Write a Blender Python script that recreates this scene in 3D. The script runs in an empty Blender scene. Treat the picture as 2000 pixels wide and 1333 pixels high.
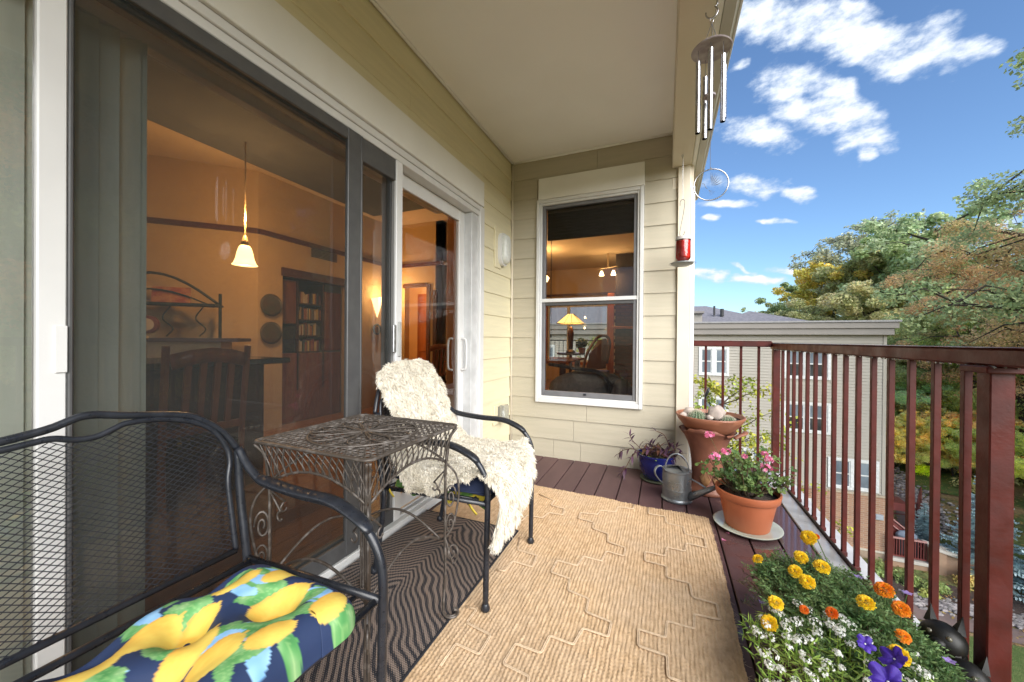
import bpy, math, random
import numpy as np
from mathutils import Vector, Matrix, noise as mnoise
R = math.radians
rnd = random.Random(7)
C = bpy.context.scene.collection
S = bpy.context.scene
PI = math.pi

# ------------------------------------------------------------------ camera
cam_d = bpy.data.cameras.new('camera'); cam = bpy.data.objects.new('camera', cam_d); C.objects.link(cam)
F_PX = 718.0; EYE = 1.075
yaw = math.atan(299 / F_PX); pit = R(-0.22); rol = R(0.47)
fw = Vector((-math.sin(yaw)*math.cos(pit), math.cos(yaw)*math.cos(pit), math.sin(pit)))
r0 = Vector((math.cos(yaw), math.sin(yaw), 0)); u0 = r0.cross(fw)
rt = r0*math.cos(rol) + u0*math.sin(rol); up = u0*math.cos(rol) - r0*math.sin(rol)
cam.matrix_world = Matrix(((rt.x, up.x, -fw.x, 0), (rt.y, up.y, -fw.y, 0), (rt.z, up.z, -fw.z, EYE), (0, 0, 0, 1)))
cam_d.sensor_width = 36; cam_d.lens = F_PX/2000*36; cam_d.clip_start = 0.02; cam_d.clip_end = 2000
S.camera = cam
# ------------------------------------------------------------------ sky, sun, exposure
SUN_AZ, SUN_EL = R(134), R(31)          # azimuth clockwise from +Y
w = bpy.data.worlds.new("World"); S.world = w; w.use_nodes = True
nt = w.node_tree; nt.nodes.clear()
def wn(t, **k):
    n = nt.nodes.new(t)
    for a, b in k.items(): setattr(n, a, b)
    return n
def wl(a, b): nt.links.new(a, b)
def wm(op, a, b=None, c=None, clamp=False):
    n = wn('ShaderNodeMath', operation=op, use_clamp=clamp)
    for i, x in enumerate((a, b, c)):
        if x is None: continue
        if isinstance(x, (int, float)): n.inputs[i].default_value = x
        else: wl(x, n.inputs[i])
    return n.outputs[0]
sky = wn('ShaderNodeTexSky', sky_type='NISHITA', sun_disc=False, sun_elevation=SUN_EL, sun_rotation=SUN_AZ)
sky.altitude = 200; sky.air_density = 1.0; sky.dust_density = 0.6; sky.ozone_density = 2.5
tc = wn('ShaderNodeTexCoord'); sep = wn('ShaderNodeSeparateXYZ'); wl(tc.outputs['Generated'], sep.inputs[0])
sx, sy, sz = sep.outputs
wz = wn('ShaderNodeTexNoise'); wz.inputs['Scale'].default_value = 11; wz.inputs['Detail'].default_value = 3; wl(tc.outputs['Generated'], wz.inputs['Vector']); wsp = wn('ShaderNodeSeparateXYZ'); wl(wz.outputs['Color'], wsp.inputs[0])
az = wm('ADD', wm('ARCTAN2', sx, sy), wm('MULTIPLY_ADD', wsp.outputs[0], R(6), -R(3))); el = wm('ADD', wm('ARCSINE', sz), wm('MULTIPLY_ADD', wsp.outputs[1], R(3), -R(1.5)))
# (azimuth, elevation, half width, half height, tilt) in degrees
CLOUDS = [(11.88, 35.69, 4.73, 1.85, -15.21), (16.47, 33.69, 3.9, 1.6, -21.21), (20.54, 31.05, 3.97, 1.6, -32.82), (24.5, 28.1, 3.45, 1.76, -31.73), (26.97, 26.71, 1.96, 0.9, -25.21), (14.31, 29.2, 3.66, 1.41, -10.91), (18.18, 26.97, 4.21, 1.01, -42.79), (17.04, 25.14, 4.68, 1.31, -27.44), (10.36, 24.98, 4.31, 1.4, -23.31), (20.62, 23.25, 3.07, 1.28, -47.0), (21.19, 20.33, 0.87, 0.53, -67.2), (10.14, 19.66, 3.79, 0.99, -14.67), (15.28, 17.39, 1.55, 0.61, -20.75), (7.85, 17.64, 2.77, 0.44, -6.45), (5.13, 16.13, 1.0, 0.32, -7.64), (5.45, 9.06, 2.2, 0.68, -4.39), (11.52, 8.18, 2.86, 0.45, -5.1), (14.51, 9.03, 1.92, 0.37, -13.41), (15.29, 5.73, 1.27, 0.56, -3.9), (9.67, 9.71, 1.43, 0.31, -27.24), (13.53, 15.09, 1.06, 0.24, -15.51), (8.27, 32.49, 0.84, 0.29, -15.0), (30.94, 10.61, 1.13, 0.73, -13.15), (19.87, 33.61, 1.83, 0.73, -23.0)]
nz1 = wn('ShaderNodeTexNoise'); nz1.inputs['Scale'].default_value = 21; nz1.inputs['Detail'].default_value = 9; nz1.inputs['Roughness'].default_value = .62
mp = wn('ShaderNodeMapping'); mp.inputs['Scale'].default_value = (1, 1, 1.9); wl(tc.outputs['Generated'], mp.inputs[0]); wl(mp.outputs[0], nz1.inputs['Vector'])
nz2 = wn('ShaderNodeTexNoise'); nz2.inputs['Scale'].default_value = 2.6; nz2.inputs['Detail'].default_value = 2; wl(mp.outputs[0], nz2.inputs['Vector'])
fld = None
for (a, e, ha, hb, t) in CLOUDS:
    ha, hb = ha*1.18, hb*1.35
    ca, sa = math.cos(R(t)), math.sin(R(t))
    da = wm('SUBTRACT', az, R(a)); de = wm('SUBTRACT', el, R(e))
    p = wm('MULTIPLY_ADD', da, ca/R(ha), wm('MULTIPLY', de, sa/R(ha)))
    q = wm('MULTIPLY_ADD', da, -sa/R(hb), wm('MULTIPLY', de, ca/R(hb)))
    d = wm('SUBTRACT', 1.0, wm('ADD', wm('MULTIPLY', p, p), wm('MULTIPLY', q, q)))
    fld = d if fld is None else wm('SMOOTH_MAX', fld, d, .3)
# unseen clouds behind the camera, thickened to give brighter fill light
rest = wm('MULTIPLY_ADD', nz2.outputs[0], 7.0, -3.6)
behind = wm('SUBTRACT', .0, wm('MULTIPLY_ADD', sy, 3.0, -.9), clamp=False)
rest = wm('MINIMUM', rest, behind)
fld = wm('MAXIMUM', wm('MAXIMUM', fld, -3.0), rest)
dens = wm('MULTIPLY_ADD', wm('SUBTRACT', nz1.outputs[0], .5), 3.6, wm('MINIMUM', fld, .75))
mr = wn('ShaderNodeMapRange', interpolation_type='SMOOTHSTEP'); wl(dens, mr.inputs[0])
mr.inputs[1].default_value = -.40; mr.inputs[2].default_value = .95
cmix = wn('ShaderNodeMixRGB'); wl(mr.outputs[0], cmix.inputs[0])
cb = wn('ShaderNodeMixRGB'); cb.inputs[1].default_value = (3.6, 4.2, 5.1, 1); cb.inputs[2].default_value = (5.9, 6.0, 6.1, 1)
mr2 = wn('ShaderNodeMapRange'); wl(dens, mr2.inputs[0]); mr2.inputs[1].default_value = .2; mr2.inputs[2].default_value = 1.5; wl(mr2.outputs[0], cb.inputs[0])
tint = wn('ShaderNodeMixRGB', blend_type='MULTIPLY'); tint.inputs[0].default_value = 1; wl(sky.outputs[0], tint.inputs[1]); tint.inputs[2].default_value = (.80, .93, 1.05, 1)
wl(tint.outputs[0], cmix.inputs[1]); wl(cb.outputs[0], cmix.inputs[2])
bg = wn('ShaderNodeBackground'); bg.inputs[1].default_value = 0.086; wl(cmix.outputs[0], bg.inputs[0])
out = wn('ShaderNodeOutputWorld'); wl(bg.outputs[0], out.inputs[0])
sun_d = bpy.data.lights.new('sun', 'SUN'); sun_d.energy = 3.8; sun_d.angle = R(60); sun_d.color = (1, .965, .91)
sun = bpy.data.objects.new('sun', sun_d); C.objects.link(sun)
sd = Vector((math.sin(SUN_AZ)*math.cos(SUN_EL), math.cos(SUN_AZ)*math.cos(SUN_EL), math.sin(SUN_EL)))
sun.rotation_euler = sd.to_track_quat('Z', 'Y').to_euler(); sun.location = (10, -10, 30)
S.view_settings.view_transform = 'Standard'; S.view_settings.look = 'None'; S.view_settings.gamma = 1
S.view_settings.exposure = 1.30
S.view_settings.use_curve_mapping = False
S.cycles.max_bounces = 7; S.cycles.diffuse_bounces = 5; S.cycles.glossy_bounces = 3; S.cycles.transparent_max_bounces = 24
S.cycles.transmission_bounces = 4; S.cycles.sample_clamp_indirect = 4; S.cycles.caustics_reflective = False; S.cycles.caustics_refractive = False
S.cycles.use_denoising = True

# ------------------------------------------------------------------ mesh helpers
class MB:
    def __init__(s): s.v = []; s.f = []; s.m = []; s.cur = 0
    def add(s, vs, fs):
        o = len(s.v); s.v += [tuple(p) for p in vs]; s.f += [tuple(i+o for i in f) for f in fs]; s.m += [s.cur]*len(fs)
        return s
    def box(s, x0, x1, y0, y1, z0, z1):
        return s.add([(x0,y0,z0),(x1,y0,z0),(x1,y1,z0),(x0,y1,z0),(x0,y0,z1),(x1,y0,z1),(x1,y1,z1),(x0,y1,z1)],
              [(0,3,2,1),(4,5,6,7),(0,1,5,4),(1,2,6,5),(2,3,7,6),(3,0,4,7)])
    def hexa(s, a, b):   # two quads a (bottom), b (top) of 4 points each
        return s.add(list(a)+list(b), [(0,3,2,1),(4,5,6,7),(0,1,5,4),(1,2,6,5),(2,3,7,6),(3,0,4,7)])
    def bbox(s, x0, x1, y0, y1, z0, z1, b=.003):   # box with chamfered edges
        xs = (x0, x1); ys = (y0, y1); zs = (z0, z1); vs = []; idx = {}
        for i in (0,1):
            for j in (0,1):
                for k in (0,1):
                    X, Y, Z = xs[i], ys[j], zs[k]; dx, dy, dz = (b, -b)[i], (b, -b)[j], (b, -b)[k]
                    for a, p in enumerate(((X, Y+dy, Z+dz), (X+dx, Y, Z+dz), (X+dx, Y+dy, Z))):
                        idx[(i,j,k,a)] = len(vs); vs.append(p)
        g = lambda *t: idx[t]; fs = []
        for i in (0,1):
            q = [g(i,0,0,0), g(i,1,0,0), g(i,1,1,0), g(i,0,1,0)]; fs.append(q if i else q[::-1])
            q = [g(0,i,0,1), g(0,i,1,1), g(1,i,1,1), g(1,i,0,1)]; fs.append(q if i else q[::-1])
            q = [g(0,0,i,2), g(1,0,i,2), g(1,1,i,2), g(0,1,i,2)]; fs.append(q if i else q[::-1])
        for j in (0,1):
            for k in (0,1):
                fs.append([g(0,j,k,1), g(1,j,k,1), g(1,j,k,2), g(0,j,k,2)]); fs.append([g(j,0,k,0), g(j,1,k,0), g(j,1,k,2), g(j,0,k,2)]); fs.append([g(j,k,0,0), g(j,k,1,0), g(j,k,1,1), g(j,k,0,1)])
                for i in (0,1): fs.append([g(i,j,k,0), g(i,j,k,1), g(i,j,k,2)])
        return s.add(vs, [f for f in {tuple(f): 0 for f in fs}])
    def tube(s, pts, r, n=8, closed=False, ry=None, upv=None, cap=True):
        P = [Vector(p) for p in pts]; m = len(P)
        if m < 2: return s
        rr = r if callable(r) else (lambda t: r)
        T = []
        for i in range(m):
            if closed: t = P[(i+1) % m] - P[i-1]
            else: t = P[min(i+1, m-1)] - P[max(i-1, 0)]
            T.append(t.normalized() if t.length > 1e-9 else Vector((0,0,1)))
        if upv is not None: N = Vector(upv)
        else: N = Vector((0,0,1)) if abs(T[0].z) < .9 else Vector((1,0,0))
        vs = []
        for i in range(m):
            if upv is not None: N = Vector(upv)
            N = N - T[i]*N.dot(T[i])
            if N.length < 1e-6: N = T[i].orthogonal()
            N.normalize(); B = T[i].cross(N)
            a = rr(i/(m-1)); b = a if ry is None else (ry(i/(m-1)) if callable(ry) else ry)
            for k in range(n):
                c, q = math.cos(2*PI*k/n), math.sin(2*PI*k/n)
                vs.append(P[i] + B*(a*c) + N*(b*q))
        fs = []
        for i in range(m if closed else m-1):
            j = (i+1) % m
            for k in range(n): fs.append((i*n+k, i*n+(k+1) % n, j*n+(k+1) % n, j*n+k))
        if cap and not closed: fs.append(tuple(range(n))[::-1]); fs.append(tuple((m-1)*n+k for k in range(n)))
        return s.add(vs, fs)
    def lathe(s, prof, n=24, c=(0,0,0), jit=None, axis=None):
        vs = []; m = len(prof)
        for i, (r_, z) in enumerate(prof):
            for k in range(n):
                a = 2*PI*k/n; q = r_*(1 + (jit(a, z) if jit else 0))
                vs.append((q*math.cos(a), q*math.sin(a), z))
        if axis is not None:
            M = Vector((0,0,1)).rotation_difference(Vector(axis)).to_matrix(); vs = [tuple(M @ Vector(p)) for p in vs]
        vs = [(p[0]+c[0], p[1]+c[1], p[2]+c[2]) for p in vs]
        fs = [(i*n+k, i*n+(k+1) % n, (i+1)*n+(k+1) % n, (i+1)*n+k) for i in range(m-1) for k in range(n)]
        if prof[0][0] > 1e-6: fs.append(tuple(range(n))[::-1])
        if prof[-1][0] > 1e-6: fs.append(tuple((m-1)*n+k for k in range(n)))
        return s.add(vs, fs)
    def ball(s, c, r, n=10, sq=(1,1,1), jit=None):
        m = max(5, n//2+1); vs = []
        for i in range(m):
            t = PI*i/(m-1)
            for k in range(n):
                a = 2*PI*k/n; d = Vector((math.sin(t)*math.cos(a), math.sin(t)*math.sin(a), math.cos(t)))
                q = r*(1 + (jit(d) if jit else 0))
                vs.append((c[0]+d.x*q*sq[0], c[1]+d.y*q*sq[1], c[2]+d.z*q*sq[2]))
        return s.add(vs, [(i*n+k, i*n+(k+1) % n, (i+1)*n+(k+1) % n, (i+1)*n+k)[::-1] for i in range(m-1) for k in range(n)])
    def prism(s, pts, z0, z1):   # xy outline extruded
        n = len(pts)
        return s.add([(p[0],p[1],z0) for p in pts]+[(p[0],p[1],z1) for p in pts],
              [tuple(range(n))[::-1], tuple(range(n,2*n))]+[(i,(i+1)%n,(i+1)%n+n,i+n) for i in range(n)])
    def quad(s, a, b, c, d): return s.add([a,b,c,d], [(0,1,2,3)])
    def xf(s, M): s.v = [tuple(M @ Vector(p)) for p in s.v]; return s
    def mesh(s, name, mats, smooth=False):
        me = bpy.data.meshes.new(name); me.from_pydata(s.v, [], s.f)
        for m_ in (mats if isinstance(mats, (list, tuple)) else [mats]): me.materials.append(m_)
        if any(s.m): me.polygons.foreach_set('material_index', s.m)
        if smooth:
            me.polygons.foreach_set('use_smooth', [True]*len(me.polygons))
            if smooth is not True: me.set_sharp_from_angle(angle=R(smooth))
        me.update(); return me
def npmesh(name, verts, k, mat, smooth=False):
    """big mesh of separate k-gons from a (n*k,3) array"""
    verts = np.asarray(verts, dtype=np.float32).reshape(-1, 3); n = len(verts)//k
    me = bpy.data.meshes.new(name); me.vertices.add(n*k); me.vertices.foreach_set('co', verts.ravel())
    me.loops.add(n*k); me.loops.foreach_set('vertex_index', np.arange(n*k, dtype=np.int32))
    me.polygons.add(n); me.polygons.foreach_set('loop_start', np.arange(0, n*k, k, dtype=np.int32))
    me.polygons.foreach_set('loop_total', np.full(n, k, dtype=np.int32))
    me.materials.append(mat); me.update(calc_edges=True)
    return me
def thing(name, label, cat, loc=(0,0,0), rz=0, group=None):
    o = bpy.data.objects.new(name, None); C.objects.link(o); o.empty_display_size = .1
    o.location = loc; o.rotation_euler = (0,0,rz); o['label'] = label; o['category'] = cat
    if group: o['group'] = group
    return o
def put(name, me, parent=None, world=True, label=None, kind=None):
    o = bpy.data.objects.new(name, me); C.objects.link(o)
    if parent is not None:
        o.parent = parent
        if world and parent.parent is None and parent.type == 'EMPTY': o.location = -Vector(parent.location)
    if label: o['label'] = label
    if kind: o['kind'] = kind
    return o
def part(name, mb, mats, parent=None, smooth=False, **k): return put(name, mb.mesh(name, mats, smooth), parent, **k)
def tag(o, label, cat, group=None):
    o['label'] = label; o['category'] = cat
    if group: o['group'] = group
    return o
def clone(o, loc=None, rz=None, label=None, scale=None, color=None):
    def cp(x, p):
        c = x.copy(); C.objects.link(c)
        if p is not None: c.parent = p
        if color is not None: c.color = color
        for ch in x.children: cp(ch, c)
        return c
    r = cp(o, None)
    if loc is not None: r.location = loc
    if rz is not None: r.rotation_euler = (0,0,rz)
    if scale is not None: r.scale = scale if hasattr(scale, '__len__') else (scale,)*3
    if label: r['label'] = label
    return r

# ------------------------------------------------------------------ materials
def mat(name, col, rough=.6, col2=None, nscale=8, ndet=4, bump=0, bscale=40, metal=0, coat=0, spec=.5, stretch=(1,1,1), var=None, trans=0, rvar=0, obj=False, bdist=.01, emit=None, lo=.35, hi=.65, sss=0):
    m = bpy.data.materials.new(name); m.use_nodes = True; t = m.node_tree; b = t.nodes['Principled BSDF']
    b.inputs['Roughness'].default_value = rough; b.inputs['Metallic'].default_value = metal
    b.inputs['Specular IOR Level'].default_value = spec; b.inputs['Coat Weight'].default_value = coat
    if trans: b.inputs['Transmission Weight'].default_value = trans
    if sss: b.inputs['Subsurface Weight'].default_value = sss
    c1 = tuple(col)+(1,); c2 = tuple(col2 if col2 else [x*.8 for x in col])+(1,)
    tcn = t.nodes.new('ShaderNodeTexCoord'); mpn = t.nodes.new('ShaderNodeMapping'); mpn.inputs['Scale'].default_value = stretch
    t.links.new(tcn.outputs['Object'], mpn.inputs[0])
    n = t.nodes.new('ShaderNodeTexNoise'); n.inputs['Scale'].default_value = nscale; n.inputs['Detail'].default_value = ndet
    t.links.new(mpn.outputs[0], n.inputs['Vector'])
    r = t.nodes.new('ShaderNodeMapRange'); t.links.new(n.outputs[0], r.inputs[0]); r.inputs[1].default_value = lo; r.inputs[2].default_value = hi
    mx = t.nodes.new('ShaderNodeMixRGB'); t.links.new(r.outputs[0], mx.inputs[0]); mx.inputs[1].default_value = c1; mx.inputs[2].default_value = c2
    last = mx.outputs[0]
    if obj:
        oi = t.nodes.new('ShaderNodeObjectInfo'); mm = t.nodes.new('ShaderNodeMixRGB'); mm.blend_type = 'MULTIPLY'; mm.inputs[0].default_value = 1
        t.links.new(last, mm.inputs[1]); t.links.new(oi.outputs['Color'], mm.inputs[2]); last = mm.outputs[0]
    if var:   # brightness/hue variation per separate piece
        g = t.nodes.new('ShaderNodeNewGeometry'); h = t.nodes.new('ShaderNodeHueSaturation')
        a = t.nodes.new('ShaderNodeMapRange'); t.links.new(g.outputs['Random Per Island'], a.inputs[0]); a.inputs[3].default_value = 1-var; a.inputs[4].default_value = 1+var
        t.links.new(a.outputs[0], h.inputs['Value']); t.links.new(last, h.inputs['Color'])
        a2 = t.nodes.new('ShaderNodeMath'); a2.operation = 'MULTIPLY_ADD'; a2.inputs[1].default_value = 7.31; a2.inputs[2].default_value = 0
        t.links.new(g.outputs['Random Per Island'], a2.inputs[0]); a3 = t.nodes.new('ShaderNodeMath'); a3.operation = 'FRACT'; t.links.new(a2.outputs[0], a3.inputs[0])
        a4 = t.nodes.new('ShaderNodeMapRange'); t.links.new(a3.outputs[0], a4.inputs[0]); a4.inputs[3].default_value = .5-var*.06; a4.inputs[4].default_value = .5+var*.06
        t.links.new(a4.outputs[0], h.inputs['Hue']); last = h.outputs[0]
    t.links.new(last, b.inputs['Base Color'])
    if rvar:
        n3 = t.nodes.new('ShaderNodeTexNoise'); n3.inputs['Scale'].default_value = nscale*1.7; n3.inputs['Detail'].default_value = 5; t.links.new(mpn.outputs[0], n3.inputs['Vector'])
        r3 = t.nodes.new('ShaderNodeMapRange'); t.links.new(n3.outputs[0], r3.inputs[0]); r3.inputs[1].default_value = .35; r3.inputs[2].default_value = .65
        r3.inputs[3].default_value = max(.03, rough-rvar); r3.inputs[4].default_value = min(1, rough+rvar); t.links.new(r3.outputs[0], b.inputs['Roughness'])
    if bump:
        n2 = t.nodes.new('ShaderNodeTexNoise'); n2.inputs['Scale'].default_value = bscale; n2.inputs['Detail'].default_value = 5; t.links.new(mpn.outputs[0], n2.inputs['Vector'])
        bn = t.nodes.new('ShaderNodeBump'); bn.inputs['Strength'].default_value = bump; bn.inputs['Distance'].default_value = bdist
        t.links.new(n2.outputs[0], bn.inputs['Height']); t.links.new(bn.outputs[0], b.inputs['Normal'])
    if emit:
        b.inputs['Emission Color'].default_value = tuple(emit[0])+(1,); b.inputs['Emission Strength'].default_value = emit[1]
    return m
def leafmat(name, col, col2, var=.35, obj=False, tr=.3, rough=.55, nscale=1.3, spec=.35):
    m = mat(name, col, rough, col2, nscale=nscale, var=var, obj=obj, spec=spec)
    t = m.node_tree; b = t.nodes['Principled BSDF']; o = t.nodes['Material Output']
    tb = t.nodes.new('ShaderNodeBsdfTranslucent'); src = b.inputs['Base Color'].links[0].from_socket; t.links.new(src, tb.inputs[0])
    ms = t.nodes.new('ShaderNodeMixShader'); ms.inputs[0].default_value = tr; t.links.new(b.outputs[0], ms.inputs[1]); t.links.new(tb.outputs[0], ms.inputs[2]); t.links.new(ms.outputs[0], o.inputs[0])
    return m
def glassmat(name, tint=(1,1,1), refl=1.0, ior=1.5, base=0, haze=0, hazecol=(.5,.5,.5), rough=0.0):
    m = bpy.data.materials.new(name); m.use_nodes = True; t = m.node_tree; t.nodes.remove(t.nodes['Principled BSDF']); o = t.nodes['Material Output']
    fr = t.nodes.new('ShaderNodeFresnel'); fr.inputs[0].default_value = ior; ml = t.nodes.new('ShaderNodeMath'); ml.operation = 'MULTIPLY_ADD'; ml.inputs[1].default_value = refl; ml.inputs[2].default_value = base; ml.use_clamp = True
    t.links.new(fr.outputs[0], ml.inputs[0]); tr = t.nodes.new('ShaderNodeBsdfTransparent'); tr.inputs[0].default_value = tuple(tint)+(1,)
    gl = t.nodes.new('ShaderNodeBsdfGlossy'); gl.inputs['Roughness'].default_value = rough
    mx = t.nodes.new('ShaderNodeMixShader'); t.links.new(ml.outputs[0], mx.inputs[0]); t.links.new(gl.outputs[0], mx.inputs[2])
    if haze:
        df = t.nodes.new('ShaderNodeBsdfDiffuse'); df.inputs[0].default_value = tuple(hazecol)+(1,); m2 = t.nodes.new('ShaderNodeMixShader'); m2.inputs[0].default_value = haze
        t.links.new(tr.outputs[0], m2.inputs[1]); t.links.new(df.outputs[0], m2.inputs[2]); t.links.new(m2.outputs[0], mx.inputs[1])
    else: t.links.new(tr.outputs[0], mx.inputs[1])
    t.links.new(mx.outputs[0], o.inputs[0]); return m
def arc(c, r, a0, a1, n, ax=(1,0,0), ay=(0,1,0), r2=None):
    ax, ay, c = Vector(ax), Vector(ay), Vector(c); r2 = r if r2 is None else r2
    return [c + ax*(r*math.cos(a0+(a1-a0)*i/n)) + ay*(r2*math.sin(a0+(a1-a0)*i/n)) for i in range(n+1)]
def spline(ctrl, n=8):     # Catmull-Rom through points
    P = [Vector(p) for p in ctrl]; P = [P[0]*2-P[1]] + P + [P[-1]*2-P[-2]]; o = []
    for i in range(1, len(P)-2):
        for j in range(n):
            t = j/n; a, b, c, d = P[i-1], P[i], P[i+1], P[i+2]
            o.append(.5*((2*b) + (c-a)*t + (2*a-5*b+4*c-d)*t*t + (3*b-a-3*c+d)*t**3))
    o.append(P[-2]); return o
def leaf(mb, p, d, L, W, bend=.3, nrm=None, fold=0, seg=3):
    """a pointed leaf blade starting at p going along d"""
    d = Vector(d).normalized(); n_ = Vector(nrm) if nrm is not None else Vector((rnd.uniform(-1,1), rnd.uniform(-1,1), rnd.uniform(.2,1.5)))
    s_ = d.cross(n_); s_ = s_.normalized() if s_.length > 1e-5 else d.orthogonal().normalized(); n_ = s_.cross(d)
    p = Vector(p); vs = []; prof = {2: (.25, 1), 3: (.35, 1, .65), 4: (.4, .95, 1, .6)}[seg]
    for i in range(seg+1):
        t = i/seg; c = p + d*(L*t) - n_*(bend*L*t*t)
        wv = (prof[i] if i < seg else .02)*W/2
        vs += [c - s_*wv + n_*(fold*wv), c + s_*wv + n_*(fold*wv)]
    mb.add(vs, [(2*i, 2*i+1, 2*i+3, 2*i+2) for i in range(seg)])

# ------------------------------------------------------------------ balcony shell
WX, WY = -1.3635, 3.246
M_siding = mat('siding_paint', (.70,.64,.44), .62, (.65,.595,.41), nscale=3, bump=.35, bscale=26, stretch=(1,1,14), bdist=.004, rvar=.08)  # lighter copy of the siding paint, offsets the weak light on the side wall
M_siding_dimmed = mat('siding_paint_dimmed', (.455,.412,.318), .62, (.425,.388,.298), nscale=3, bump=.35, bscale=26, stretch=(1,1,14), bdist=.004, rvar=.08)  # same siding paint darkened, offsets the stronger light on the end wall
M_trim = mat('white_trim', (.77,.765,.73), .5, (.71,.70,.66), nscale=2.5, bump=.1, bscale=60, bdist=.002)
M_white = mat('white_vinyl', (.66,.66,.65), .32, (.62,.62,.61), nscale=6)
M_cream = mat('cream_paint', (.62,.56,.45), .6, (.55,.485,.375), nscale=2.3, ndet=7, lo=.45, hi=.8, bump=.2, bscale=30, bdist=.003)
M_ceil = mat('ceiling_paint', (.88,.88,.87), .8, (.83,.825,.81), nscale=1.6, ndet=6, lo=.45, hi=.8, bump=.15, bscale=120, bdist=.002)
M_grey = mat('bronze_grey_aluminium', (.085,.085,.085), .4, (.07,.07,.072), nscale=20, spec=.5)
M_metal = mat('galvanised', (.42,.43,.44), .35, (.3,.31,.32), nscale=25, metal=.85, rvar=.1)
M_red = mat('dark_red_rail_paint', (.074,.0095,.0065), .48, (.045,.007,.005), nscale=9, ndet=8, rvar=.12, bump=.25, bscale=90, bdist=.002, spec=.3)
M_black = mat('black_iron', (.012,.014,.019), .34, (.02,.023,.03), nscale=40, rvar=.08)

def deckmat():
    m = mat('wet_deck_stain', (.105,.055,.055), .5, (.075,.038,.040), nscale=7, ndet=7, stretch=(1,.25,1), bump=.3, bscale=70, bdist=.002, rvar=.0)
    t = m.node_tree; b = t.nodes['Principled BSDF']; tcn = t.nodes.new('ShaderNodeTexCoord'); sp = t.nodes.new('ShaderNodeSeparateXYZ'); t.links.new(tcn.outputs['Object'], sp.inputs[0])
    n = t.nodes.new('ShaderNodeTexNoise'); n.inputs['Scale'].default_value = 9; n.inputs['Detail'].default_value = 6; t.links.new(tcn.outputs['Object'], n.inputs['Vector'])
    a = t.nodes.new('ShaderNodeMapRange'); t.links.new(sp.outputs[0], a.inputs[0]); a.inputs[1].default_value = -.1; a.inputs[2].default_value = .62; a.inputs[3].default_value = -.62; a.inputs[4].default_value = .28
    s = t.nodes.new('ShaderNodeMath'); s.operation = 'ADD'; t.links.new(a.outputs[0], s.inputs[0]); t.links.new(n.outputs[0], s.inputs[1])
    r = t.nodes.new('ShaderNodeMapRange'); t.links.new(s.outputs[0], r.inputs[0]); r.inputs[1].default_value = .38; r.inputs[2].default_value = .62; r.inputs[3].default_value = .52; r.inputs[4].default_value = .12
    t.links.new(r.outputs[0], b.inputs['Roughness'])
    c = t.nodes.new('ShaderNodeMapRange'); t.links.new(s.outputs[0], c.inputs[0]); c.inputs[1].default_value = .50; c.inputs[2].default_value = .66; t.links.new(c.outputs[0], b.inputs['Coat Weight']); b.inputs['Coat Roughness'].default_value = .09; b.inputs['Coat IOR'].default_value = 1.6; return m
M_deck = deckmat()
Y0 = -2.2                                              # the balcony goes on behind the camera
deck = tag(part('deck', MB().box(WX-.02, .80, Y0, 3.75, -.24, -.034), mat('deck_joists', (.06,.04,.035), .8)), 'x', 'x')
del deck['label'], deck['category']; deck['kind'] = 'structure'
edges = [-1.355]+[-1.17+.1457*k-.0 for k in range(14)]
k = 0; x0 = WX+.004; xs = [-1.315, -1.17, -1.024, -.880, -.738, -.592, -.446, -.300, -.155, -.009, .137, .284, .430, .577, .722]
for x1 in xs:
    part('deck_board', MB().bbox(x0, x1-.0035, Y0, WY+.01 if x1 < .15 else 3.75, -.032, 0, .003), M_deck, deck)
    x0 = x1+.0035
M_flash = mat('wet_flashing', (.46,.46,.46), .2, (.27,.28,.27), nscale=4, ndet=8, rvar=.14, bump=.25, bscale=30, bdist=.003)
part('edge_flashing', MB().bbox(.727, .822, Y0, 3.75, -.03, .004, .004), M_flash, deck)
part('fascia_board', MB().bbox(.832, .930, Y0, 3.76, -.30, -.012, .004), mat('weathered_fascia', (.50,.50,.50), .5, (.38,.38,.39), nscale=9, ndet=6), deck)

# siding boards (lap siding, every board its own piece)
def lap(n, wall, axis, a0, a1, z0, z1, m, full=.187):
    """one lapped board: axis 'x' runs along x on the end wall, 'y' along y on the side wall"""
    if a1-a0 > .85 and rnd.random() < .75:
        c = a0+(a1-a0)*rnd.uniform(.2, .8); lap(n, wall, axis, a0, c-.0012, z0, z1, m, full); lap(n, wall, axis, c+.0012, a1, z0, z1, m, full); return
    b = .0135; t = .0135 - .009*(z1-z0)/full; mb = MB()
    if axis == 'x':
        f = lambda x, d, z: (x, WY+.012-d, z)
    else:
        f = lambda y, d, z: (WX-.012+d, y, z)
    q = [f(a0,b,z0), f(a1,b,z0), f(a1,-.005,z0), f(a0,-.005,z0)]; r_ = [f(a0,t,z1), f(a1,t,z1), f(a1,-.005,z1), f(a0,-.005,z1)]
    if axis == 'y': q, r_ = q[::-1], r_[::-1]
    mb.hexa(q, r_); part('siding_board', mb, m, wall)
end_wall = thing('end_wall', 'cream lap-sided end wall of the balcony with the tall window in it', 'wall', (-.6, WY, 0))
side_wall = thing('side_wall', 'cream lap-sided wall over and beyond the sliding door', 'wall', (WX, 2.9, 0))
WIN = (-1.108, -.170, .500, 2.556)
mb = MB(); wy0, wy1 = WY+.012, WY+.15
mb.box(-1.50, WIN[0]+.02, wy0+.006, wy1, -.2, 2.77); mb.box(WIN[1]-.02, .20, wy0+.006, wy1, -.2, 2.77)
mb.box(WIN[0]+.02, WIN[1]-.02, wy0+.006, wy1, -.2, .52); mb.box(WIN[0]+.02, WIN[1]-.02, wy0+.006, wy1, 2.34, 2.77)
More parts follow.
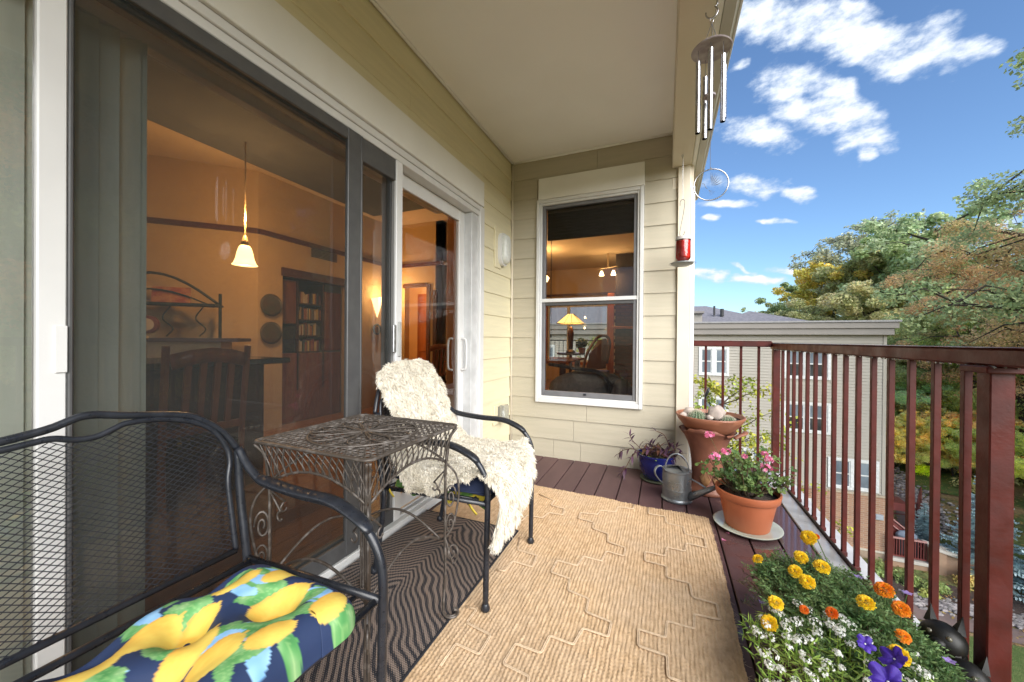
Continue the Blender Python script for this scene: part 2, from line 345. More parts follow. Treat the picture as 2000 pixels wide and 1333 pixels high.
part('wall_core', mb, M_cream, end_wall)
mb = MB(); mb.box(WX-.15, WX-.018, 2.66, WY+.012, -.2, 2.135); mb.box(WX-.15, WX-.018, Y0, WY+.012, 2.135, 2.77)
part('wall_core', mb, M_cream, side_wall)
z = -.02; rows = [(-.02, .1700)]
while rows[-1][1] < 2.7: rows.append((rows[-1][1], rows[-1][1]+.1854))
rows[-1] = (rows[-1][0], 2.752)
for (a, b) in rows:
    xl, xr = WX+.012, .084
    if b <= WIN[2] or a >= WIN[3]: lap('s', end_wall, 'x', xl, xr, a, b, M_siding_dimmed)
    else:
        lap('s', end_wall, 'x', xl, WIN[0]-.001, a, b, M_siding_dimmed); lap('s', end_wall, 'x', WIN[1]+.001, xr, a, b, M_siding_dimmed)
        if a < WIN[2] < b: lap('s', end_wall, 'x', WIN[0]-.0005, WIN[1]+.0005, a, WIN[2], M_siding_dimmed)
        if a < WIN[3] < b: lap('s', end_wall, 'x', WIN[0]-.0005, WIN[1]+.0005, WIN[3], b, M_siding_dimmed)
    yl, yr = 2.672, WY-.012
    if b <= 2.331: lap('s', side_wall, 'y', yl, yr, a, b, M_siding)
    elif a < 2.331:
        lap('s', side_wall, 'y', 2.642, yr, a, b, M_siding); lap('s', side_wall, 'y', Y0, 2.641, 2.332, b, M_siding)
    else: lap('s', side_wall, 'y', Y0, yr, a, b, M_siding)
part('corner_bead', MB().tube([(WX+.006, WY-.002, 0), (WX+.006, WY-.002, 2.752)], .011, 10), M_cream, end_wall, True)
part('corner_board', MB().bbox(.085, .176, WY-.022, WY+.02, -.1, 2.468, .003), M_cream, end_wall)
part('corner_board', MB().bbox(.178, .208, WY-.014, WY+.30, -.3, 2.30, .003), M_trim, end_wall)

ceil = thing('porch_ceiling', 'flat beige painted ceiling over the balcony', 'ceiling', (-.6, 1, 2.755))
part('ceiling_panel', MB().box(WX-.02, .045, Y0, WY+.012, 2.757, 2.80), M_ceil, ceil)
mb = MB(); mb.tube([(WX+.010, Y0, 2.750), (WX+.010, WY-.01, 2.750)], .010, 8); part('edge_moulding', mb, M_ceil, ceil, True)
mb = MB(); mb.tube([(WX+.01, WY-.004, 2.750), (.04, WY-.004, 2.750)], .010, 8); part('edge_moulding', mb, M_ceil, ceil, True)
beam = thing('edge_beam', 'cream boxed beam along the outer edge of the balcony ceiling', 'beam', (.11, 1, 2.469))
part('beam_soffit', MB().bbox(.041, .183, Y0, 3.248, 2.469, 2.79, .004), M_cream, beam)
part('beam_end', MB().bbox(.0435, .1805, 3.249, 3.262, 2.30, 2.60, .003), M_cream, beam)
M_soff2 = mat('soffit_edge', (.47,.46,.42), .5, (.43,.42,.38), nscale=4)
part('fascia', MB().bbox(.184, .214, Y0, 4.1, 2.476, 2.82, .003), M_trim, beam)
part('roof_slab', MB().box(WX-2.5, .213, Y0, 4.1, 2.822, 2.95), mat('roof_felt', (.08,.08,.08), .9), beam)
gut = thing('roof_gutter', 'pale metal gutter running along the roof edge', 'gutter', (.25, 1, 2.5))
pts = [(.216, 2.60), (.216, 2.478), (.262, 2.478), (.284, 2.50), (.300, 2.60)]
mb = MB(); n = len(pts)
for (ya, yb) in ((Y0, 4.12),):
    for i in range(n-1):
        (xa, za), (xb, zb) = pts[i], pts[i+1]; mb.quad((xa,ya,za), (xb,ya,zb), (xb,yb,zb), (xa,yb,za))
part('trough', mb, M_soff2, gut)
part('rolled_rim', MB().tube([(.300, Y0, 2.602), (.300, 4.12, 2.602)], .008, 8), M_white, gut, True)
part('lower_bead', MB().tube([(.283, Y0, 2.497), (.283, 4.12, 2.497)], .006, 8), M_white, gut, True)

# ------------------------------------------------------------------ red railing
M_redtop = M_red
rail = thing('balcony_railing', 'dark red wet metal railing round the open side of the balcony', 'railing', (.85, 2.5, 0))
part('post', MB().bbox(.8325, .8825, 3.66, 3.71, -.05, 1.055, .003), M_red, rail, label='corner post of the railing')
part('post', MB().bbox(.8325, .8825, 1.449, 1.500, -.05, 1.005, .003), M_red, rail)
part('post', MB().bbox(.8325, .8825, -.75, -.70, -.05, 1.005, .003), M_red, rail)
part('post', MB().bbox(.209, .239, 3.665, 3.705, -.05, 1.05, .003), M_red, rail)
part('top_rail', MB().bbox(.823, .893, Y0, 3.72, 1.013, 1.062, .006), M_red, rail)
part('top_rail', MB().bbox(.20, .8225, 3.650, 3.715, 1.030, 1.078, .006), M_red, rail, label='short top rail beyond the corner')
M_capsheen = mat('wet_cap_sheen', (.16,.06,.055), .22, (.10,.035,.03), nscale=14, ndet=8, rvar=.1, coat=1)  # paler red stands in for the wet sheen along the rail top
part('rail_cap_sheen', MB().bbox(.821, .895, Y0, 3.722, 1.0625, 1.0655, .001), M_capsheen, rail); part('rail_cap_sheen', MB().bbox(.20, .8205, 3.648, 3.717, 1.0785, 1.0815, .001), M_capsheen, rail)
part('bracket', MB().bbox(.812, .90, 1.425, 1.53, .993, 1.012, .003), M_red, rail)
part('bottom_rail', MB().bbox(.824, .831, Y0, 3.66, -.03, .022, .002), mat('rail_bottom', (.03,.008,.007), .35, (.02,.006,.005)), rail)
part('bottom_rail', MB().bbox(.21, .8225, 3.67, 3.70, -.02, .03, .003), M_red, rail)
yb = 1.585; mB = MB().bbox(-.0095, .0095, -.0095, .0095, -.045, 1.0135, .0015).mesh('baluster', M_red)
ys = [1.57+.1352*i for i in range(15)]+[1.449-.1352*i for i in range(1, 16)]+[-.725-.1352*i for i in range(1, 10)]
for y in ys:
    o = put('baluster', mB, rail); o.location = Vector((.8505, y, 0)) - Vector(rail.location)
    b_ = part('baluster_foot', MB().bbox(.838, .863, y-.013, y+.013, -.0115, .012, .002), M_red, rail) if 1.5 < y < 3.7 else None
mB2 = MB().bbox(-.0095, .0095, -.0095, .0095, .0305, 1.0295, .0015).mesh('baluster', M_red)
for x in (.336, .47, .605, .735):
    o = put('baluster', mB2, rail); o.location = Vector((x, 3.685, 0)) - Vector(rail.location)
# rain drops hanging under the top rail
M_drop = mat('water_drop', (.8,.85,.9), .03, spec=1, trans=.7); mb = MB()
for i in range(230):
    y = 1.42 + 2.2*rnd.random()**1.6; r_ = rnd.uniform(.0016, .0034); mb.ball((rnd.choice((.825, .826, .845, .87)), y, 1.0125-r_*.6), r_, 6, (1,1,1.3))
part('rain_drops', mb, M_drop, rail, True, kind='stuff')

# ------------------------------------------------------------------ sliding door unit
M_glass = glassmat('door_glass', (.92,.92,.89), 1.5, 1.5, base=.09)
M_glass_clear = glassmat('clear_door_glass', (.93,.94,.92), 1.6, 1.5)
M_glass_win = glassmat('window_glass', (.88,.9,.88), 1.8, 1.5)
M_screen = glassmat('insect_screen', (.66,.66,.66), 0, 1.3, haze=.16, hazecol=(.12,.13,.125))
door = thing('sliding_door', 'wide white framed sliding glass door with a dark insect screen over its near half', 'sliding door', (WX, 1.2, 0))
part('head_board', MB().bbox(WX-.02, WX+.014, Y0, 2.640, 2.137, 2.331, .003), M_trim, door)
mb = MB(); mb.bbox(WX-.12, WX, Y0, 2.625, 2.098, 2.134, .003); mb.bbox(WX-.12, WX-.008, Y0, 2.60, 2.060, 2.0965, .003)
part('head_frame', mb, M_white, door)
part('jamb', MB().bbox(WX-.12, WX+.004, 2.600, 2.668, 0.001, 2.134, .004), M_white, door)
part('jamb', MB().bbox(WX-.12, WX-.02, 2.50, 2.5985, .05, 2.0585, .003), mat('grey_white_vinyl', (.60,.61,.61), .35), door)
part('sill', MB().bbox(WX-.13, WX+.002, Y0, 2.5985, .0005, .048, .003), M_white, door)
mb = MB(); mb.bbox(WX-.045, WX-.030, Y0, 2.498, .049, .062, .002); mb.bbox(WX-.085, WX-.07, Y0, 2.498, .049, .062, .002)
part('sill_track', mb, M_white, door)
def panel(nm, lab, x, y0, y1, z0, z1, wl_, wr_, wt, wb, m, th=.03):
    mb = MB(); mb.bbox(x-th, x, y0, y0+wl_, z0, z1, .003); mb.bbox(x-th, x, y1-wr_, y1, z0, z1, .003)
    mb.bbox(x-th+.001, x-.001, y0+wl_+.0005, y1-wr_-.0005, z1-wt, z1-.001, .003); mb.bbox(x-th+.001, x-.001, y0+wl_+.0005, y1-wr_-.0005, z0+.001, z0+wb, .003)
    return part(nm, mb, m, door, label=lab)
p1 = panel('door_panel', 'white fixed glass panel nearest the camera', WX-.004, -1.5, .417, .063, 2.0585, .05, .048, .07, .07, M_white)
part('glass_pane', MB().quad((WX-.02,-1.45,.133), (WX-.02,.369,.133), (WX-.02,.369,1.988), (WX-.02,-1.45,1.988)), M_glass, p1)
part('latch_cover', MB().bbox(WX-.0035, WX+.001, .396, .4165, .985, 1.10, .001), M_white, door)
p2 = panel('screen_panel', 'dark grey framed insect screen panel', WX-.004, .4185, 1.365, .052, 2.0585, .010, .078, .055, .075, M_grey, .022)
part('screen_mesh', MB().quad((WX-.015,.429,.127), (WX-.015,1.287,.127), (WX-.015,1.287,2.003), (WX-.015,.429,2.003)), M_screen, p2)
p3 = panel('door_panel', 'glass panel behind the screen with a white pull stile', WX-.045, .43, 1.672, .063, 2.0585, .012, .055, .05, .06, [M_grey], .034)
part('glass_pane', MB().quad((WX-.062,.442,.123), (WX-.062,1.617,.123), (WX-.062,1.617,2.008), (WX-.062,.442,2.008)), M_glass, p3)
part('meeting_stile', MB().bbox(WX-.043, WX-.006, 1.622, 1.674, .063, 2.0585, .003), M_white, door)
part('meeting_stile', MB().bbox(WX-.0435, WX-.0065, 1.369, 1.380, .063, 2.0585, .002), M_grey, door)
part('shade_rail', MB().bbox(WX-.0435, WX-.012, 1.3815, 1.6215, 1.945, 2.0585, .002), M_grey, door)
part('shade_mesh', MB().quad((WX-.02,1.3815,.14), (WX-.02,1.6215,.14), (WX-.02,1.6215,1.945), (WX-.02,1.3815,1.945)), M_screen, door)
part('bottom_bar', MB().bbox(WX-.0435, WX-.012, 1.3815, 1.6215, .064, .139, .002), M_grey, door)
mb = MB(); mb.bbox(WX-.0055, WX+.006, 1.592, 1.616, 1.0, 1.15, .003); part('pull_handle', mb, M_metal, door)
mb = MB(); mb.bbox(WX-.0050, WX+.004, 1.637, 1.66, .975, 1.17, .003); part('pull_plate', mb, mat('plate_grey', (.4,.4,.38), .4), door)
p4 = panel('door_panel', 'white sliding panel with clear glass and a loop handle', WX-.084, 1.63, 2.499, .063, 2.0585, .05, .075, .085, .085, M_white, .034)
part('glass_pane', MB().quad((WX-.10,1.68,.148), (WX-.10,2.424,.148), (WX-.10,2.424,1.974), (WX-.10,1.68,1.974)), M_glass_clear, p4)
mb = MB(); mb.tube(spline([(WX-.082,2.462,1.08), (WX-.045,2.462,1.065), (WX-.040,2.462,.96), (WX-.045,2.462,.855), (WX-.082,2.462,.84)], 6), .009, 8); part('loop_handle', mb, M_white, door, True)
mb = MB(); mb.tube(spline([(WX-.125,2.40,1.08), (WX-.16,2.40,1.065), (WX-.165,2.40,.96), (WX-.16,2.40,.855), (WX-.125,2.40,.84)], 6), .009, 8); part('inner_handle', mb, M_white, door, True)
M_wood_jamb = mat('oak_casing', (.45,.22,.08), .4, (.38,.17,.06), nscale=3, stretch=(8,8,1))
part('inner_casing', MB().box(WX-.24, WX-.13, 2.50, 2.53, 0, 2.13), M_wood_jamb, door)

# ------------------------------------------------------------------ end window
win = thing('end_window', 'tall white double-hung window with a dark screen in the end wall', 'window', (-.64, WY, .5))
part('header_board', MB().bbox(-1.088, -.167, WY-.030, WY+.01, 2.362, 2.554, .003), M_trim, win)
mb = MB(); a, b, c, d = -1.107, -.171, .502, 2.361; t_ = .042
def framebox(mb, x0, x1, z0, z1, t_, y0, y1, tt=None, tb=None):
    tt = tt or t_; tb = tb or t_
    mb.bbox(x0, x0+t_, y0, y1, z0, z1, .003); mb.bbox(x1-t_, x1, y0, y1, z0, z1, .003)
    mb.bbox(x0+t_+.0005, x1-t_-.0005, y0+.001, y1-.001, z1-tt, z1, .003); mb.bbox(x0+t_+.0005, x1-t_-.0005, y0+.001, y1-.001, z0, z0+tb, .003)
framebox(mb, a, b, c, d, .030, WY-.022, WY+.03, tb=.040); framebox(mb, a+.0305, b-.0305, c+.0405, d-.0305, .020, WY-.010, WY+.04)
part('window_frame', mb, M_white, win)
mb = MB(); framebox(mb, a+.052, b-.052, c+.062, d-.052, .028, WY+.004, WY+.05, tt=.03, tb=.045); part('screen_frame', mb, mat('screen_frame_grey', (.17,.17,.18), .4), win)
part('meeting_rail', MB().bbox(a+.0515, b-.0515, WY-.008, WY+.003, 1.420, 1.452, .002), M_white, win)
part('lower_rail', MB().bbox(a+.081, b-.081, WY+.006, WY+.05, 1.39, 1.419, .002), M_grey, win)
part('tilt_latch', MB().bbox(-.665, -.640, WY-.002, WY+.0035, .585, .602, .001), M_black, win)
part('screen_mesh', MB().quad((a+.08, WY+.02, .6), (b-.08, WY+.02, .6), (b-.08, WY+.02, 2.28), (a+.08, WY+.02, 2.28)), glassmat('window_screen', (.82,.82,.82), 0, 1.3, haze=.06, hazecol=(.05,.05,.05)), win)
part('glass_pane', MB().quad((a+.08, WY+.04, 1.42), (b-.08, WY+.04, 1.42), (b-.08, WY+.04, 2.28), (a+.08, WY+.04, 2.28)), M_glass_win, win)
part('glass_pane', MB().quad((a+.08, WY+.035, .6), (b-.08, WY+.035, .6), (b-.08, WY+.035, 1.39), (a+.08, WY+.035, 1.39)), M_glass_win, win)
blind = thing('woven_blind', 'dark woven blind rolled up at the top of the end window', 'blind', (-.62, WY+.09, 2.0))
M_blind = mat('dark_bamboo', (.030,.020,.014), .6, (.015,.01,.008), nscale=30, stretch=(.3,1,9), bump=.5, bscale=60)
for i in range(9): part('slat_fold', MB().bbox(-1.03, -.24, WY+.075+.003*(i % 2), WY+.10, 2.008+.028*i, 2.034+.028*i, .003), M_blind, blind)
part('headrail', MB().bbox(-1.03, -.24, WY+.07, WY+.12, 2.262, 2.33, .003), mat('bamboo_rail', (.16,.09,.04), .5), blind)
mb = MB(); mb.tube([(-.985, WY+.066, 2.0), (-.985, WY+.066, 1.12)], .0022, 5); mb.tube([(-.992, WY+.066, 2.0), (-.990, WY+.066, 1.30)], .0018, 5); mb.ball((-.985, WY+.066, 1.11), .008, 6, (1,1,2)); part('pull_cord', mb, M_black, blind)

# ------------------------------------------------------------------ terrain
def sstep(a, b, x): t = min(1, max(0, (x-a)/(b-a))); return t*t*(3-2*t)
def ground(x, y):
    r_ = math.hypot(x, y*1.0); side = sstep(6, 13, x) if y > 22 else sstep(12, 20, x)
    azg = math.degrees(math.atan2(x, y)); side *= sstep(11, 24, azg) if y > 30 else 1; side *= 1-sstep(92, 112, azg)
    h = -9.6 + 1.4*sstep(24, 33, r_)*side + .45*max(0, min(r_, 90)-44)*side
    h += (mnoise.noise(Vector((x*.09, y*.09, 3)))*.9*sstep(30, 50, r_) + mnoise.noise(Vector((x*.4, y*.4, 1)))*.07)*side
    return h
gm = bpy.data.materials.new('ground'); gm.use_nodes = True; t = gm.node_tree; b = t.nodes['Principled BSDF']; b.inputs['Roughness'].default_value = .95
tcn = t.nodes.new('ShaderNodeTexCoord'); N1 = t.nodes.new('ShaderNodeTexNoise'); N1.inputs['Scale'].default_value = .35; N1.inputs['Detail'].default_value = 8; N1.inputs['Roughness'].default_value = .7
N2 = t.nodes.new('ShaderNodeTexNoise'); N2.inputs['Scale'].default_value = 6; N2.inputs['Detail'].default_value = 6
for n_ in (N1, N2): t.links.new(tcn.outputs['Object'], n_.inputs['Vector'])
cr = t.nodes.new('ShaderNodeValToRGB'); t.links.new(N1.outputs[0], cr.inputs[0]); e = cr.color_ramp.elements
e[0].position = .36; e[0].color = (.07,.12,.03,1); e[1].position = .62; e[1].color = (.30,.20,.10,1); e.new(.47).color = (.14,.16,.05,1); e.new(.54).color = (.24,.17,.08,1)
mx = t.nodes.new('ShaderNodeMixRGB'); mx.blend_type = 'OVERLAY'; mx.inputs[0].default_value = .8; t.links.new(cr.outputs[0], mx.inputs[1]); t.links.new(N2.outputs[0], mx.inputs[2]); t.links.new(mx.outputs[0], b.inputs['Base Color'])
bn = t.nodes.new('ShaderNodeBump'); bn.inputs['Distance'].default_value = .1; bn.inputs['Strength'].default_value = .8; t.links.new(N2.outputs[0], bn.inputs['Height']); t.links.new(bn.outputs[0], b.inputs['Normal'])
xs_ = [-900, -400, -200, -100, -60, -30]+[-15+1.25*i for i in range(96)]+[110, 130, 160, 220, 400, 900]
ys_ = [-900, -400, -200, -110, -80, -60, -45]+[-35+1.6*i for i in range(90)]+[115, 130, 160, 220, 400, 900]
vs = [(x, y, ground(x, y)) for x in xs_ for y in ys_]; ny = len(ys_)
put('ground', MB().add(vs, [(i*ny+j, (i+1)*ny+j, (i+1)*ny+j+1, i*ny+j+1) for i in range(len(xs_)-1) for j in range(ny-1)]).mesh('ground', gm, True), kind='structure')

# ------------------------------------------------------------------ neighbouring building
M_nsid = mat('grey_siding', (.36,.33,.285), .65, (.33,.305,.26), nscale=.6)
M_ntrim = mat('parapet_trim', (.24,.215,.195), .6, (.22,.20,.18), nscale=1)
M_nwhite = mat('far_window_trim', (.66,.67,.66), .5)
M_nglass = mat('far_window_pane', (.10,.125,.15), .12, (.22,.26,.30), nscale=1.1, stretch=(1,1,.6))
M_nglass2 = mat('far_window_pane_dark', (.05,.055,.06), .12, (.02,.022,.025), nscale=1.5)
M_brick = bpy.data.materials.new('brick_far'); M_brick.use_nodes = True; t = M_brick.node_tree; b = t.nodes['Principled BSDF']; b.inputs['Roughness'].default_value = .85
tcn = t.nodes.new('ShaderNodeTexCoord'); mpn = t.nodes.new('ShaderNodeMapping'); mpn.inputs['Rotation'].default_value = (R(90), 0, 0); t.links.new(tcn.outputs['Object'], mpn.inputs[0])
bk = t.nodes.new('ShaderNodeTexBrick'); t.links.new(mpn.outputs[0], bk.inputs[0]); bk.inputs['Scale'].default_value = 1; bk.inputs['Brick Width'].default_value = .30; bk.inputs['Row Height'].default_value = .10; bk.inputs['Mortar Size'].default_value = .010
bk.inputs['Color1'].default_value = (.36,.20,.12,1); bk.inputs['Color2'].default_value = (.27,.15,.095,1); bk.inputs['Mortar'].default_value = (.38,.30,.23,1); t.links.new(bk.outputs[0], b.inputs['Base Color'])
NY, NX0, NX1 = 23.5, -15.0, 9.94
nb = thing('apartment_building', 'grey lap-sided apartment building with a flat parapet and brick ground floor beyond the railing', 'building', (2, NY, -9.6))
mb = MB(); mb.box(NX0, NX1-.02, NY+.03, 36, -9.7, 1.6); part('wall', mb, M_nsid, nb)
mb = MB(); z = -6.38
wins = []
for (z0, z1, cols) in ((-.855, .746, (1.79, 5.79, -3.4, -8.6)), (-3.64, -2.05, (1.79, 5.81, -3.4, -8.6)), (-6.30, -4.75, (-2.0, 7.72, -7, 3.4))):
    for x in cols: wins.append((x, x+(2.0 if x > 5 else 1.5 if x == 1.79 else 1.9), z0, z1))
while z < 1.42:
    z2 = z+.158; spans = [(NX0, NX1)]
    for (a, b_, c, d) in wins:
        if z < d and z2 > c: spans = [q for s_ in spans for q in (((s_[0], a), (b_, s_[1])) if s_[0] < a < s_[1] else (s_,))]
    for (a, b_) in spans: mb.hexa([(a,NY,z),(b_,NY,z),(b_,NY+.04,z),(a,NY+.04,z)], [(a,NY+.035,z2),(b_,NY+.035,z2),(b_,NY+.04,z2),(a,NY+.04,z2)])
    mb.hexa([(NX1,NY,z),(NX1,36,z),(NX1-.04,36,z),(NX1-.04,NY,z)], [(NX1-.016,NY,z2),(NX1-.016,36,z2),(NX1-.04,36,z2),(NX1-.04,NY,z2)])
    z = z2
part('siding_rows', mb, M_nsid, nb, kind='stuff')
part('corner_board', MB().box(NX1-.12, NX1+.012, NY-.012, NY+.10, -6.36, 1.6), M_nsid, nb)
part('parapet_fascia', MB().bbox(NX0, 10.12, NY-.28, 36.1, 1.44, 1.76, .02), M_ntrim, nb)
part('parapet_band', MB().bbox(NX0, 10.26, NY-.36, 36.2, 1.762, 2.06, .02), M_ntrim, nb)
part('parapet_cap', MB().bbox(NX0, 10.33, NY-.42, 36.25, 2.062, 2.16, .015), mat('cap_flashing', (.28,.27,.27), .4), nb)
part('brick_base', MB().box(NX0, NX1+.02, NY-.03, 36.03, -9.3, -6.50), M_brick, nb)
part('band_course', MB().bbox(NX0, NX1+.06, NY-.07, 36.05, -6.498, -6.40, .01), mat('tan_band', (.42,.34,.25), .7), nb)
part('base_course', MB().bbox(NX0, NX1+.08, NY-.09, 36.05, -9.7, -9.18, .01), mat('tan_base', (.38,.28,.20), .8), nb)
part('base_cap', MB().bbox(NX0, NX1+.12, NY-.12, 36.05, -9.178, -9.10, .01), mat('pale_band', (.55,.50,.40), .7), nb)
for (a, b_, c, d) in wins:
    wnw = part('window', (lambda m: (framebox(m, a, b_, c, d, .12, NY-.035, NY+.03), m)[1])(MB()), M_nwhite, nb)
    mid = (a+b_)/2; part('mullion', MB().box(mid-.10, mid+.10, NY-.03, NY+.03, c+.121, d-.121), M_nwhite, wnw)
    for (p_, q_) in ((a+.12, mid-.10), (mid+.10, b_-.12)):
        zm = (c+d)/2
        part('sash', (lambda m: (framebox(m, p_, q_, c+.12, d-.12, .05, NY-.005, NY+.03), m.box(p_+.05, q_-.05, NY-.004, NY+.029, zm-.03, zm+.03), m)[2])(MB()), M_nwhite, wnw)
        dk = rnd.random() < .5 or c < -5
        part('pane', MB().box(p_+.05, q_-.05, NY+.012, NY+.028, zm+.03, d-.17), M_nglass, wnw)
        part('pane', MB().box(p_+.05, q_-.05, NY+.012, NY+.028, c+.17, zm-.03), M_nglass if c < -5 or a < 3 else M_nglass2, wnw)
lo = part('wall_light', MB().bbox(9.55, 9.85, NY-.17, NY-.031, -7.55, -7.30, .02), mat('far_light_box', (.35,.38,.42), .4), nb)
w5 = part('window', (lambda m: (framebox(m, 6.15, 7.05, -8.5, -7.0, .09, NY-.06, NY-.031), m)[1])(MB()), M_nwhite, nb)
part('pane', MB().box(6.24, 6.96, NY-.045, NY-.032, -8.41, -7.09), M_nglass, w5)
# hipped roofs further back
M_sh = mat('grey_shingles', (.15,.145,.165), .8, (.22,.21,.23), nscale=5, ndet=8, stretch=(1,1,3))
M_sh2 = mat('vent_pipe', (.05,.05,.05), .6)
bb = thing('rear_building', 'taller building behind with grey shingled hip roofs over the parapet', 'building', (4, 40, 0))
def hip(x0, x1, y0, y1, z0, zr, rx0, rx1):
    ym = (y0+y1)/2; return MB().add([(x0,y0,z0),(x1,y0,z0),(x1,y1,z0),(x0,y1,z0),(rx0,ym,zr),(rx1,ym,zr)], [(0,1,5,4),(1,2,5),(2,3,4,5),(3,0,4),(0,3,2,1)])
rf = part('roof', hip(2.9, 11.0, 37.5, 49, 2.3, 4.75, -3, 3.9), M_sh, bb)
part('roof', hip(3.9, 10.2, 34.0, 38.0, 2.62, 3.62, 6.45, 6.55), M_sh, bb)
part('wall', MB().box(-16, 10, 38.2, 48, -9, 2.4), M_nsid, bb)
part('roof', hip(-20, 2.2, 33, 47, 2.3, 6.2, -14, -3), M_sh, bb)
part('dormer_wall', MB().box(-6, 3.05, 37.0, 44, 2.2, 3.55), M_nsid, bb)
part('dormer_eave', MB().bbox(-6.3, 3.2, 36.7, 44.3, 3.552, 3.75, .02), M_ntrim, bb)
for x, zz, h in ((4.35, 4.05, .42), (5.0, 3.98, .2)): part('vent_pipe', MB().tube([(x, 40.2, zz-.5), (x, 40.2, zz+h)], .09 if h > .3 else .16, 8), M_sh2, rf)

# ------------------------------------------------------------------ paths, stairs and garden below
M_path = mat('red_grey_path', (.22,.155,.14), .7, (.17,.125,.115), nscale=2, bump=.2)
def strip(pts, wd, z=.03):
    mb = MB(); P = spline([(p[0], p[1], 0) for p in pts], 5)
    for i in range(len(P)-1):
        t0 = (P[min(i+1, len(P)-1)]-P[max(i-1, 0)]).normalized(); t1 = (P[min(i+2, len(P)-1)]-P[i]).normalized(); n0 = Vector((-t0.y, t0.x, 0))*wd/2; n1 = Vector((-t1.y, t1.x, 0))*wd/2
        q = [P[i]+n0, P[i]-n0, P[i+1]-n1, P[i+1]+n1]; mb.quad(*[(v.x, v.y, ground(v.x, v.y)+z) for v in q])
    return mb
part('path', strip([(2, 19.6), (7, 19.6), (9.3, 19.55), (11.4, 19.4), (16, 19.2), (24, 17)], .95, .05), M_path, kind='structure')
part('upper_path', strip([(11.6, 24.4), (12.6, 27), (13.9, 31), (14.2, 37), (13, 44)], 1.2, .06), M_path, kind='structure')
M_mulch = mat('mulch', (.05,.035,.03), .95, (.09,.06,.05), nscale=9, bump=.8, bscale=20, bdist=.05)
part('mulch_bed', strip([(2, 21.4), (7, 21.4), (10.6, 21.2), (14, 21)], 2.2, .04), M_mulch, kind='structure')
part('lawn', strip([(4, 17.2), (9, 17.2), (14, 17), (20, 14)], 3.0, .04), mat('lawn_green', (.07,.12,.025), .9, (.11,.15,.04), nscale=6, bump=.8, bscale=30, bdist=.05), kind='structure')
part('upper_lawn', strip([(15.3, 31), (17, 35), (20, 39.5), (26, 40)], 4, .05), mat('upper_lawn_green', (.08,.15,.03), .9, (.14,.17,.05), nscale=3, bump=.8, bscale=30, bdist=.05), kind='structure')
M_stone = mat('river_stone', (.30,.27,.26), .7, (.19,.17,.17), nscale=3, var=.45)
mb = MB()
for i in range(1500):
    u = rnd.random()
    if i < 700: x, y = rnd.uniform(9.4, 15), 20.45+rnd.gauss(0, .28)
    else: q = rnd.random(); x, y = 12.6+2.3*q+rnd.gauss(0, .45)+.9*(1-q), 26+11*q
    s_ = rnd.uniform(.05, .14); mb.ball((x, y, ground(x, y)+.05), s_, 5, (1, rnd.uniform(.6,1), .6))
put('river_stones', mb.mesh('river_stones', M_stone), kind='stuff')
M_conc = mat('concrete_cap', (.50,.46,.41), .7, (.44,.41,.36), nscale=3)
M_tan = mat('tan_stucco', (.36,.23,.15), .8, (.31,.20,.135), nscale=3)
rw = thing('retaining_wall', 'tan retaining wall with pale sloping cap beside the brick building', 'wall', (11, 23, -9.6))
part('wall', MB().box(10.02, 11.35, 23.05, 23.3, -9.6, -9.25), M_tan, rw)
part('cap', MB().bbox(10.02, 11.45, 22.98, 23.38, -9.248, -9.10, .01), M_conc, rw)
part('pier', MB().box(11.36, 11.85, 22.9, 23.5, -9.6, -8.35), M_tan, rw)
part('pier_cap', MB().hexa([(11.30,22.85,-8.34),(12.9,22.85,-8.74),(12.9,23.55,-8.74),(11.30,23.55,-8.34)], [(11.30,22.85,-8.22),(12.9,22.85,-8.62),(12.9,23.55,-8.62),(11.30,23.55,-8.22)]), M_conc, rw)
part('side_wall', MB().hexa([(11.86,23,-9.6),(12.8,23,-9.6),(12.8,23.4,-9.6),(11.86,23.4,-9.6)], [(11.86,23,-8.52),(12.8,23,-8.74),(12.8,23.4,-8.74),(11.86,23.4,-8.52)]), M_tan, rw)
M_rfar = mat('far_red_metal', (.17,.035,.03), .5); M_pinkr = mat('far_handrail', (.42,.22,.20), .5)
gs = thing('garden_stairs', 'red stairs with pale handrails climbing beside the neighbouring building', 'stairs', (11, 24.6, -9.6))
for i in range(9):
    x = 10.25+.19*i; part('step', MB().box(x, x+.20, 23.9, 25.1, -9.4, -7.55-.17*i), M_rfar, gs)
for y in (23.85, 25.15):
    part('handrail', MB().tube([(10.0, y, -7.25), (12.0, y, -8.95)], .035, 6), M_pinkr, gs)
    part('handrail', MB().tube([(10.0, y, -7.55), (12.0, y, -9.25)], .03, 6), M_pinkr, gs)
part('landing', MB().box(10.0, 11.6, 25.2, 26.2, -7.6, -7.2), M_rfar, gs)
pg = thing('patio_railing', 'short red baluster railing on the low wall below', 'railing', (10.6, 23.1, -9.1))
part('top_rail', MB().box(10.02, 11.3, 23.12, 23.2, -8.22, -8.15), M_pinkr, pg); part('bottom_rail', MB().box(10.02, 11.3, 23.12, 23.2, -9.05, -9.0), M_rfar, pg)
for i in range(14): part('baluster', MB().box(10.04+.095*i, 10.07+.095*i, 23.14, 23.18, -9.0, -8.22), M_rfar, pg)
pr = thing('path_railing', 'red tubular railing above the garden stairs', 'railing', (11.3, 26, -7))
mb = MB()
for (xa, ya, xb, yb) in ((10.9, 26.4, 12.3, 26.0), (12.3, 26.0, 13.2, 27.6)):
    za, zb = ground(xa, ya), ground(xb, yb)
    for h in (.35, .7, 1.0): mb.tube([(xa,ya,za+h+.5), (xb,yb,zb+h+.5)], .035, 6)
    for (x_, y_, z_) in ((xa,ya,za), (xb,yb,zb)): mb.tube([(x_,y_,z_), (x_,y_,z_+1.5)], .04, 6)
part('tube_rails', mb, M_rfar, pr, True)
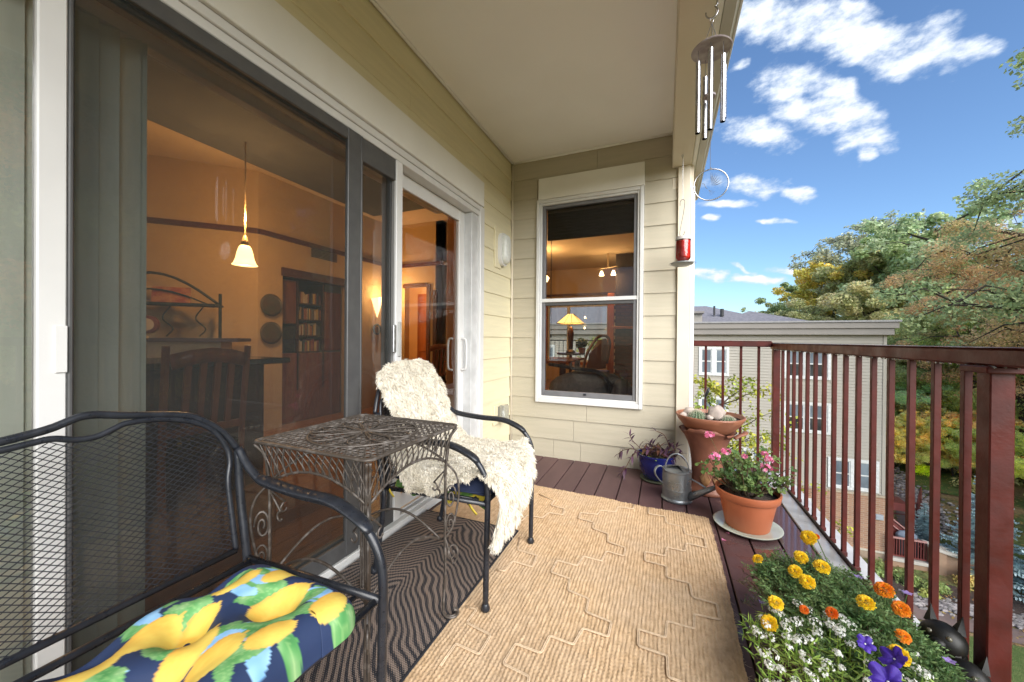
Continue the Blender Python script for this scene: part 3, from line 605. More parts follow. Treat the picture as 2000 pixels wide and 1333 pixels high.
bo = thing('bollard_light', 'dark bollard light standing among river stones beside the upper path', 'bollard light', (13.3, 28.0, ground(13.3, 28.0)))
part('post', MB().lathe([(.09,0),(.09,.62)], 12), M_sh2, bo, 40); part('lamp_cap', MB().lathe([(.10,.625),(.10,.78),(.05,.82),(0,.82)], 12), M_grey, bo, 40)
gr = thing('covered_grill', 'grill under a grey-blue cover behind the short red railing', 'grill', (10.9, 23.75, -9.1))
part('cover', MB().ball((10.85, 23.72, -8.25), .42, 10, (1,.5,.6), lambda d: .12*mnoise.noise(d*3)), mat('tarp_grey', (.20,.24,.30), .4), gr, True)
part('body', MB().bbox(10.5, 11.2, 23.5, 23.84, -9.1, -8.35, .03), mat('grill_dark', (.03,.03,.04), .5), gr)

# ------------------------------------------------------------------ trees
M_bark = mat('bark', (.075,.055,.042), .9, (.045,.035,.028), nscale=3, stretch=(1,1,.3), bump=.8, bscale=12, bdist=.03)
M_leaf = leafmat('autumn_leaves', (3.4,3.2,3.0), (2.4,2.6,2.1), var=.38, obj=True, tr=.42, nscale=.45)
rng = np.random.RandomState(5)
def cloud(cents, rads, n, size, flat=.65, seed=1, elong=1.7, up=.6):
    """n leaf-shaped quads spread over clumps"""
    g = np.random.RandomState(seed); cents = np.asarray(cents, float); rads = np.asarray(rads, float)
    pr_ = rads**2/np.sum(rads**2); k = g.choice(len(cents), n, p=pr_)
    d = g.normal(size=(n,3)); d /= np.linalg.norm(d, axis=1)[:,None]; rr = g.rand(n)**.45
    p = cents[k] + d*rr[:,None]*rads[k][:,None]*np.array([1,1,flat])
    nr = d*.6 + g.normal(size=(n,3))*.7 + np.array([0,0,up]); nr /= np.linalg.norm(nr, axis=1)[:,None]
    a = np.cross(nr, g.normal(size=(n,3))); a /= np.linalg.norm(a, axis=1)[:,None]; b_ = np.cross(nr, a)
    s_ = size*(.6+.8*g.rand(n))[:,None]; a = a*s_*elong*.5; b_ = b_*s_*.5
    return np.stack([p-a, p-b_+a*.1, p+a, p+b_+a*.1], 1).reshape(-1, 3)
def make_tree(name, H, cr, n, size, seed, base=.28, sparse=1.0, nl=13):
    g = random.Random(seed); tr = MB(); cents = []; rads = []
    lean = Vector((g.uniform(-.06,.06), g.uniform(-.06,.06), 1)); tp = [Vector((0,0,-.6))]
    for i in range(1, 8): tp.append(lean*(H*.85*i/7) + Vector((g.gauss(0,.12), g.gauss(0,.12), 0)))
    tr.tube(tp, lambda t: H*.018*(1-t)**.8+.03, 8)
    for i in range(nl):
        f = base + (.92-base)*(i+g.random()*.7)/nl; k = f/.85*7; p0 = tp[min(7, int(k))].lerp(tp[min(7, int(k)+1)], k-int(k)) if k < 7 else tp[7]
        a = i*2.4+g.uniform(-.5,.5); L = cr*(.55+.6*math.sin(PI*min(1, (f-base+.12)/(1.05-base))**.8))*g.uniform(.75,1.15)
        d = Vector((math.cos(a), math.sin(a), .25+.5*f)); pts = [p0]
        for j in range(1, 5): pts.append(p0 + d*(L*j/4) + Vector((g.gauss(0,.12), g.gauss(0,.12), -.03*L*(j/4)**2*2))*(j/2))
        tr.tube(pts, lambda t: H*.007*(1-t)+.015, 5, cap=False)
        for j in (2, 3, 4):
            c = pts[j]; cents.append(c+Vector((g.gauss(0,.2), g.gauss(0,.2), g.gauss(0,.2)))); rads.append(L*.30*g.uniform(.6,1.15)*sparse)
            for q in range(2):
                e_ = c + Vector((g.gauss(0,1), g.gauss(0,1), g.gauss(.15,.6)))*L*.33; tr.tube([c, (c+e_)/2+Vector((0,0,.08*L)), e_], lambda t: .035*(1-t)+.01, 4, cap=False)
                cents.append(e_); rads.append(L*.22*g.uniform(.5,1.1)*sparse)
    cents.append(tp[7]+Vector((0,0,H*.04))); rads.append(cr*.3*sparse)
    lv = cloud(cents, rads, n, size, .7, seed)
    return tr.mesh('trunk', M_bark, True), npmesh('crown', lv, 4, M_leaf)
TREES = [make_tree('t', 16, 4.8, 30000, .22, 11), make_tree('t', 15, 5.2, 28000, .23, 12), make_tree('t', 17, 4.4, 28000, .22, 13),
         make_tree('t', 15, 5.0, 9000, .20, 14, .3, .8), make_tree('t', 14, 5.4, 32000, .21, 15, .18),
         make_tree('t', 16, 5.0, 95000, .095, 16, .16, 1.05, 15), make_tree('t', 16, 4.6, 38000, .072, 17, .3, .75, 12)]
def plant(v, azd, r_, sc, col, label, cat='tree', name='tree', xy=None, szz=1, group=None):
    x, y = xy if xy else (math.sin(R(azd))*r_, math.cos(R(azd))*r_)
    o = thing(name, label, cat, (x, y, ground(x, y)-.1), rnd.uniform(0, 6.28), group); o.scale = (sc, sc, sc*szz)
    tr, crn = TREES[v]; a = put('trunk', tr, o, False); c = put('crown', crn, o, False); c.color = tuple(col)+(1,)
    return o
OLV, YEL, GRN, DGR, ORG, BRN, TEAL, LIM = (.135,.135,.062), (.30,.24,.05), (.125,.155,.065), (.085,.115,.055), (.26,.14,.075), (.19,.135,.085), (.12,.18,.13), (.19,.20,.07)
HILL = [  # variant, azimuth, distance, scale, colour, label
 (2, 11.8, 74, .92, DGR, 'small dark green tree showing just above the hip roof'),
 (1, 13.6, 66, .82, BRN, 'low brownish tree behind the end of the hip roof'),
 (4, 15.4, 62, .88, OLV, 'round olive tree rising over the middle of the parapet'),
 (2, 16.2, 78, .9, DGR, 'dark green treetop poking up behind the olive tree'),
 (0, 18.6, 66, .92, YEL, 'bright yellow tree in the far wood'),
 (4, 17.2, 56, .74, OLV, 'olive bushy tree below the yellow tree'),
 (3, 20.6, 70, 1.0, (.105,.11,.10), 'thin greyish half-bare tree right of the yellow tree'),
 (4, 20.4, 55, .78, (.20,.18,.10), 'tan tree just above the corner of the parapet'),
 (1, 22.2, 62, .86, OLV, 'broad olive-brown tree behind the corner of the parapet'),
 (3, 22.8, 70, .98, (.10,.11,.10), 'tall grey-green sparse tree on the skyline'),
 (0, 24.6, 60, .92, (.13,.17,.09), 'tall muted green tree crowning the slope'),
 (3, 26.2, 56, 1.18, (.11,.15,.10), 'tallest feathery green tree on the skyline'),
 (4, 23.6, 47, .62, (.19,.17,.085), 'tan and gold shrubby tree right of the parapet'),
 (5, 26.2, 46, .70, GRN, 'full green tree in front of the tall skyline trees'),
 (5, 24.4, 44, .42, (.13,.19,.14), 'low blue-green tree touching the parapet corner'),
 (5, 28.6, 45, .74, (.15,.19,.05), 'large mid-green tree over the right part of the railing'),
 (6, 31.8, 42, 1.0, ORG, 'orange-leaved tree at the right edge of the view'),
 (6, 33.8, 38, 1.2, (.24,.155,.085), 'big orange and brown tree cut by the right edge'),
 (4, 21.0, 41, .30, GRN, 'bushy green tree low on the slope above the lawn'),
 (5, 33.5, 36, .30, LIM, 'low yellow-green tree behind the big railing post'),
 (6, 39.4, 29, 1.4, DGR, 'very tall dark green tree with boughs hanging in at the right edge'),
 (3, 21.6, 44, .50, (.22,.18,.10), 'sparse brown sapling beside the neighbouring building'),
]
HILL += [(4, 22.9, 37, .24, (.22,.18,.06), 'golden thicket close beside the grey building corner'), (4, 24.6, 38.5, .27, (.17,.16,.07), 'olive thicket seen between the sixth and seventh wide baluster gaps'),
  (4, 26.2, 39.5, .28, (.24,.18,.06), 'yellow-gold thicket above the lime plant on the bank'), (4, 27.7, 39, .25, (.16,.17,.06), 'yellow-green thicket right above the upper lawn'), (4, 29.2, 40, .30, (.22,.15,.07), 'rusty gold thicket left of the thick railing post'),
  (4, 30.6, 38, .26, (.15,.17,.07), 'pale green thicket beside the thick railing post'), (4, 25.4, 44, .34, (.20,.17,.08), 'tan thicket higher on the bank behind the gold ones'), (4, 28.5, 45, .36, (.19,.18,.07), 'broad olive-gold thicket in the middle of the slope')]
HILL = [a[:4]+(tuple(min(.5, (c*.68+k*.32)*(2.0 if a[3] < .45 else 1.2)) for c, k in zip(a[4], (.185,.19,.12))),)+a[5:] for a in HILL]  # leaf colours washed paler in place of haze, small ones also brightened
for a in HILL: plant(*a, group='trees on the wooded hillside')
cols = (GRN, OLV, DGR, YEL, (.15,.2,.06), ORG, LIM, BRN)
for i in range(8):      # the wood goes on to the right, where the door glass mirrors it
    az_ = 54+4.2*i+rnd.uniform(-1, 1) if i else 47; r_ = rnd.uniform(38, 43) if i % 2 else rnd.uniform(46, 54)
    plant(5 if i % 2 else 6, az_, r_, rnd.uniform(1.75, 2.1) if i else 1.4, cols[(i*3) % 8], 'tall tree of the wood outside the right edge, seen mirrored in the door glass', group='trees mirrored in the door glass')
# understorey on the slope
cs, rs = [], []
for i in range(700):
    a = R(rnd.uniform(10, 62)); r_ = rnd.uniform(41, 70); x, y = math.sin(a)*r_, math.cos(a)*r_
    if x < 10.5 and y < 38: continue
    cs.append((x, y, ground(x, y)+rnd.uniform(.1, .9))); rs.append(rnd.uniform(.6, 1.8))
us = put('undergrowth', npmesh('undergrowth', cloud(cs, rs, 90000, .24, .7, 77), 4, leafmat('undergrowth', (.72,.62,.34), (.42,.46,.2), var=.5, nscale=.25)), kind='stuff')

def make_spruce(H, cr, seed):
    g = random.Random(seed); tr = MB(); tr.tube([(0,0,-.2), (0,0,H*.97)], lambda t: .11*(1-t)+.01, 7); V = []
    z = .3
    while z < H*.97:
        f = 1-z/H; L = cr*f**.85+.08; nb_ = int(5+9*f)
        for i in range(nb_):
            a = g.uniform(0, 6.28); d = Vector((math.cos(a), math.sin(a), 0)); l = L*g.uniform(.75, 1.08); sd_ = Vector((-d.y, d.x, 0))
            m = max(4, int(l/.085))
            for j in range(m):
                t = (j+.5)/m; c = Vector((0,0,z)) + d*(l*t) + Vector((0,0,-.30*l*t+.22*l*t*t)); w_ = .26*l*(1-t)+.05
                for s_ in (-1, 1):
                    for q in range(2):
                        tip = c + sd_*(s_*w_*g.uniform(.6,1.1)) + d*(w_*.55) + Vector((0,0,g.uniform(-.07,.03))); wd = Vector((0,0,1))*.028+d*.035
                        V += [c-wd, c+wd, tip+wd*.5, tip-wd*.5]
        z += .17+.12*f
    return tr.mesh('trunk', M_bark, True), npmesh('needles', [tuple(v) for v in V], 4, leafmat('blue_spruce_needles', (.66,.80,.82), (.42,.55,.56), var=.35, tr=.1))
sp_ = make_spruce(5.6, 2.0, 3)
for (x, y, s_, lb) in ((13.3, 23.2, .88, 'blue spruce seen between the last balusters and the thick post'), (12.0, 24.8, .42, 'smaller blue spruce beside the retaining wall'), (15.4, 21.5, 1.2, 'blue spruce hidden mostly behind the thick railing post')):
    o = thing('blue_spruce', lb, 'spruce tree', (x, y, ground(x, y)), rnd.uniform(0, 6), 'blue spruces below the balcony'); o.scale = (s_,)*3
    put('trunk', sp_[0], o, False); put('needles', sp_[1], o, False)
def shrub(x, y, r_, col, label, name='shrub', n=900, sz=.07, fl=.75, z=None, lm={}):
    o = thing(name, label, 'shrub', (x, y, (ground(x, y) if z is None else z)), 0, 'garden shrubs'); g = random.Random(int(x*100+y))
    cs = [(g.gauss(0, .35)*r_, g.gauss(0, .35)*r_, r_*fl*g.uniform(.2, .8)) for _ in range(9)]
    c = put('foliage', npmesh('foliage', cloud(cs, [r_*.5]*9, n, sz, .8, int(x*10)+3), 4, M_leaf), o, False); c.color = tuple(col)+(1,)
    st = MB()
    for q in cs: st.tube([(0,0,-.05), (q[0]*.5, q[1]*.5, q[2]*.6), q], .012, 4)
    put('stems', st.mesh('stems', M_bark), o, False)
for (x, y, r_, cc, lb) in ((7.4, 22.2, .55, GRN, 'clipped green shrub at the foot of the brick wall, leftmost'), (8.3, 22.15, .5, DGR, 'dark green shrub at the foot of the brick wall'), (9.2, 22.1, .6, GRN, 'green shrub below the brick corner'),
    (10.1, 21.8, .55, GRN, 'green shrub under the pale wall cap'), (10.35, 21.0, .35, LIM, 'small lime green shrub in the mulch'), (10.9, 21.6, .5, GRN, 'green shrub at the end of the low wall'),
    (16.6, 34.4, .8, (.45,.5,.05), 'bright lime ground plant on the upper lawn'), (15.3, 36.5, 1.1, (.12,.10,.07), 'brown twiggy shrub near the building corner'), (18.6, 39.8, 1.5, DGR, 'dark rounded bush above the upper lawn'),
    (21.5, 41.5, 1.4, GRN, 'green rounded bush at the top of the upper lawn'), (12.6, 22.3, .8, (.3,.24,.1), 'yellowing shrub beside the blue spruces'), (17.6, 31.4, 1.2, (.28,.26,.14), 'pale green and rust shrub on the bank')):
    shrub(x, y, r_, cc, lb)
# fallen leaves on the bank
V = []
for i in range(5200):
    a = R(rnd.uniform(22, 42)); r_ = rnd.uniform(22, 44); x, y = math.sin(a)*r_, math.cos(a)*r_
    if 10.2 > x: continue
    z = ground(x, y)+.06; s_ = rnd.uniform(.03, .07); q = rnd.uniform(0, 6.28); dx, dy = s_*math.cos(q), s_*math.sin(q)
    V += [(x-dx,y-dy,z), (x+dy*.6,y-dx*.6,z+.02), (x+dx,y+dy,z+.03), (x-dy*.6,y+dx*.6,z+.01)]
put('fallen_leaves', npmesh('fallen_leaves', V, 4, leafmat('fallen_leaves', (.34,.17,.06), (.30,.24,.08), var=.4, tr=0)), kind='stuff')
# young yellow-green tree between the two buildings
def young(seed, H, n):
    g = random.Random(seed); tr = MB(); cs = []; rs = []
    tp = [Vector((0,0,-.3)), Vector((.1,0,H*.35)), Vector((.0,.1,H*.65)), Vector((.1,.0,H*.98))]; tr.tube(spline(tp, 4), lambda t: .07*(1-t)+.008, 7)
    for i in range(34):
        f = g.uniform(.3, .98); p0 = Vector((.08, .03, H*f)); a = i*2.4; L = (1.15-f)*H*.36+.35
        pts = [p0 + Vector((math.cos(a), math.sin(a), .75))*(L*j/4) + Vector((g.gauss(0,.05), g.gauss(0,.05), -.05*j*j*.3)) for j in range(5)]
        tr.tube(pts, lambda t: .018*(1-t)+.004, 5, cap=False)
        for j in (1, 2, 3, 4):
            e_ = pts[j] + Vector((g.gauss(0,.25), g.gauss(0,.25), g.gauss(.1,.15))); tr.tube([pts[j], e_], .004, 3, cap=False); cs += [pts[j], e_]; rs += [.22, .18]
    return tr.mesh('trunk', M_bark, True), npmesh('crown', cloud(cs, rs, n, .062, .9, seed, 1.5), 4, leafmat('yellow_green_leaves', (.42,.40,.05), (.22,.30,.05), var=.35))
yt = young(4, 9.2, 5200)
for (x, y, h, s_, lb) in ((1.55, 11.8, -9.6, 1.02, 'slender yellow-green tree just outside the far corner of the railing'), (-1.9, 15.2, -9.6, 1.14, 'slender green tree seen through the living room windows')):
    o = thing('young_tree', lb, 'tree', (x, y, h), x); o.scale = (s_*1.0,)*3; put('trunk', yt[0], o, False); put('crown', yt[1], o, False)

# ------------------------------------------------------------------ rooms behind the glass
M_iw = mat('warm_wall', (.52,.36,.19), .8, (.47,.32,.165), nscale=2)
M_ic = mat('warm_ceiling', (.66,.50,.32), .85, (.62,.47,.3), nscale=2)
M_crown = mat('cherry_moulding', (.10,.030,.018), .4, (.07,.02,.012), nscale=6)
M_cherry = mat('cherry_wood', (.20,.060,.025), .35, (.13,.035,.016), nscale=5, stretch=(6,6,1))
M_dkwood = mat('dark_wood', (.055,.022,.014), .35, (.035,.014,.010), nscale=5, stretch=(1,1,6))
M_fl = mat('oak_floor', (.34,.16,.06), .3, (.25,.11,.04), nscale=4, stretch=(6,.6,1))
M_iron = mat('green_black_iron', (.02,.03,.025), .5)
ROOM_Z = 2.95; XF = -4.25; YB = 9.6
fl = part('room_floor', MB().box(-7.5, WX-.14, -3, 12, -.12, -.02), M_fl, kind='structure')
x = -7.4
while x < WX-.25:
    part('floor_plank', MB().bbox(x, x+.148, -3, 9.6, -.0195, .0, .002), M_fl, fl); x += .15
part('room_floor', MB().box(WX-.139, .05, WY+.16, YB, -.12, -.001), M_fl, kind='structure')
rc = part('room_ceiling', MB().box(-7.5, WX-.02, -3, YB+.2, ROOM_Z, ROOM_Z+.15), M_ic, kind='structure')
part('room_ceiling', MB().box(WX-.019, .2, WY+.16, YB+.2, ROOM_Z, ROOM_Z+.15), M_ic, kind='structure')
iw = thing('dining_room_wall', 'warm ochre dining room walls with a dark picture rail seen through the door glass', 'wall', (XF, 4, 0))
def wallseg(nm, ax, ay, bx, by, z0, z1, th, m, par):
    d = Vector((bx-ax, by-ay, 0)).normalized(); n_ = Vector((-d.y, d.x, 0))*th
    q = [(ax,ay), (bx,by), (bx+n_.x,by+n_.y), (ax+n_.x,ay+n_.y)]
    return part(nm, MB().hexa([(p[0],p[1],z0) for p in q], [(p[0],p[1],z1) for p in q]), m, par)
# walls: 45 degree piece, long piece with the bookcase alcove, return wall with the doorway, long right piece
wallseg('wall_panel', -6.35, .63, -4.25, 2.73, 0, ROOM_Z, .12, M_iw, iw)
wallseg('wall_panel', -6.35, -3, -6.35, .63, 0, ROOM_Z, .12, M_iw, iw)
wallseg('wall_panel', XF, 2.73, XF, 3.02, 0, ROOM_Z, .12, M_iw, iw)
wallseg('wall_panel', XF, 3.02, XF, 4.0, 1.90, ROOM_Z, .12, M_iw, iw)
wallseg('wall_panel', XF, 4.0, XF, 4.93, 0, ROOM_Z, .12, M_iw, iw)
wallseg('wall_panel', XF, 4.93, -3.98, 4.93, 0, ROOM_Z, .12, M_iw, iw)
wallseg('wall_panel', -3.98, 4.93, -3.47, 4.93, 1.95, ROOM_Z, .12, M_iw, iw)
wallseg('wall_panel', -3.47, 4.93, -3.26, 4.93, 0, ROOM_Z, .12, M_iw, iw)
wallseg('wall_panel', -3.26, 4.93, -3.26, YB, 0, ROOM_Z, .12, M_iw, iw)
part('far_closure', MB().box(-7.5, -7.4, -3, 9.6, 0, ROOM_Z), M_iw, iw); wallseg('rear_wall', -6.4, -3.0, WX-.14, -3.0, 0, ROOM_Z, -.1, M_iw, iw)
def rail_(ax, ay, bx, by, z=2.30, h=.055):
    d = Vector((bx-ax, by-ay, 0)).normalized(); n_ = Vector((d.y, -d.x, 0))*.035
    q = [(ax,ay), (bx,by), (bx+n_.x,by+n_.y), (ax+n_.x,ay+n_.y)]
    part('picture_rail', MB().hexa([(p[0],p[1],z-h) for p in q][::-1], [(p[0],p[1],z) for p in q][::-1]), M_crown, iw)
rail_(-6.35, .63, -4.25, 2.73); rail_(XF, 2.73, XF, 4.93); rail_(XF, 4.93, -3.26, 4.93); rail_(-3.26, 4.93, -3.26, YB)
part('wall_vent', (lambda m: ([m.box(XF+.002, XF+.014, 3.40, 3.80, 2.13+.018*i, 2.141+.018*i) for i in range(7)], m)[1])(MB()), M_dkwood, iw)
part('side_inner_wall', MB().box(WX-.155, WX-.151, 2.66, WY+.16, -.02, ROOM_Z), M_iw, iw)
part('door_head_inner', MB().box(WX-.16, WX-.13, -3, 2.66, 2.14, ROOM_Z), M_iw, iw)
# bookcase alcove
bc = thing('bookcase', 'cherry built-in bookcase filled with books in the wall opening', 'bookcase', (-4.5, 3.5, 0))
part('back_panel', MB().box(-4.72, -4.70, 3.0, 4.0, 0, 1.9), M_dkwood, bc)
part('header', MB().box(XF-.13, XF+.02, 3.0, 4.02, 1.82, 1.92), M_crown, bc)
part('left_door', MB().bbox(XF-.14, XF-.10, 3.04, 3.28, 1.25, 1.80, .01), M_cherry, bc); part('side_post', MB().box(XF-.4, XF-.10, 3.285, 3.31, .4, 1.80), M_dkwood, bc)
part('side_post', MB().box(XF-.4, XF-.10, 3.665, 3.69, .4, 1.80), M_dkwood, bc); part('right_door', MB().bbox(XF-.14, XF-.10, 3.70, 3.98, .9, 1.72, .01), M_cherry, bc)
part('lower_cabinet', MB().bbox(XF-.38, XF-.10, 3.04, 3.98, 0, .88, .01), M_cherry, bc); part('screen', MB().bbox(XF-.16, XF-.11, 3.05, 3.27, .90, 1.22, .01), M_black, bc)
bcol = [(.45,.30,.16), (.20,.06,.04), (.55,.45,.30), (.10,.12,.10), (.35,.12,.05), (.60,.42,.12), (.08,.07,.09)]
BM = [mat('book_cover', c, .6) for c in bcol]
for s_ in range(4):
    z0 = .90+.21*s_; part('shelf', MB().box(XF-.4, XF-.105, 3.311, 3.664, z0-.018, z0-.001), M_dkwood, bc); y = 3.315
    while y < 3.645:
        w_ = rnd.uniform(.012, .028); h = rnd.uniform(.11, .165)
        if rnd.random() > .12: part('book', MB().box(XF-.30, XF-.13, y, y+w_-.0015, z0, z0+h), rnd.choice(BM), bc)
        y += w_
for i, (y, z_, lb) in enumerate(((2.86, 1.452, 'upper of two round dark wall plates beside the bookcase'), (2.86, 1.13, 'lower of two round dark wall plates beside the bookcase'))):
    o = thing('wall_plate', lb, 'plate', (XF+.01, y, z_), 0, 'round plates on the dining room wall')
    part('plate', MB().lathe([(0,0), (.10,.004), (.125,.014), (.13,.018), (.10,.02), (0,.022)], 24, (XF+.02, y, z_), axis=(1,0,0)), mat('plate_dark', (.05,.055,.035), .5, (.10,.06,.03), nscale=22), o, True)
# pendant
px, py = -3.48, 2.12
pend = thing('pendant_lamp', 'lit bell-shaped glass pendant lamp hanging over the dining area', 'pendant lamp', (px, py, ROOM_Z))
M_plast = mat('pendant_metal', (.50,.36,.2), .4)
part('canopy', MB().lathe([(.085,0), (.08,-.02), (.03,-.035), (0,-.035)], 20, (px, py, ROOM_Z)), M_plast, pend, True)
part('cord', MB().tube([(px,py,ROOM_Z-.03), (px,py,1.98)], .007, 6), M_plast, pend)
part('holder', MB().lathe([(.0,1.99), (.012,1.985), (.022,1.94), (.036,1.896), (.0,1.896)], 16, (px, py, 0)), M_plast, pend, True)
part('lamp_shade', MB().lathe([(.036,1.915), (.048,1.895), (.060,1.855), (.070,1.80), (.086,1.755), (.098,1.742)], 28, (px, py, -.02)), mat('lit_frosted_glass', (.9,.7,.4), .4, emit=((1.0,.66,.24), 2.6)), pend, True)
part('bulb', MB().ball((px, py, 1.80), .032, 12), mat('lit_bulb', (1,.9,.7), .4, emit=((1,.8,.45), 18)), pend, True)
def lamp(x, y, z_, e, col=(1,.62,.28), r_=.05):
    d = bpy.data.lights.new('lamp_light', 'POINT'); d.energy = e; d.color = col; d.shadow_soft_size = r_
    o = bpy.data.objects.new('lamp_light', d); C.objects.link(o); o.location = (x, y, z_); return o
lamp(px, py, 1.66, 7, (1,.54,.22)); lamp(px+.02, py, 2.14, 24, (1,.56,.22))
# the upper light hangs free above the shade, added to brighten the ceiling
# wall sconce
sc = thing('wall_sconce', 'lit pointed glass wall sconce above a dark ring ornament', 'wall lamp', (XF, 4.55, 1.5))
mb = MB(); mb.add([(XF+.02,4.44,1.70), (XF+.11,4.50,1.72), (XF+.11,4.62,1.735), (XF+.02,4.68,1.75), (XF+.03,4.56,1.40)], [(0,1,4), (1,2,4), (2,3,4), (3,0,4), (0,3,2,1)])
part('lamp_shade', mb, mat('sconce_glass', (.9,.7,.5), .4, emit=((1,.62,.28), 2.2)), sc)
mb = MB(); mb.tube(arc((XF+.03,4.56,1.22), .075, 0, 2*PI, 20, (0,1,0), (0,0,1))[:-1], .016, 6, closed=True); part('ring', mb, M_iron, sc, True)
lamp(XF+.22, 4.57, 1.80, 9)
# doorway with orange panelled door
dr = thing('panelled_door', 'orange-brown panelled door lit from behind in the inner doorway', 'door', (-3.8, 4.93, 0))
M_or = mat('orange_oak', (.42,.13,.03), .35, (.34,.10,.022), nscale=4, stretch=(5,5,1))
part('leaf', MB().bbox(-4.02, -3.66, 5.32, 5.36, 0, 1.86, .004), M_or, dr)
for z0, z1 in ((.15,.75), (.85,1.30), (1.38,1.72)): part('panel', MB().bbox(-3.97, -3.72, 5.30, 5.319, z0, z1, .008), M_or, dr)
part('casing', MB().box(-3.53, -3.47, 4.90, 4.929, 0, 1.95), M_crown, dr); part('casing', MB().box(-4.0, -3.531, 4.90, 4.929, 1.91, 1.97), M_crown, dr)
part('hall_wall', MB().box(-5.2, -3.1, 6.4, 6.45, 0, ROOM_Z), M_iw, dr)
part('hall_wall', MB().box(-5.2, -5.15, 4.93, 6.45, 0, ROOM_Z), M_iw, dr); part('hall_wall', MB().box(-5.2, -4.25, 4.93, 5.05, 0, ROOM_Z), M_iw, dr); lamp(-3.9, 5.9, 2.1, 30)  # bare point light added to brighten the hall, it has no fixture
o = tag(part('dark_post', MB().bbox(-3.40, -3.33, 4.885, 4.928, 0, 1.85, .004), M_dkwood), 'tall narrow dark wooden post on the wall right of the doorway', 'post')
# island and chairs
isl = thing('kitchen_island', 'dark kitchen island with black counter behind the wooden chair', 'island', (-3.0, 1.4, 0))
part('counter_top', MB().bbox(-3.35, -2.62, .35, 1.93, .885, .925, .006), mat('black_granite', (.02,.022,.025), .15), isl)
part('cabinet', MB().bbox(-3.30, -2.80, .45, 1.85, 0, .884, .006), M_dkwood, isl)
def slat_chair(nm, lab, x, y, rz, s=1.0, m=M_cherry):
    o = thing(nm, lab, 'chair', (x, y, 0), rz, 'wooden slat-back chairs indoors'); o.scale = (s, s, s)
    for sy_ in (-1, 1):
        a = part('rear_leg', MB().tube(spline([(-.02, sy_*.19, 0), (0, sy_*.19, .45), (-.05, sy_*.195, 1.04)], 5), .018, 6), m, o, world=False)
        part('front_leg', MB().bbox(.36, .395, sy_*.18-.017, sy_*.18+.017, 0, .44, .003), m, o, world=False)
    part('seat', MB().bbox(-.01, .41, -.2, .2, .441, .475, .008), M_dkwood, o, world=False)
    top = MB(); P = [(-.05-.02*math.cos(a*PI/2), a*.18, .955+.035*math.cos(a*PI/2)) for a in (-1,-.5,0,.5,1)]; top.tube(P, .013, 6, ry=.045, upv=(0,0,1)); part('top_rail', top, m, o, True, world=False)
    part('lower_rail', MB().box(-.015, .01, -.18, .18, .56, .60), m, o, world=False)
    for k in range(4): part('slat', MB().hexa([(-.01,-.125+.07*k,.60),(.004,-.125+.07*k,.60),(.004,-.095+.07*k,.60),(-.01,-.095+.07*k,.60)], [(-.055,-.125+.07*k,.95),(-.04,-.125+.07*k,.95),(-.04,-.095+.07*k,.95),(-.055,-.095+.07*k,.95)]), m, o, world=False)
    return o
slat_chair('slat_chair', 'wooden slat-back chair by the dark island, its back to the glass', -2.33, 1.215, PI, .99)
slat_chair('slat_chair', 'slat-back chair standing by the dark post, seen through the open door panel', -3.0, 4.45, R(160), .98)
# baker's rack, its ornaments and the jar on the island
bx, by = -4.62, 1.95; u = Vector((.7071, .7071, 0))
def B(s_, z_, off=0): p = Vector((bx, by, 0)) + u*s_ + Vector((.7071, -.7071, 0))*off; return (p.x, p.y, z_)
rk = thing('bakers_rack', 'dark iron scrolled rack with arched top above a small counter', 'rack', (bx, by, 0))
part('arched_top', MB().tube([B(-.55+1.1*i/12, 1.40+.30*math.sin(PI*i/12)) for i in range(13)], .014, 6), M_iron, rk, True)
part('inner_arch', MB().tube([B(-.50+1.0*i/12, 1.38+.16*math.sin(PI*i/12)) for i in range(13)], .008, 5), M_iron, rk, True)
part('upright', MB().tube([B(.55, .0), B(.55, 1.52)], .016, 6), M_iron, rk); part('upright', MB().tube([B(-.55, 0), B(-.55, 1.52)], .016, 6), M_iron, rk)
part('shelf', MB().hexa([B(-.55,1.385,-.10), B(.55,1.385,-.10), B(.55,1.385,.15), B(-.55,1.385,.15)], [B(-.55,1.405,-.10), B(.55,1.405,-.10), B(.55,1.405,.15), B(-.55,1.405,.15)]), M_iron, rk)
for q in (-.35, -.12, .12, .38): part('scroll', MB().tube(spline([B(q, 1.08), B(q+.05, 1.16), B(q-.03, 1.26), B(q+.03, 1.38)], 5), .007, 5), M_iron, rk, True)
sb = thing('sideboard', 'cream sideboard with a dark top under the iron rack', 'sideboard', (bx, by, 0))
part('top', MB().hexa([B(-.6,1.03,-.16), B(.78,1.03,-.16), B(.78,1.03,.30), B(-.6,1.03,.30)], [B(-.6,1.065,-.16), B(.78,1.065,-.16), B(.78,1.065,.30), B(-.6,1.065,.30)]), M_dkwood, sb)
part('body', MB().hexa([B(-.5,0,-.12), B(.62,0,-.12), B(.62,0,.22), B(-.5,0,.22)], [B(-.5,1.029,-.12), B(.62,1.029,-.12), B(.62,1.029,.22), B(-.5,1.029,.22)]), mat('cream_cabinet', (.50,.38,.22), .5), sb)
o = tag(part('picture_box', MB().hexa([B(.0,1.406,-.02), B(.30,1.406,-.02), B(.30,1.406,.0), B(.0,1.406,.0)], [B(.0,1.57,-.04), B(.30,1.57,-.04), B(.30,1.57,-.02), B(.0,1.57,-.02)]), mat('red_picture', (.30,.07,.04), .5, (.42,.20,.09), nscale=14)), 'small red patterned picture standing on the iron rack shelf', 'picture')
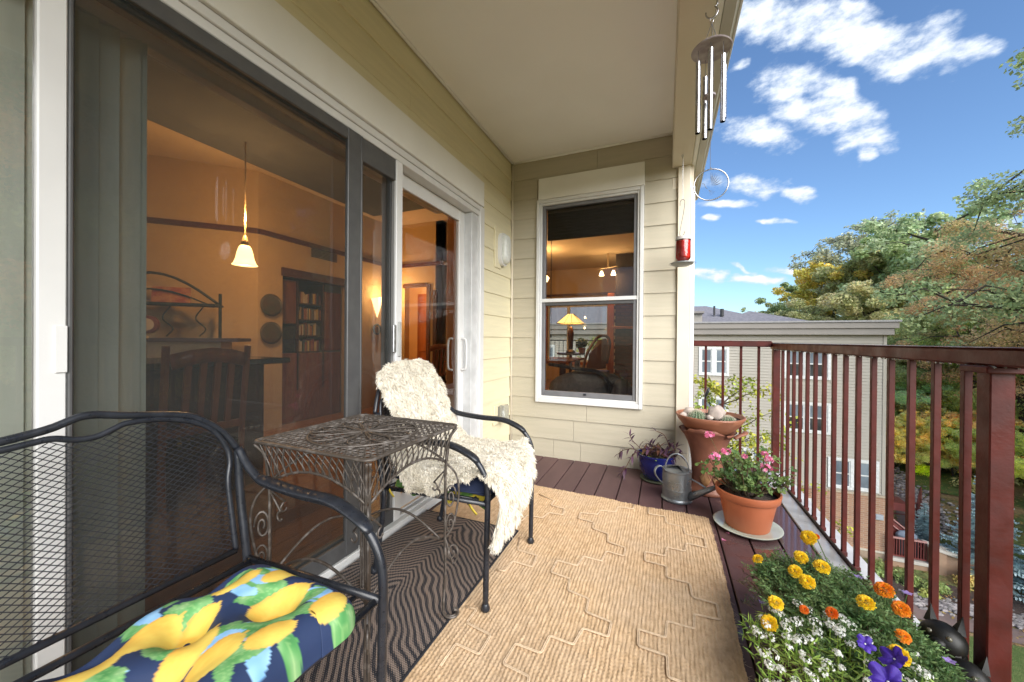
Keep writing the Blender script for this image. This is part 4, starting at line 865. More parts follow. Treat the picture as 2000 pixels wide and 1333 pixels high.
mb = MB(); c0 = B(.02, 1.19, .1); mb.lathe([(.0,-.02), (.085,-.02), (.085,.02), (.065,.03), (.0,.03)], 20, c0, axis=(.7071,-.7071,0)); ck = tag(part('clock', mb, mat('clock_case', (.15,.04,.03), .4), None, 40), 'small round red clock on the sideboard', 'clock')
part('clock_face', MB().lathe([(0,.032), (.058,.032), (.058,.034), (0,.034)], 20, c0, axis=(.7071,-.7071,0)), mat('clock_face', (.6,.5,.36), .5), ck)
jr = thing('lidded_jar', 'ribbed crock with a pale domed lid standing on the island', 'jar', (-2.95, 1.13, .925))
part('body', MB().lathe([(.0,.926), (.088,.926), (.092,1.0), (.090,1.055), (.0,1.055)], 24, (-2.95, 1.13, 0)), mat('jar_glaze', (.12,.10,.07), .35, (.22,.17,.11), nscale=30, stretch=(1,1,4)), jr, 40)
part('lid', MB().lathe([(.098,1.056), (.098,1.072), (.075,1.10), (.035,1.12), (.012,1.125), (.014,1.145), (0,1.15)], 24, (-2.95, 1.13, 0)), mat('jar_lid', (.45,.38,.28), .25), jr, True)
# vertical blinds behind the glass
M_vb = mat('vertical_blind_fabric', (.72,.76,.68), .8, (.64,.68,.60), nscale=20, stretch=(1,1,.2))
vb = thing('vertical_blinds', 'long grey-green vertical blinds drawn to the left behind the door glass', 'blinds', (WX-.22, 0, 0))
part('headrail', MB().bbox(WX-.25, WX-.20, -1.4, 2.35, 2.02, 2.07, .004), M_white, vb)
def vane(y, a, par, nm='vane'):
    c, s_ = math.cos(a)*.044, math.sin(a)*.044; mb = MB()
    n_ = Vector((-s_, c, 0)).normalized()*.006; x_ = WX-.225
    p = [(x_-s_, y-c), (x_+n_.y, y-n_.x) , (x_+s_, y+c)]; p[1] = (x_+.008, y)
    mb.add([(q[0], q[1], .04) for q in p]+[(q[0], q[1], 2.02) for q in p], [(0,1,4,3), (1,2,5,4)]); part(nm, mb, M_vb, par, True)
y = -1.2
while y < .585: vane(y, R(38+rnd.uniform(-5,5)), vb); y += .046
for y_ in (.607, .622): vane(y_, R(62), vb)

# living room seen through the end window
lw = thing('living_room_wall', 'ochre living room wall with a wide window facing the neighbouring building', 'wall', (-2, YB, 0))
X0, X1, Z0, Z1 = -2.95, -1.33, .50, 2.0
mb = MB(); mb.box(-3.3, X0, YB, YB+.12, 0, ROOM_Z); mb.box(X1, .2, YB, YB+.12, 0, ROOM_Z); mb.box(X0, X1, YB, YB+.12, 0, Z0); mb.box(X0, X1, YB, YB+.12, Z1, ROOM_Z); part('wall_panel', mb, M_iw, lw)
part('outer_wall', MB().box(.05, .19, WY+.17, YB+.12, -.3, ROOM_Z), M_iw, lw)
part('picture_rail', MB().box(-3.25, .04, YB-.035, YB-.001, 2.24, 2.30), M_crown, lw); part('picture_rail', MB().box(.015, .049, WY+.2, YB-.036, 2.24, 2.30), M_crown, lw)
fr_ = part('window_frame', (lambda m: (framebox(m, X0-.07, X1+.07, Z0-.07, Z1+.07, .07, YB-.03, YB-.001), m)[1])(MB()), M_or, lw)
part('sash', (lambda m: (framebox(m, X0, X1, Z0, Z1, .05, YB+.01, YB+.06), m.box(-2.42, -2.34, YB+.01, YB+.06, Z0+.05, Z1-.05), m)[2])(MB()), M_white, lw)
part('glass_pane', MB().quad((X0+.05,YB+.04,Z0+.05), (X1-.05,YB+.04,Z0+.05), (X1-.05,YB+.04,Z1-.05), (X0+.05,YB+.04,Z1-.05)), M_glass_win, lw)
r2 = thing('far_balcony_railing', 'black balcony railing seen through the living room window', 'railing', (-2, 10.9, 0))
part('top_rail', MB().box(-4, .2, 10.88, 10.92, 1.05, 1.085), M_black, r2)
for i in range(32): part('baluster', MB().box(-3.9+.13*i, -3.885+.13*i, 10.89, 10.905, -.1, 1.05), M_black, r2)
part('far_deck', MB().box(-4.2, .3, YB+.13, 11, -.3, -.1), M_deck, kind='structure')
# table lamp with leaded shade
lx, ly = -1.66, 6.9
sd_t = thing('side_table', 'small dark side table under the leaded glass lamp', 'table', (lx, ly, 0))
part('top', MB().lathe([(0,.80), (.26,.80), (.26,.83), (0,.83)], 20, (lx, ly, 0)), M_dkwood, sd_t, 40); part('leg', MB().lathe([(.05,0), (.03,.1), (.03,.8)], 10, (lx, ly, 0)), M_dkwood, sd_t)
tl = thing('table_lamp', 'lit table lamp with a square amber leaded glass shade', 'lamp', (lx, ly, .83))
part('base', MB().lathe([(.0,.831), (.085,.831), (.09,.86), (.04,.90), (.045,1.0), (.06,1.2), (.03,1.32), (.0,1.33)], 14, (lx, ly, 0)), M_dkwood, tl, 40)
mb = MB(); mb.add([(lx-.22,ly-.22,1.39), (lx+.22,ly-.22,1.39), (lx+.22,ly+.22,1.39), (lx-.22,ly+.22,1.39), (lx-.05,ly-.05,1.57), (lx+.05,ly-.05,1.57), (lx+.05,ly+.05,1.57), (lx-.05,ly+.05,1.57)], [(0,1,5,4), (1,2,6,5), (2,3,7,6), (3,0,4,7)])
part('lamp_shade', mb, mat('leaded_amber', (.8,.5,.15), .4, (.3,.12,.02), nscale=14, emit=((1,.55,.16), 1.3)), tl)
mb = MB()
for k in range(4):
    a, b_ = mb.v, None
mb = MB(); cz = [(-1,-1), (1,-1), (1,1), (-1,1)]
for i in range(4):
    p, q = cz[i], cz[(i+1) % 4]
    for t_ in (0, .33, .66): A = (p[0]+(q[0]-p[0])*t_, p[1]+(q[1]-p[1])*t_); mb.tube([(lx+A[0]*.222, ly+A[1]*.222, 1.388), (lx+A[0]*.05, ly+A[1]*.05, 1.572)], .004, 4)
    mb.tube([(lx+p[0]*.222, ly+p[1]*.222, 1.388), (lx+q[0]*.222, ly+q[1]*.222, 1.388)], .006, 4)
part('lead_cames', mb, M_black, tl); lamp(lx, ly, 1.44, 9, (1,.6,.25))
pt = thing('potted_cactus', 'small leafy plant in a clay pot beside the leaded glass lamp', 'plant', (-1.45, 6.95, .83))
part('pot', MB().lathe([(0,.831), (.05,.831), (.07,.93), (.0,.93)], 14, (-1.45, 6.93, 0)), mat('clay', (.35,.15,.08), .7), pt, 40)
cr_ = put('foliage', npmesh('foliage', cloud([(-1.45,6.93,1.02)], [.10], 140, .06, 1, 5), 4, leafmat('dark_house_leaf', (.03,.06,.02), (.05,.09,.03))), pt)
tb = thing('dining_table', 'long shiny wooden table inside the end window', 'table', (-1.9, 5.9, 0))
part('top', MB().bbox(-2.6, -1.32, 5.3, 6.5, .73, .765, .006), mat('polished_table', (.30,.10,.04), .12), tb)
for (x, y) in ((-2.5,5.4), (-1.42,5.4), (-2.5,6.4), (-1.42,6.4)): part('leg', MB().bbox(x-.04, x+.04, y-.04, y+.04, 0, .729, .004), M_dkwood, tb)
ac = thing('armchair', 'dark curved wing armchair by the living room window', 'armchair', (-1.25, 7.6, 0)); ac.rotation_euler.z = 0
mb = MB(); mb.tube(spline([(-1.55,7.5,.45), (-1.48,7.6,.8), (-1.30,7.7,1.12), (-1.12,7.72,1.16), (-1.05,7.72,1.0), (-1.1,7.7,.6)], 5), .03, 7); part('frame', mb, M_dkwood, ac, True)
mb = MB(); mb.add([(-1.50,7.55,.45), (-1.44,7.62,.8), (-1.28,7.7,1.08), (-1.12,7.72,1.12), (-1.07,7.72,1.0), (-1.12,7.7,.5)], [(0,1,2,3,4,5)]); mb.box(-1.55, -1.05, 7.3, 7.75, .30, .46); part('back_panel', mb, mat('dark_leather', (.06,.03,.03), .4), ac)
sf = thing('grey_sofa', 'grey upholstered sofa with a dark throw just inside the end window', 'sofa', (-.7, 4.2, 0))
M_sofa = mat('grey_upholstery', (.14,.13,.13), .9, (.10,.10,.10), nscale=30)
part('back_cushion', MB().ball((-.78, 4.15, .50), .5, 20, (.95,.35,.48), lambda d: .05*mnoise.noise(d*2)), M_sofa, sf, True)
part('arm', MB().ball((-.42, 4.05, .42), .28, 14, (.5,.9,.9)), M_sofa, sf, True)
part('throw', MB().tube(spline([(-1.2,4.0,.80), (-.95,3.98,.77), (-.62,3.97,.72), (-.50,3.95,.5), (-.52,3.93,.2)], 6), .05, 8, ry=.02, upv=(0,0,1)), mat('dark_throw', (.02,.02,.025), .8), sf, True)
fp = thing('brick_fireplace', 'brick fireplace with wooden mantel at the right of the end window', 'fireplace', (-.5, 8.4, 0))
M_fbrick = mat('fire_brick', (.13,.05,.035), .85, (.09,.035,.025), nscale=8)
part('chimney_core', MB().box(-1.00, .03, 8.22, 9.2, 0, 2.94), mat('mortar', (.06,.045,.04), .9), fp)
bm = MB().bbox(0, .205, -.03, .0, 0, .062, .004).mesh('brick', M_fbrick)
for r_ in range(27):
    for c_ in range(5):
        o = put('brick', bm, fp); o.location = Vector((-1.0-.1*(r_ % 2)+.215*c_, 8.22, .1+.072*r_)) - Vector(fp.location)
part('mantel', MB().bbox(-1.05, .0, 8.02, 8.19, 1.32, 1.38, .006), M_or, fp); part('side_trim', MB().bbox(-1.16, -1.02, 8.15, 8.2, 0, 2.1, .006), M_or, fp)
fan = thing('ceiling_light', 'lit frosted ceiling light glowing at the left of the end window', 'ceiling light', (-2.36, 7.3, ROOM_Z))
part('stem', MB().tube([(-2.36,7.3,ROOM_Z), (-2.36,7.3,2.5)], .02, 6), M_plast, fan)
part('lamp_shade', MB().lathe([(.0,2.26), (.10,2.28), (.14,2.36), (.10,2.40), (.0,2.42)], 18, (-2.36,7.3,0)), mat('lit_bowl', (.9,.8,.6), .4, emit=((1,.72,.36), 2.2)), fan, True); lamp(-2.36, 7.3, 2.58, 22)
tk = thing('track_lights', 'two small lit spotlights on a short ceiling track', 'spotlights', (-1.1, 8.1, ROOM_Z))
part('track', MB().tube([(-1.35,8.1,2.62), (-.95,8.1,2.66)], .012, 6), M_plast, tk)
part('stem', MB().tube([(-1.15,8.1,2.64), (-1.15,8.1,ROOM_Z)], .012, 6), M_plast, tk)
for x in (-1.28, -1.03): part('spot_head', MB().lathe([(.02,.10), (.035,.06), (.055,0), (0,.0)], 12, (x, 8.07, 2.47)), mat('lit_spot', (.9,.8,.6), .4, emit=((1,.78,.45), 4)), tk, 40)
lamp(-1.15, 8.0, 2.40, 8)

# ------------------------------------------------------------------ rugs
M_jute = mat('jute', (.66,.465,.28), .9, (.44,.29,.155), nscale=62, ndet=8, stretch=(1,.55,1), bump=.6, bscale=260, bdist=.002, lo=.3, hi=.7)
M_cord = mat('pale_cord', (.66,.50,.335), .9, (.52,.385,.25), nscale=60, bump=.5, bscale=300, bdist=.001)
t = M_jute.node_tree; b = t.nodes['Principled BSDF']; src = b.inputs['Base Color'].links[0].from_socket
nj = t.nodes.new('ShaderNodeTexNoise'); nj.inputs['Scale'].default_value = 2.3; nj.inputs['Detail'].default_value = 7; nj.inputs['Roughness'].default_value = .65
tj = t.nodes.new('ShaderNodeTexCoord'); t.links.new(tj.outputs['Object'], nj.inputs['Vector']); rj = t.nodes.new('ShaderNodeMapRange'); t.links.new(nj.outputs[0], rj.inputs[0]); rj.inputs[1].default_value = .42; rj.inputs[2].default_value = .72; rj.inputs[4].default_value = .55
mj = t.nodes.new('ShaderNodeMixRGB'); t.links.new(rj.outputs[0], mj.inputs[0]); t.links.new(src, mj.inputs[1]); mj.inputs[2].default_value = (.50,.39,.28,1); t.links.new(mj.outputs[0], b.inputs['Base Color'])
jute = thing('jute_rug', 'woven tan jute rug with pale stepped cord pattern on the deck', 'rug', (-.5, 1.2, 0))
def grid_mesh(nm, Xs, Ys, Z, m, smooth=True):
    nx, ny_ = len(Xs), len(Ys); co = np.stack([Xs[:,None]+0*Z, Ys[None,:]+0*Z, Z], -1) if Xs.ndim == 1 else np.stack([Xs, Ys, Z], -1)
    nx, ny_ = Z.shape; idx = np.arange(nx*ny_).reshape(nx, ny_); q = np.stack([idx[:-1,:-1], idx[1:,:-1], idx[1:,1:], idx[:-1,1:]], -1).reshape(-1)
    me = bpy.data.meshes.new(nm); me.vertices.add(nx*ny_); me.vertices.foreach_set('co', co.astype(np.float32).ravel()); n = len(q)//4
    me.loops.add(n*4); me.loops.foreach_set('vertex_index', q.astype(np.int32)); me.polygons.add(n)
    me.polygons.foreach_set('loop_start', np.arange(0, n*4, 4, dtype=np.int32)); me.polygons.foreach_set('loop_total', np.full(n, 4, dtype=np.int32))
    if smooth: me.polygons.foreach_set('use_smooth', np.ones(n, bool))
    me.materials.append(m); me.update(calc_edges=True); return me
gx = np.arange(-1.33, .2551, .0146/4); gy = np.concatenate([np.arange(-1.0, .35, .02), np.arange(.35, 2.535, .0052)])
GX, GY = np.meshgrid(gx, gy, indexing='ij'); g_ = np.random.RandomState(9)
rib = (GX+1.33)/.0146; ri = np.floor(rib).astype(int); fr = rib-ri; ph = g_.rand(200)*6.28; am = .8+.4*g_.rand(200)
prof = np.sqrt(np.clip(1-(2*fr-1)**2, 0, 1)); st = .5+.5*np.sin(2*PI*GY/.0155 + ph[ri] + np.abs(fr-.5)*5)
nz = np.array([[0.]])
GZ = .0065 + prof*(.0012+.0055*st)*am[ri]
wavy = .0025*np.sin(GY*9+GX*3)+.002*np.sin(GX*17+1)
GZ = GZ + np.clip(wavy, 0, .004)
XX = GX + .006*np.sin(GY*4.0)*np.clip((GX+.2)/.4, 0, 1) + .0015*np.sin(GY*60+ph[ri]); YY = GY + np.clip((GY-2.0)/.53, 0, 1)*(-.045*(GX+.5)+.008*np.sin(GX*11)) + .0012*g_.normal(size=GX.shape)
put('jute_weave', grid_mesh('jute_weave', XX, YY, GZ, M_jute), jute)
for P_ in [[(-0.787, 2.4), (-0.667, 2.346), (-0.666, 2.273), (-0.575, 2.261), (-0.564, 2.176), (-0.65, 2.169), (-0.665, 2.09), (-0.76, 2.084), (-0.762, 2.011), (-0.824, 2.004)], [(-0.177, 2.499), (-0.177, 2.428), (-0.266, 2.424), (-0.275, 2.34), (-0.363, 2.331), (-0.371, 2.265), (-0.471, 2.247), (-0.466, 2.171), (-0.375, 2.16), (-0.367, 2.087), (-0.278, 2.063), (-0.271, 1.982), (-0.178, 1.959), (-0.178, 1.881), (-0.262, 1.89), (-0.273, 1.793), (-0.36, 1.8), (-0.371, 1.712), (-0.47, 1.715), (-0.472, 1.618), (-0.382, 1.606), (-0.37, 1.529), (-0.279, 1.512), (-0.276, 1.435), (-0.177, 1.421), (-0.178, 1.346), (-0.27, 1.349), (-0.285, 1.263), (-0.373, 1.268), (-0.378, 1.185), (-0.472, 1.188), (-0.48, 1.098), (-0.385, 1.088), (-0.381, 1.056)], [(-0.092, 2.488), (-0.084, 2.401), (0.008, 2.405), (0.016, 2.32), (0.106, 2.311), (0.11, 2.231), (0.204, 2.221), (0.206, 2.126), (0.113, 2.132), (0.102, 2.046), (0.019, 2.049), (0.008, 1.962), (-0.082, 1.963), (-0.082, 1.882), (0.015, 1.875), (0.015, 1.789), (0.108, 1.784), (0.115, 1.692), (0.202, 1.687), (0.202, 1.596), (0.114, 1.589), (0.108, 1.508), (0.016, 1.509), (0.011, 1.422), (-0.081, 1.426), (-0.076, 1.347), (0.016, 1.342), (0.018, 1.259), (0.057, 1.257)], [(-0.711, 1.832), (-0.676, 1.721), (-0.572, 1.715), (-0.562, 1.619), (-0.665, 1.624), (-0.668, 1.538), (-0.71, 1.536)], [(-0.72, 1.275), (-0.673, 1.278), (-0.676, 1.203), (-0.568, 1.187), (-0.568, 1.099), (-0.663, 1.106), (-0.663, 1.01)]]:
    for off in (-.0026, .0026):
        pts = []
        for i, p in enumerate(P_):     # rounded corners
            p = Vector((p[0], p[1], 0))
            if 0 < i < len(P_)-1:
                a, c = Vector((*P_[i-1], 0)), Vector((*P_[i+1], 0)); r_ = min(.010, (a-p).length*.4, (c-p).length*.4)
                q0 = p + (a-p).normalized()*r_; q1 = p + (c-p).normalized()*r_
                for t in (0, .25, .5, .75, 1): pts.append(q0*(1-t)**2 + p*2*t*(1-t) + q1*t*t)
            else: pts.append(p)
        o_ = []
        for i, p in enumerate(pts):
            d = (pts[min(i+1, len(pts)-1)]-pts[max(i-1, 0)]).normalized(); o_.append(p + Vector((-d.y, d.x, 0))*off + Vector((0, 0, .0156)))
        part('cord', MB().tube(o_, .0027, 5, ry=.0018, upv=(0,0,1)), M_cord, jute, True)
mb = MB()
for i in range(260):      # frayed fibres along the open edge
    y = rnd.uniform(.4, 2.5); x = .252+rnd.uniform(-.012, .004); a = rnd.gauss(0, .8); l = rnd.uniform(.006, .022)
    mb.tube([(x, y, .008), (x+l*.6*math.cos(a), y+l*.6*math.sin(a), .008+rnd.uniform(-.002,.006)), (x+l*math.cos(a+.4), y+l*math.sin(a+.4), .003)], .0005, 3, cap=False)
part('frayed_fibres', mb, M_cord, jute, kind='stuff')
# dark zebra mat
mz = bpy.data.materials.new('zebra_flatweave'); mz.use_nodes = True; t = mz.node_tree; b = t.nodes['Principled BSDF']; b.inputs['Roughness'].default_value = .85
def N(ty, **k):
    n = t.nodes.new(ty)
    for a_, v in k.items(): setattr(n, a_, v)
    return n
def Lk(a_, b_): t.links.new(a_, b_)
def Mth(op, a_, b_=None, c_=None):
    n = N('ShaderNodeMath', operation=op)
    for i, x in enumerate((a_, b_, c_)):
        if x is None: continue
        if isinstance(x, (int, float)): n.inputs[i].default_value = x
        else: Lk(x, n.inputs[i])
    return n.outputs[0]
tcn = N('ShaderNodeTexCoord'); sp_x = N('ShaderNodeSeparateXYZ'); Lk(tcn.outputs['Object'], sp_x.inputs[0]); X_, Y_ = sp_x.outputs[0], sp_x.outputs[1]
n1 = N('ShaderNodeTexNoise'); n1.inputs['Scale'].default_value = 3.2; n1.inputs['Detail'].default_value = 1.5; Lk(tcn.outputs['Object'], n1.inputs['Vector'])
yc = Mth('ABSOLUTE', Mth('SUBTRACT', X_, -1.05))
ang = Mth('ADD', Mth('MULTIPLY', Y_, 50.0), Mth('ADD', Mth('MULTIPLY', yc, 52.0), Mth('MULTIPLY', n1.outputs[0], 17.0)))
band = Mth('SINE', Mth('MULTIPLY', ang, 3.7))
wv = Mth('MULTIPLY', Mth('SINE', Mth('MULTIPLY', X_, 700.0)), Mth('SINE', Mth('MULTIPLY', Y_, 620.0)))
mask = Mth('ADD', band, Mth('MULTIPLY', wv, 1.1)); mr_ = N('ShaderNodeMapRange'); Lk(mask, mr_.inputs[0]); mr_.inputs[1].default_value = -.12; mr_.inputs[2].default_value = .12
mx = N('ShaderNodeMixRGB'); Lk(mr_.outputs[0], mx.inputs[0]); mx.inputs[1].default_value = (.012,.013,.019,1); mx.inputs[2].default_value = (.215,.165,.135,1); Lk(mx.outputs[0], b.inputs['Base Color'])
bn = N('ShaderNodeBump'); bn.inputs['Distance'].default_value = .002; bn.inputs['Strength'].default_value = .7; Lk(wv, bn.inputs['Height']); Lk(bn.outputs[0], b.inputs['Normal'])
zr = thing('zebra_mat', 'dark navy and taupe zebra-patterned mat lying over the jute rug', 'rug', (-1.04, 1.3, .014))
part('flatweave', MB().bbox(-1.345, -.741, -.2, 1.885, .0155, .022, .002), mz, zr)
M_bind = mat('mat_binding', (.012,.013,.018), .8)
part('binding', MB().tube([(-.741,-.2,.020), (-.741,1.885,.020)], .006, 6, ry=.004, upv=(0,0,1)), M_bind, zr); part('binding', MB().tube([(-1.345,1.885,.020), (-.741,1.885,.020)], .006, 6, ry=.004, upv=(0,0,1)), M_bind, zr)

# ------------------------------------------------------------------ black iron bench and chair
ARM = [(-1.193,.737), (-1.16,.700), (-1.11,.664), (-1.066,.650), (-.934,.641), (-.814,.640), (-.739,.620), (-.683,.590), (-.645,.534), (-.634,.46), (-.636,.30), (-.640,.012)]
def iron_frame(root, y0, y1, outer, inner, mesh_y):
    ym = (y0+y1)/2
    both = lambda pts: [(2*ym-y, z) for (y, z) in pts[::-1]] + pts[::1]
    bx_ = lambda z: -1.151-(z-.45)*.173
    O_ = [Vector((bx_(z), y, z)) for (y, z) in outer]; part('back_top_tube', MB().tube(spline(O_, 5), .0090, 10), M_black, root, True)
    I_ = [Vector((bx_(z)+.004, y, z)) for (y, z) in inner]; part('back_panel_tube', MB().tube(spline(I_, 5), .0070, 10), M_black, root, True)
    part('back_rail', MB().tube([(bx_(.455)+.004, inner[0][0], .455), (bx_(.455)+.004, inner[-1][0], .455)], .009, 8), M_black, root, True)
    for s_, yy in ((-1, y0), (1, y1)):
        A = spline([(x, yy, z) for (x, z) in ARM], 5); part('leg', MB().tube(A, .0115, 10), M_black, root, True)
        fl_ = [p + Vector((0,0,.0085)) for p in A if -1.10 < p.x < -.672 and p.z > .5]
        part('arm_rest', MB().tube(fl_, lambda t: .021*(1-abs(2*t-1)**12*.5), 12, ry=.0075, upv=(.35,0,1)), M_black, root, True)
        part('leg', MB().tube(spline([(-1.196, yy, .735), (-1.185, yy, .60), (-1.152, yy, .42), (-1.145, yy, .36), (-1.165, yy, .2), (-1.20, yy, .012)], 5), .0115, 10), M_black, root, True)
        for x in (-.640, -1.20): part('foot_cap', MB().lathe([(.0,0), (.017,.002), (.019,.010), (.013,.024), (.0115,.03)], 14, (x, yy, .014 if x > -.75 else .022)), M_black, root, True)
        part('seat_rail', MB().tube([(-1.150, yy, .415), (-.640, yy, .43)], .0095, 8), M_black, root, True)
        part('seat_rail', MB().tube([(-1.06, yy-s_*.05, .41), (-.70, yy-s_*.05, .418)], .006, 6), M_black, root, True)
    part('seat_rail', MB().tube([(-.655, y0, .425), (-.655, y1, .425)], .0095, 8), M_black, root, True)
    part('seat_rail', MB().tube([(-.72, y0, .418), (-.72, y1, .418)], .006, 6), M_black, root, True)
    part('seat_rail', MB().tube([(-1.13, y0, .412), (-1.13, y1, .412)], .0095, 8), M_black, root, True)
    # expanded metal mesh: every strand is a zigzag wire clipped to the panel outline
    def top(y):
        for (a, b_) in zip(inner[:-1], inner[1:]):
            if min(a[0], b_[0]) <= y <= max(a[0], b_[0]) and abs(a[0]-b_[0]) > .004: return a[1]+(b_[1]-a[1])*(y-a[0])/(b_[0]-a[0])
        return .46
    dz, dy = .0067, .0102; Vv, F_ = [], []
    def ribbon(P_, w_=.00095):
        for a, b_ in zip(P_[:-1], P_[1:]):
            k0 = len(Vv); n_ = Vector((0, -(b_[2]-a[2]), b_[1]-a[1])).normalized()*w_; dX = Vector((.0012,0,0)); A_, B_ = Vector(a), Vector(b_)
            Vv.extend([A_-n_, A_+n_+dX*.3, A_+n_-dX, B_-n_, B_+n_+dX*.3, B_+n_-dX]); F_.extend([(k0,k0+1,k0+4,k0+3), (k0+1,k0+2,k0+5,k0+4), (k0+2,k0,k0+3,k0+5)])
    z = .462; k = 0
    while z < .90:
        y = mesh_y[0]; run = []; j = 0
        while y < mesh_y[1]:
            zz = z + (dz*.46 if (j+k) % 2 else -dz*.46)
            if zz < top(y)-.004: run.append((bx_(zz)+.004, y, zz))
            else:
                if len(run) > 1: ribbon(run)
                run = []
            y += dy; j += 1
        if len(run) > 1: ribbon(run)
        z += dz; k += 1
    me = bpy.data.meshes.new('wire_mesh'); me.from_pydata([tuple(v) for v in Vv], [], F_); me.materials.append(M_black); put('wire_mesh', me, root, kind='stuff')
outer_h = [(.402,.892), (.473,.880), (.58,.861), (.628,.838), (.679,.791), (.712,.737)]
mir = lambda c, pts: [(2*c-y, z) for (y, z) in pts[::-1]]
c_ = .115
bench = thing('iron_bench', 'black wrought iron loveseat with a wire mesh back at the left front', 'bench', (-.9, c_, .014))
ow = mir(c_, outer_h) + [(c_-.24,.868), (c_-.12,.857), (c_,.853), (c_+.12,.857), (c_+.225,.872)] + outer_h
inn_h = [(.383,.843), (.416,.842), (.445,.853), (.472,.862), (.534,.859), (.602,.839), (.652,.803), (.682,.745), (.686,.703), (.676,.645), (.678,.522), (.679,.456)]
iw_ = mir(c_, inn_h) + [(c_-.225,.858), (c_-.1,.835), (c_,.832), (c_+.1,.838), (c_+.20,.850), (c_+.235,.853)] + inn_h
iron_frame(bench, 2*c_-.712, .712, ow, iw_, (2*c_-.68, .681))
chair = thing('iron_armchair', 'black wrought iron armchair draped with a white sheepskin beside the glass door', 'chair', (-.9, 1.55, .014))
h2 = [(1.63,.895), (1.70,.880), (1.76,.845), (1.79,.795), (1.812,.737)]; ow2 = mir(1.55, h2)+[(1.55,.90)]+h2
h3 = [(1.62,.868), (1.69,.855), (1.745,.82), (1.775,.77), (1.785,.70), (1.78,.60), (1.78,.456)]; iw2 = mir(1.55, h3)+[(1.55,.873)]+h3
iron_frame(chair, 1.288, 1.812, ow2, iw2, (1.32, 1.78))

# ------------------------------------------------------------------ lemon cushion on the bench
LEM = [(-.93,.30,.062), (-.93,.40,.060), (-.895,.46,.050), (-.93,.555,.052), (-.80,.565,.066), (-.685,.595,.055), (-.815,.405,.060), (-.75,.41,.060), (-.875,.62,.050), (-.70,.48,.05), (-1.0,.20,.06), (-.84,.26,.06), (-.72,.30,.06), (-.90,.12,.06), (-1.04,.42,.05), (-.76,.15,.06), (-1.02,.04,.06), (-.85,-.02,.06), (-.70,.02,.06)]
gl_ = random.Random(21)
LEMS = [(x+.03, y-.02, r_*.86, R(gl_.uniform(62, 112))) for (x, y, r_) in LEM]
LVS = []
for (x, y, r_, a) in LEMS:
    for k_ in range(8): b0 = a + gl_.choice((-1, 1))*gl_.uniform(.7, 2.4); LVS.append((x+math.cos(b0)*r_*1.0, y+math.sin(b0)*r_*1.0, gl_.uniform(.026, .042), b0+gl_.uniform(-.8, .8), gl_.random() < .27))
def print_col(x, y):
    wob = mnoise.noise(Vector((x*28, y*28, 0)))*.012
    for (lx_, ly_, r_, a) in LEMS:
        dx, dy = x-lx_, y-ly_; u_ = (dx*math.cos(a)+dy*math.sin(a))/(r_*1.02); v_ = (-dx*math.sin(a)+dy*math.cos(a))/(r_*.60)
        if abs(u_) < 1.22:
            h = math.sqrt(max(0, 1-min(1, abs(u_))**2.2)); 
            if u_ > .88: h = max(h, .22*(1.22-u_)/.34)
            if abs(v_)+wob*2.6 < h:
                s_ = .5+.5*v_; k_ = mnoise.noise(Vector((x*60, y*60, 5)))*.12 + mnoise.noise(Vector((u_*4, v_*18, 2)))*.14; k_ += .45*s_ 
                e2 = max(0, 1-(h-abs(v_))*5)*.10; return (.74-.05*k_-e2, .56-.30*k_-e2, .11-.10*min(1, max(0, k_)), 1)
    for (lx_, ly_, r_, a, bl) in LVS:
        dx, dy = x-lx_, y-ly_; u_ = (dx*math.cos(a)+dy*math.sin(a))/r_; v_ = (-dx*math.sin(a)+dy*math.cos(a))/(r_*.5)
        if abs(u_) < 1 and abs(v_)+wob*2.5 < (1-u_*u_)**.8:
            k_ = .5+.5*mnoise.noise(Vector((x*45, y*45, 9))); vein = .8 if abs(v_) < .06 or abs(((u_*3.2-abs(v_)*1.6) % 1)-.5) < .06 else 0
            if bl: return (.13+.22*k_, .34+.25*k_, .62+.2*k_, 1)
            return (.05+.30*k_*k_+.10*vein, .18+.30*k_+.10*vein, .06+.20*k_*k_+.05*vein, 1)
    return (.012, .028, .085, 1)
M_print = mat('lemon_print_cotton', (1,1,1), .75, (1,1,1), bump=.25, bscale=900, bdist=.0008); t = M_print.node_tree
at_ = t.nodes.new('ShaderNodeAttribute'); at_.attribute_name = 'print'; t.links.new(at_.outputs['Color'], t.nodes['Principled BSDF'].inputs['Base Color'])
cush = thing('lemon_cushion', 'tufted navy cushion printed with yellow lemons and green leaves on the bench', 'cushion', (-.86, .2, .43))
X0c, X1c, Y0c, Y1c = -1.000, -.610, -.40, .640; st_ = .0034
nu, nv = int((X1c-X0c)/st_), int((Y1c-Y0c)/st_); vs = []; cols_ = []
tufts = [(-.965+.205*i_, .53-.215*j_) for i_ in range(2) for j_ in range(5)] + [(-.86, .42-.215*j_) for j_ in range(4)]
def ctop(x, y):
    u_ = (x-X0c)/(X1c-X0c)*2-1; v_ = (y-Y0c)/(Y1c-Y0c)*2-1; e_ = max(0, 1-abs(u_)**5)**.45*max(0, 1-abs(v_)**14)**.5
    d = 1
    for (tx, ty) in tufts: q = math.hypot(x-tx, y-ty); d -= .72*math.exp(-(q/.036)**2) + .30*math.exp(-(q/.08)**2)
    pf = mnoise.noise(Vector((x*9, y*9, 4)))*.10 + mnoise.noise(Vector((x*26, y*26, 4)))*.035
    return .452 + .082*e_*max(.2, d+pf)
